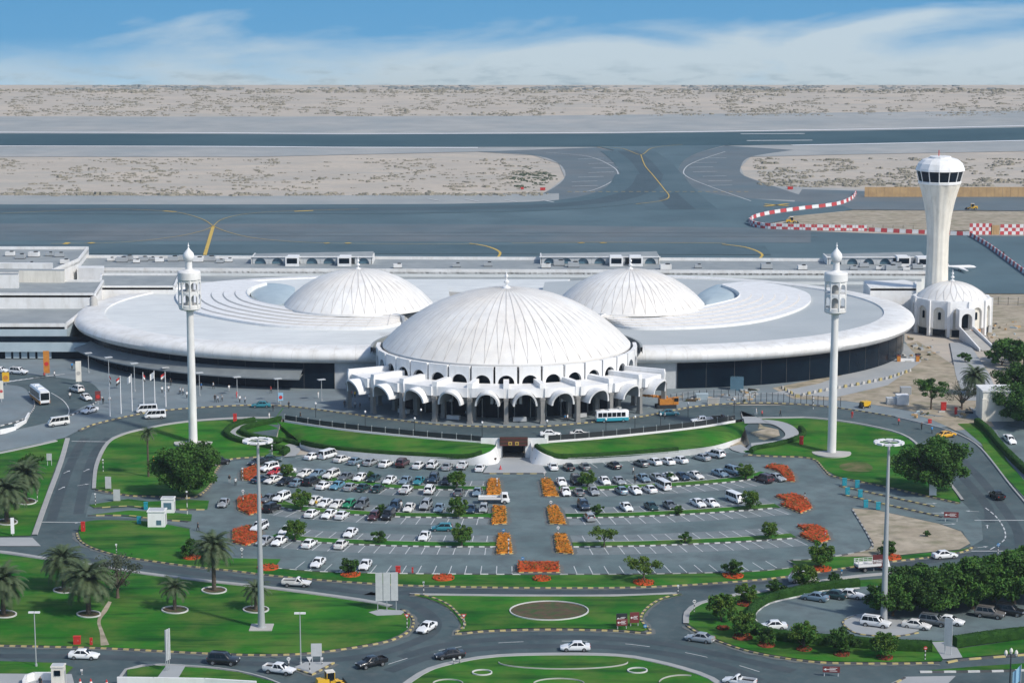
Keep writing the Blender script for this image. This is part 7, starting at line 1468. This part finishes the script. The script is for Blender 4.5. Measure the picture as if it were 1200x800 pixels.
# street lantern and flag at the bottom right corner
t = at_thing('lantern_post', 'black ornamental lamp post with three lanterns at the bottom right corner', 'street lamp', 1183, 812, 0); b = MB(); b.tube((0, 0, 0), (0, 0, 6.0), .14, .08, 'dark_metal', 8); b.tube((-.75, 0, 5.5), (.75, 0, 5.5), .06, .06, 'dark_metal', 6); b.build('pole', t)
for x in (-.75, 0, .75): b = MB(); b.lathe([(0, 6.6), (.2, 6.4), (.28, 6.1), (.14, 5.7), (0, 5.6)], 'cream', (x, 0, 0 if x else .3), 8); b.build('lantern', t)
t = at_thing('flagpole', 'pole with a hanging light blue flag at the bottom right corner', 'flagpole', 1195, 822, 0); b = MB(); b.tube((0, 0, 0), (0, 0, 5.6), .07, .05, 'grey_metal', 6); b.build('pole', t); b = MB(); b.grid([[(-.05 - .22 * j, .1 * math.sin(j * 1.7), z - .22 * j) for j in range(6)] for z in (5.5, 4.4, 3.2)], 'light_banner'); b.build('flag', t)
# ------------------------------------------------------------------ people: one continuous skinned body each
def person_mesh(pose):
    J = [(0, 0, .95), (0, 0, 1.15), (0, 0, 1.40), (0, 0, 1.52), (0, .02, 1.66), (0, .02, 1.74)]; rad = [.14, .13, .13, .055, .095, .07]; E = [(0, 1), (1, 2), (2, 3), (3, 4), (4, 5)]
    for s in (-1, 1):
        st = pose * s; i = len(J); J += [(s * .19, 0, 1.40), (s * .24, -.05 * st, 1.13), (s * .25, .12 - .18 * st, .88), (s * .25, .16 - .2 * st, .79)]; rad += [.065, .045, .035, .03]; E += [(2, i), (i, i + 1), (i + 1, i + 2), (i + 2, i + 3)]
        i = len(J); J += [(s * .09, .0, .88), (s * .10, .16 * st, .48), (s * .10, .18 * st - .05 * abs(st), .08), (s * .10, .18 * st + .14, .04)]; rad += [.095, .065, .045, .04]; E += [(0, i), (i, i + 1), (i + 1, i + 2), (i + 2, i + 3)]
    me = bpy.data.meshes.new('body'); me.from_pydata([Vector(j) for j in J], E, []); o = bpy.data.objects.new('body_tmp', me); COL.objects.link(o); md = o.modifiers.new('s', 'SKIN')
    for v, r_ in zip(me.skin_vertices[0].data, rad): v.radius = (r_, r_)
    me.skin_vertices[0].data[0].use_root = True; o.modifiers.new('u', 'SUBSURF').levels = 1
    dg = bpy.context.evaluated_depsgraph_get(); out = bpy.data.meshes.new_from_object(o.evaluated_get(dg)); bpy.data.objects.remove(o)
    out.materials.clear()
    for m_ in ('barrier_white', 'dark_metal', 'skin', 'car_trim'): out.materials.append(M[m_])
    for f in out.polygons:
        z = f.center.z; x = abs(f.center.x); f.material_index = 3 if (z > 1.70 or z < .09) else 2 if (z > 1.50 or (x > .2 and z < 1.12)) else 0 if z > .93 else 1
        f.use_smooth = True
    return out
PM = [person_mesh(.9), person_mesh(.15)]; SHIRT = {'white': 'barrier_white', 'dark': 'dark_metal', 'blue': 'blue', 'red': 'red', 'pink': 'barrier_red', 'grey': 'grey_metal', 'yellow': 'yellow'}
PPL = [(64, 443, 'white', 'dark', 'on the paving before the annex, beside the orange banner'), (84.5, 433, 'blue', 'dark', 'under the annex awning'), (82, 468, 'white', 'dark', 'in front of the waiting white cars'), (121, 474, 'dark', 'dark', 'beside the dark red totem, left of two'), (128.5, 473, 'white', 'dark', 'beside the first flagpole'), (52, 444, 'pink', 'dark', 'between the banners at the drop-off'), (200, 452, 'dark', 'dark', 'pushing bags behind the last flagpole'), (190, 461, 'white', 'dark', 'beside the last flagpole, left'), (197.5, 460, 'white', 'dark', 'beside the last flagpole, right'), (193.5, 466, 'white', 'white', 'dressed in white by the last flagpole'), (211, 462, 'white', 'dark', 'left of a pair left of the minaret'), (214.5, 463, 'white', 'dark', 'right of a pair left of the minaret'), (219, 467, 'white', 'dark', 'just left of the minaret shaft'), (236, 457, 'blue', 'dark', 'in a blue shirt right of the minaret'), (250, 456, 'white', 'dark', 'right of the minaret near the glass wall'), (252, 471, 'dark', 'dark', 'at the kerb right of the minaret'), (255, 472, 'white', 'dark', 'with a trolley at the kerb'), (268.5, 459, 'white', 'grey', 'before the left glass wall, left of a lamp'), (260, 471, 'grey', 'dark', 'at the kerb, centre of a small group'), (277.5, 467, 'pink', 'pink', 'in pink beside the flat headed lamp'), (281, 472, 'white', 'dark', 'at the kerb left of the teal saloon'), (287, 473, 'white', 'dark', 'at the kerb beside the teal saloon'), (317.5, 461, 'red', 'dark', 'in red before the dark glass'), (338.5, 479, 'dark', 'dark', 'on the kerb by the blue banner'), (320, 482, 'dark', 'dark', 'crossing the road by the parapet end'), (315.5, 492, 'white', 'white', 'in white on the path by the hedge curl'), (352, 491, 'dark', 'dark', 'walking on the parapet road'), (373, 467, 'white', 'white', 'in white near the entrance canopies'), (404, 478, 'dark', 'dark', 'left of the first canopy column'), (410, 477, 'dark', 'grey', 'beside the first canopy'), (416, 479, 'grey', 'dark', 'with luggage by the first canopy'), (422, 480, 'dark', 'dark', 'next to the first canopy column'), (433, 470, 'white', 'dark', 'under the first canopy'), (408, 466, 'white', 'white', 'in a group under the first arch, left'), (412, 466, 'red', 'dark', 'in a group under the first arch, middle'), (416, 466.5, 'yellow', 'dark', 'in a group under the first arch, right'), (662, 494, 'blue', 'dark', 'in blue between two columns'), (665, 494, 'white', 'dark', 'in white between two columns'), (546, 489, 'white', 'dark', 'under the arches left of centre'), (779, 491, 'white', 'dark', 'in front of the dark teal saloon'), (886, 486, 'white', 'white', 'on the forecourt road, left of three'), (893, 489, 'pink', 'dark', 'in an orange vest on the forecourt road'), (914.5, 488, 'dark', 'dark', 'on the road at the start of the right lawn'), (998.5, 490, 'red', 'red', 'in red on the road beyond the right lawn'), (1053, 498, 'pink', 'dark', 'at the bend of the right road'), (1080, 503.5, 'dark', 'dark', 'beside the kerb at the right bend'), (1092, 508, 'blue', 'dark', 'in blue beside the taxi'), (180, 543, 'yellow', 'yellow', 'in a yellow suit on the upper lawn'), (269, 566, 'dark', 'grey', 'walking in the bend by the first red bed'), (276, 569, 'white', 'dark', 'pushing a cart by the first red bed'), (336, 527 + 0, 'white', 'white', 'x') if 0 else (420, 552, 'white', 'dark', 'between the first two rows of parked cars'), (744, 566, 'dark', 'dark', 'among the right hand cars by a dark saloon'), (742, 556, 'white', 'dark', 'among the right hand cars, upper'), (370.5, 595, 'yellow', 'grey', 'by the white saloons of the second strip'), (232, 622, 'dark', 'dark', 'at the tip of the entry lawn by the kiosks'), (1176, 300, 'dark', 'dark', 'alone on the apron right of the barriers'), (47.5, 806, 'dark', 'dark', 'in black at the guard hut gate'), (470, 597, 'white', 'grey', 'beside the dark blue off-roader')]
rnd = random.Random(8)
for i, (x, y, sh, lg, l) in enumerate(PPL):
    o = link('person', PM[i % 2]); o.location = P(x, y) + Vector((0, 0, .12 if y < 480 else .05)); o.rotation_euler.z = rnd.uniform(0, 6.28); o.scale = (1.12, 1.12, rnd.uniform(.95, 1.03))
    for k, c in ((0, SHIRT[sh]), (1, SHIRT[lg])): s = o.material_slots[k]; s.link = 'OBJECT'; s.material = M[c]
    tag(o, 'person %s' % l if len(l.split()) > 3 else 'person standing %s' % l, 'person', 'people about the terminal')
# ------------------------------------------------------------------ air: a thin even haze
hb = MB(); hb.box((0, 1250, 30), (3400, 2900, 210), 'sand'); hz = hb.build('haze'); hm = bpy.data.materials.new('haze'); hm.use_nodes = True; t_ = hm.node_tree; t_.nodes.remove(t_.nodes['Principled BSDF']); v = t_.nodes.new('ShaderNodeVolumePrincipled'); v.inputs['Color'].default_value = (.80, .90, 1, 1); v.inputs['Density'].default_value = .00007; v.inputs['Anisotropy'].default_value = .2; t_.links.new(v.outputs[0], t_.nodes['Material Output'].inputs['Volume']); hz.data.materials.clear(); hz.data.materials.append(hm); tag(hz, kind='stuff')
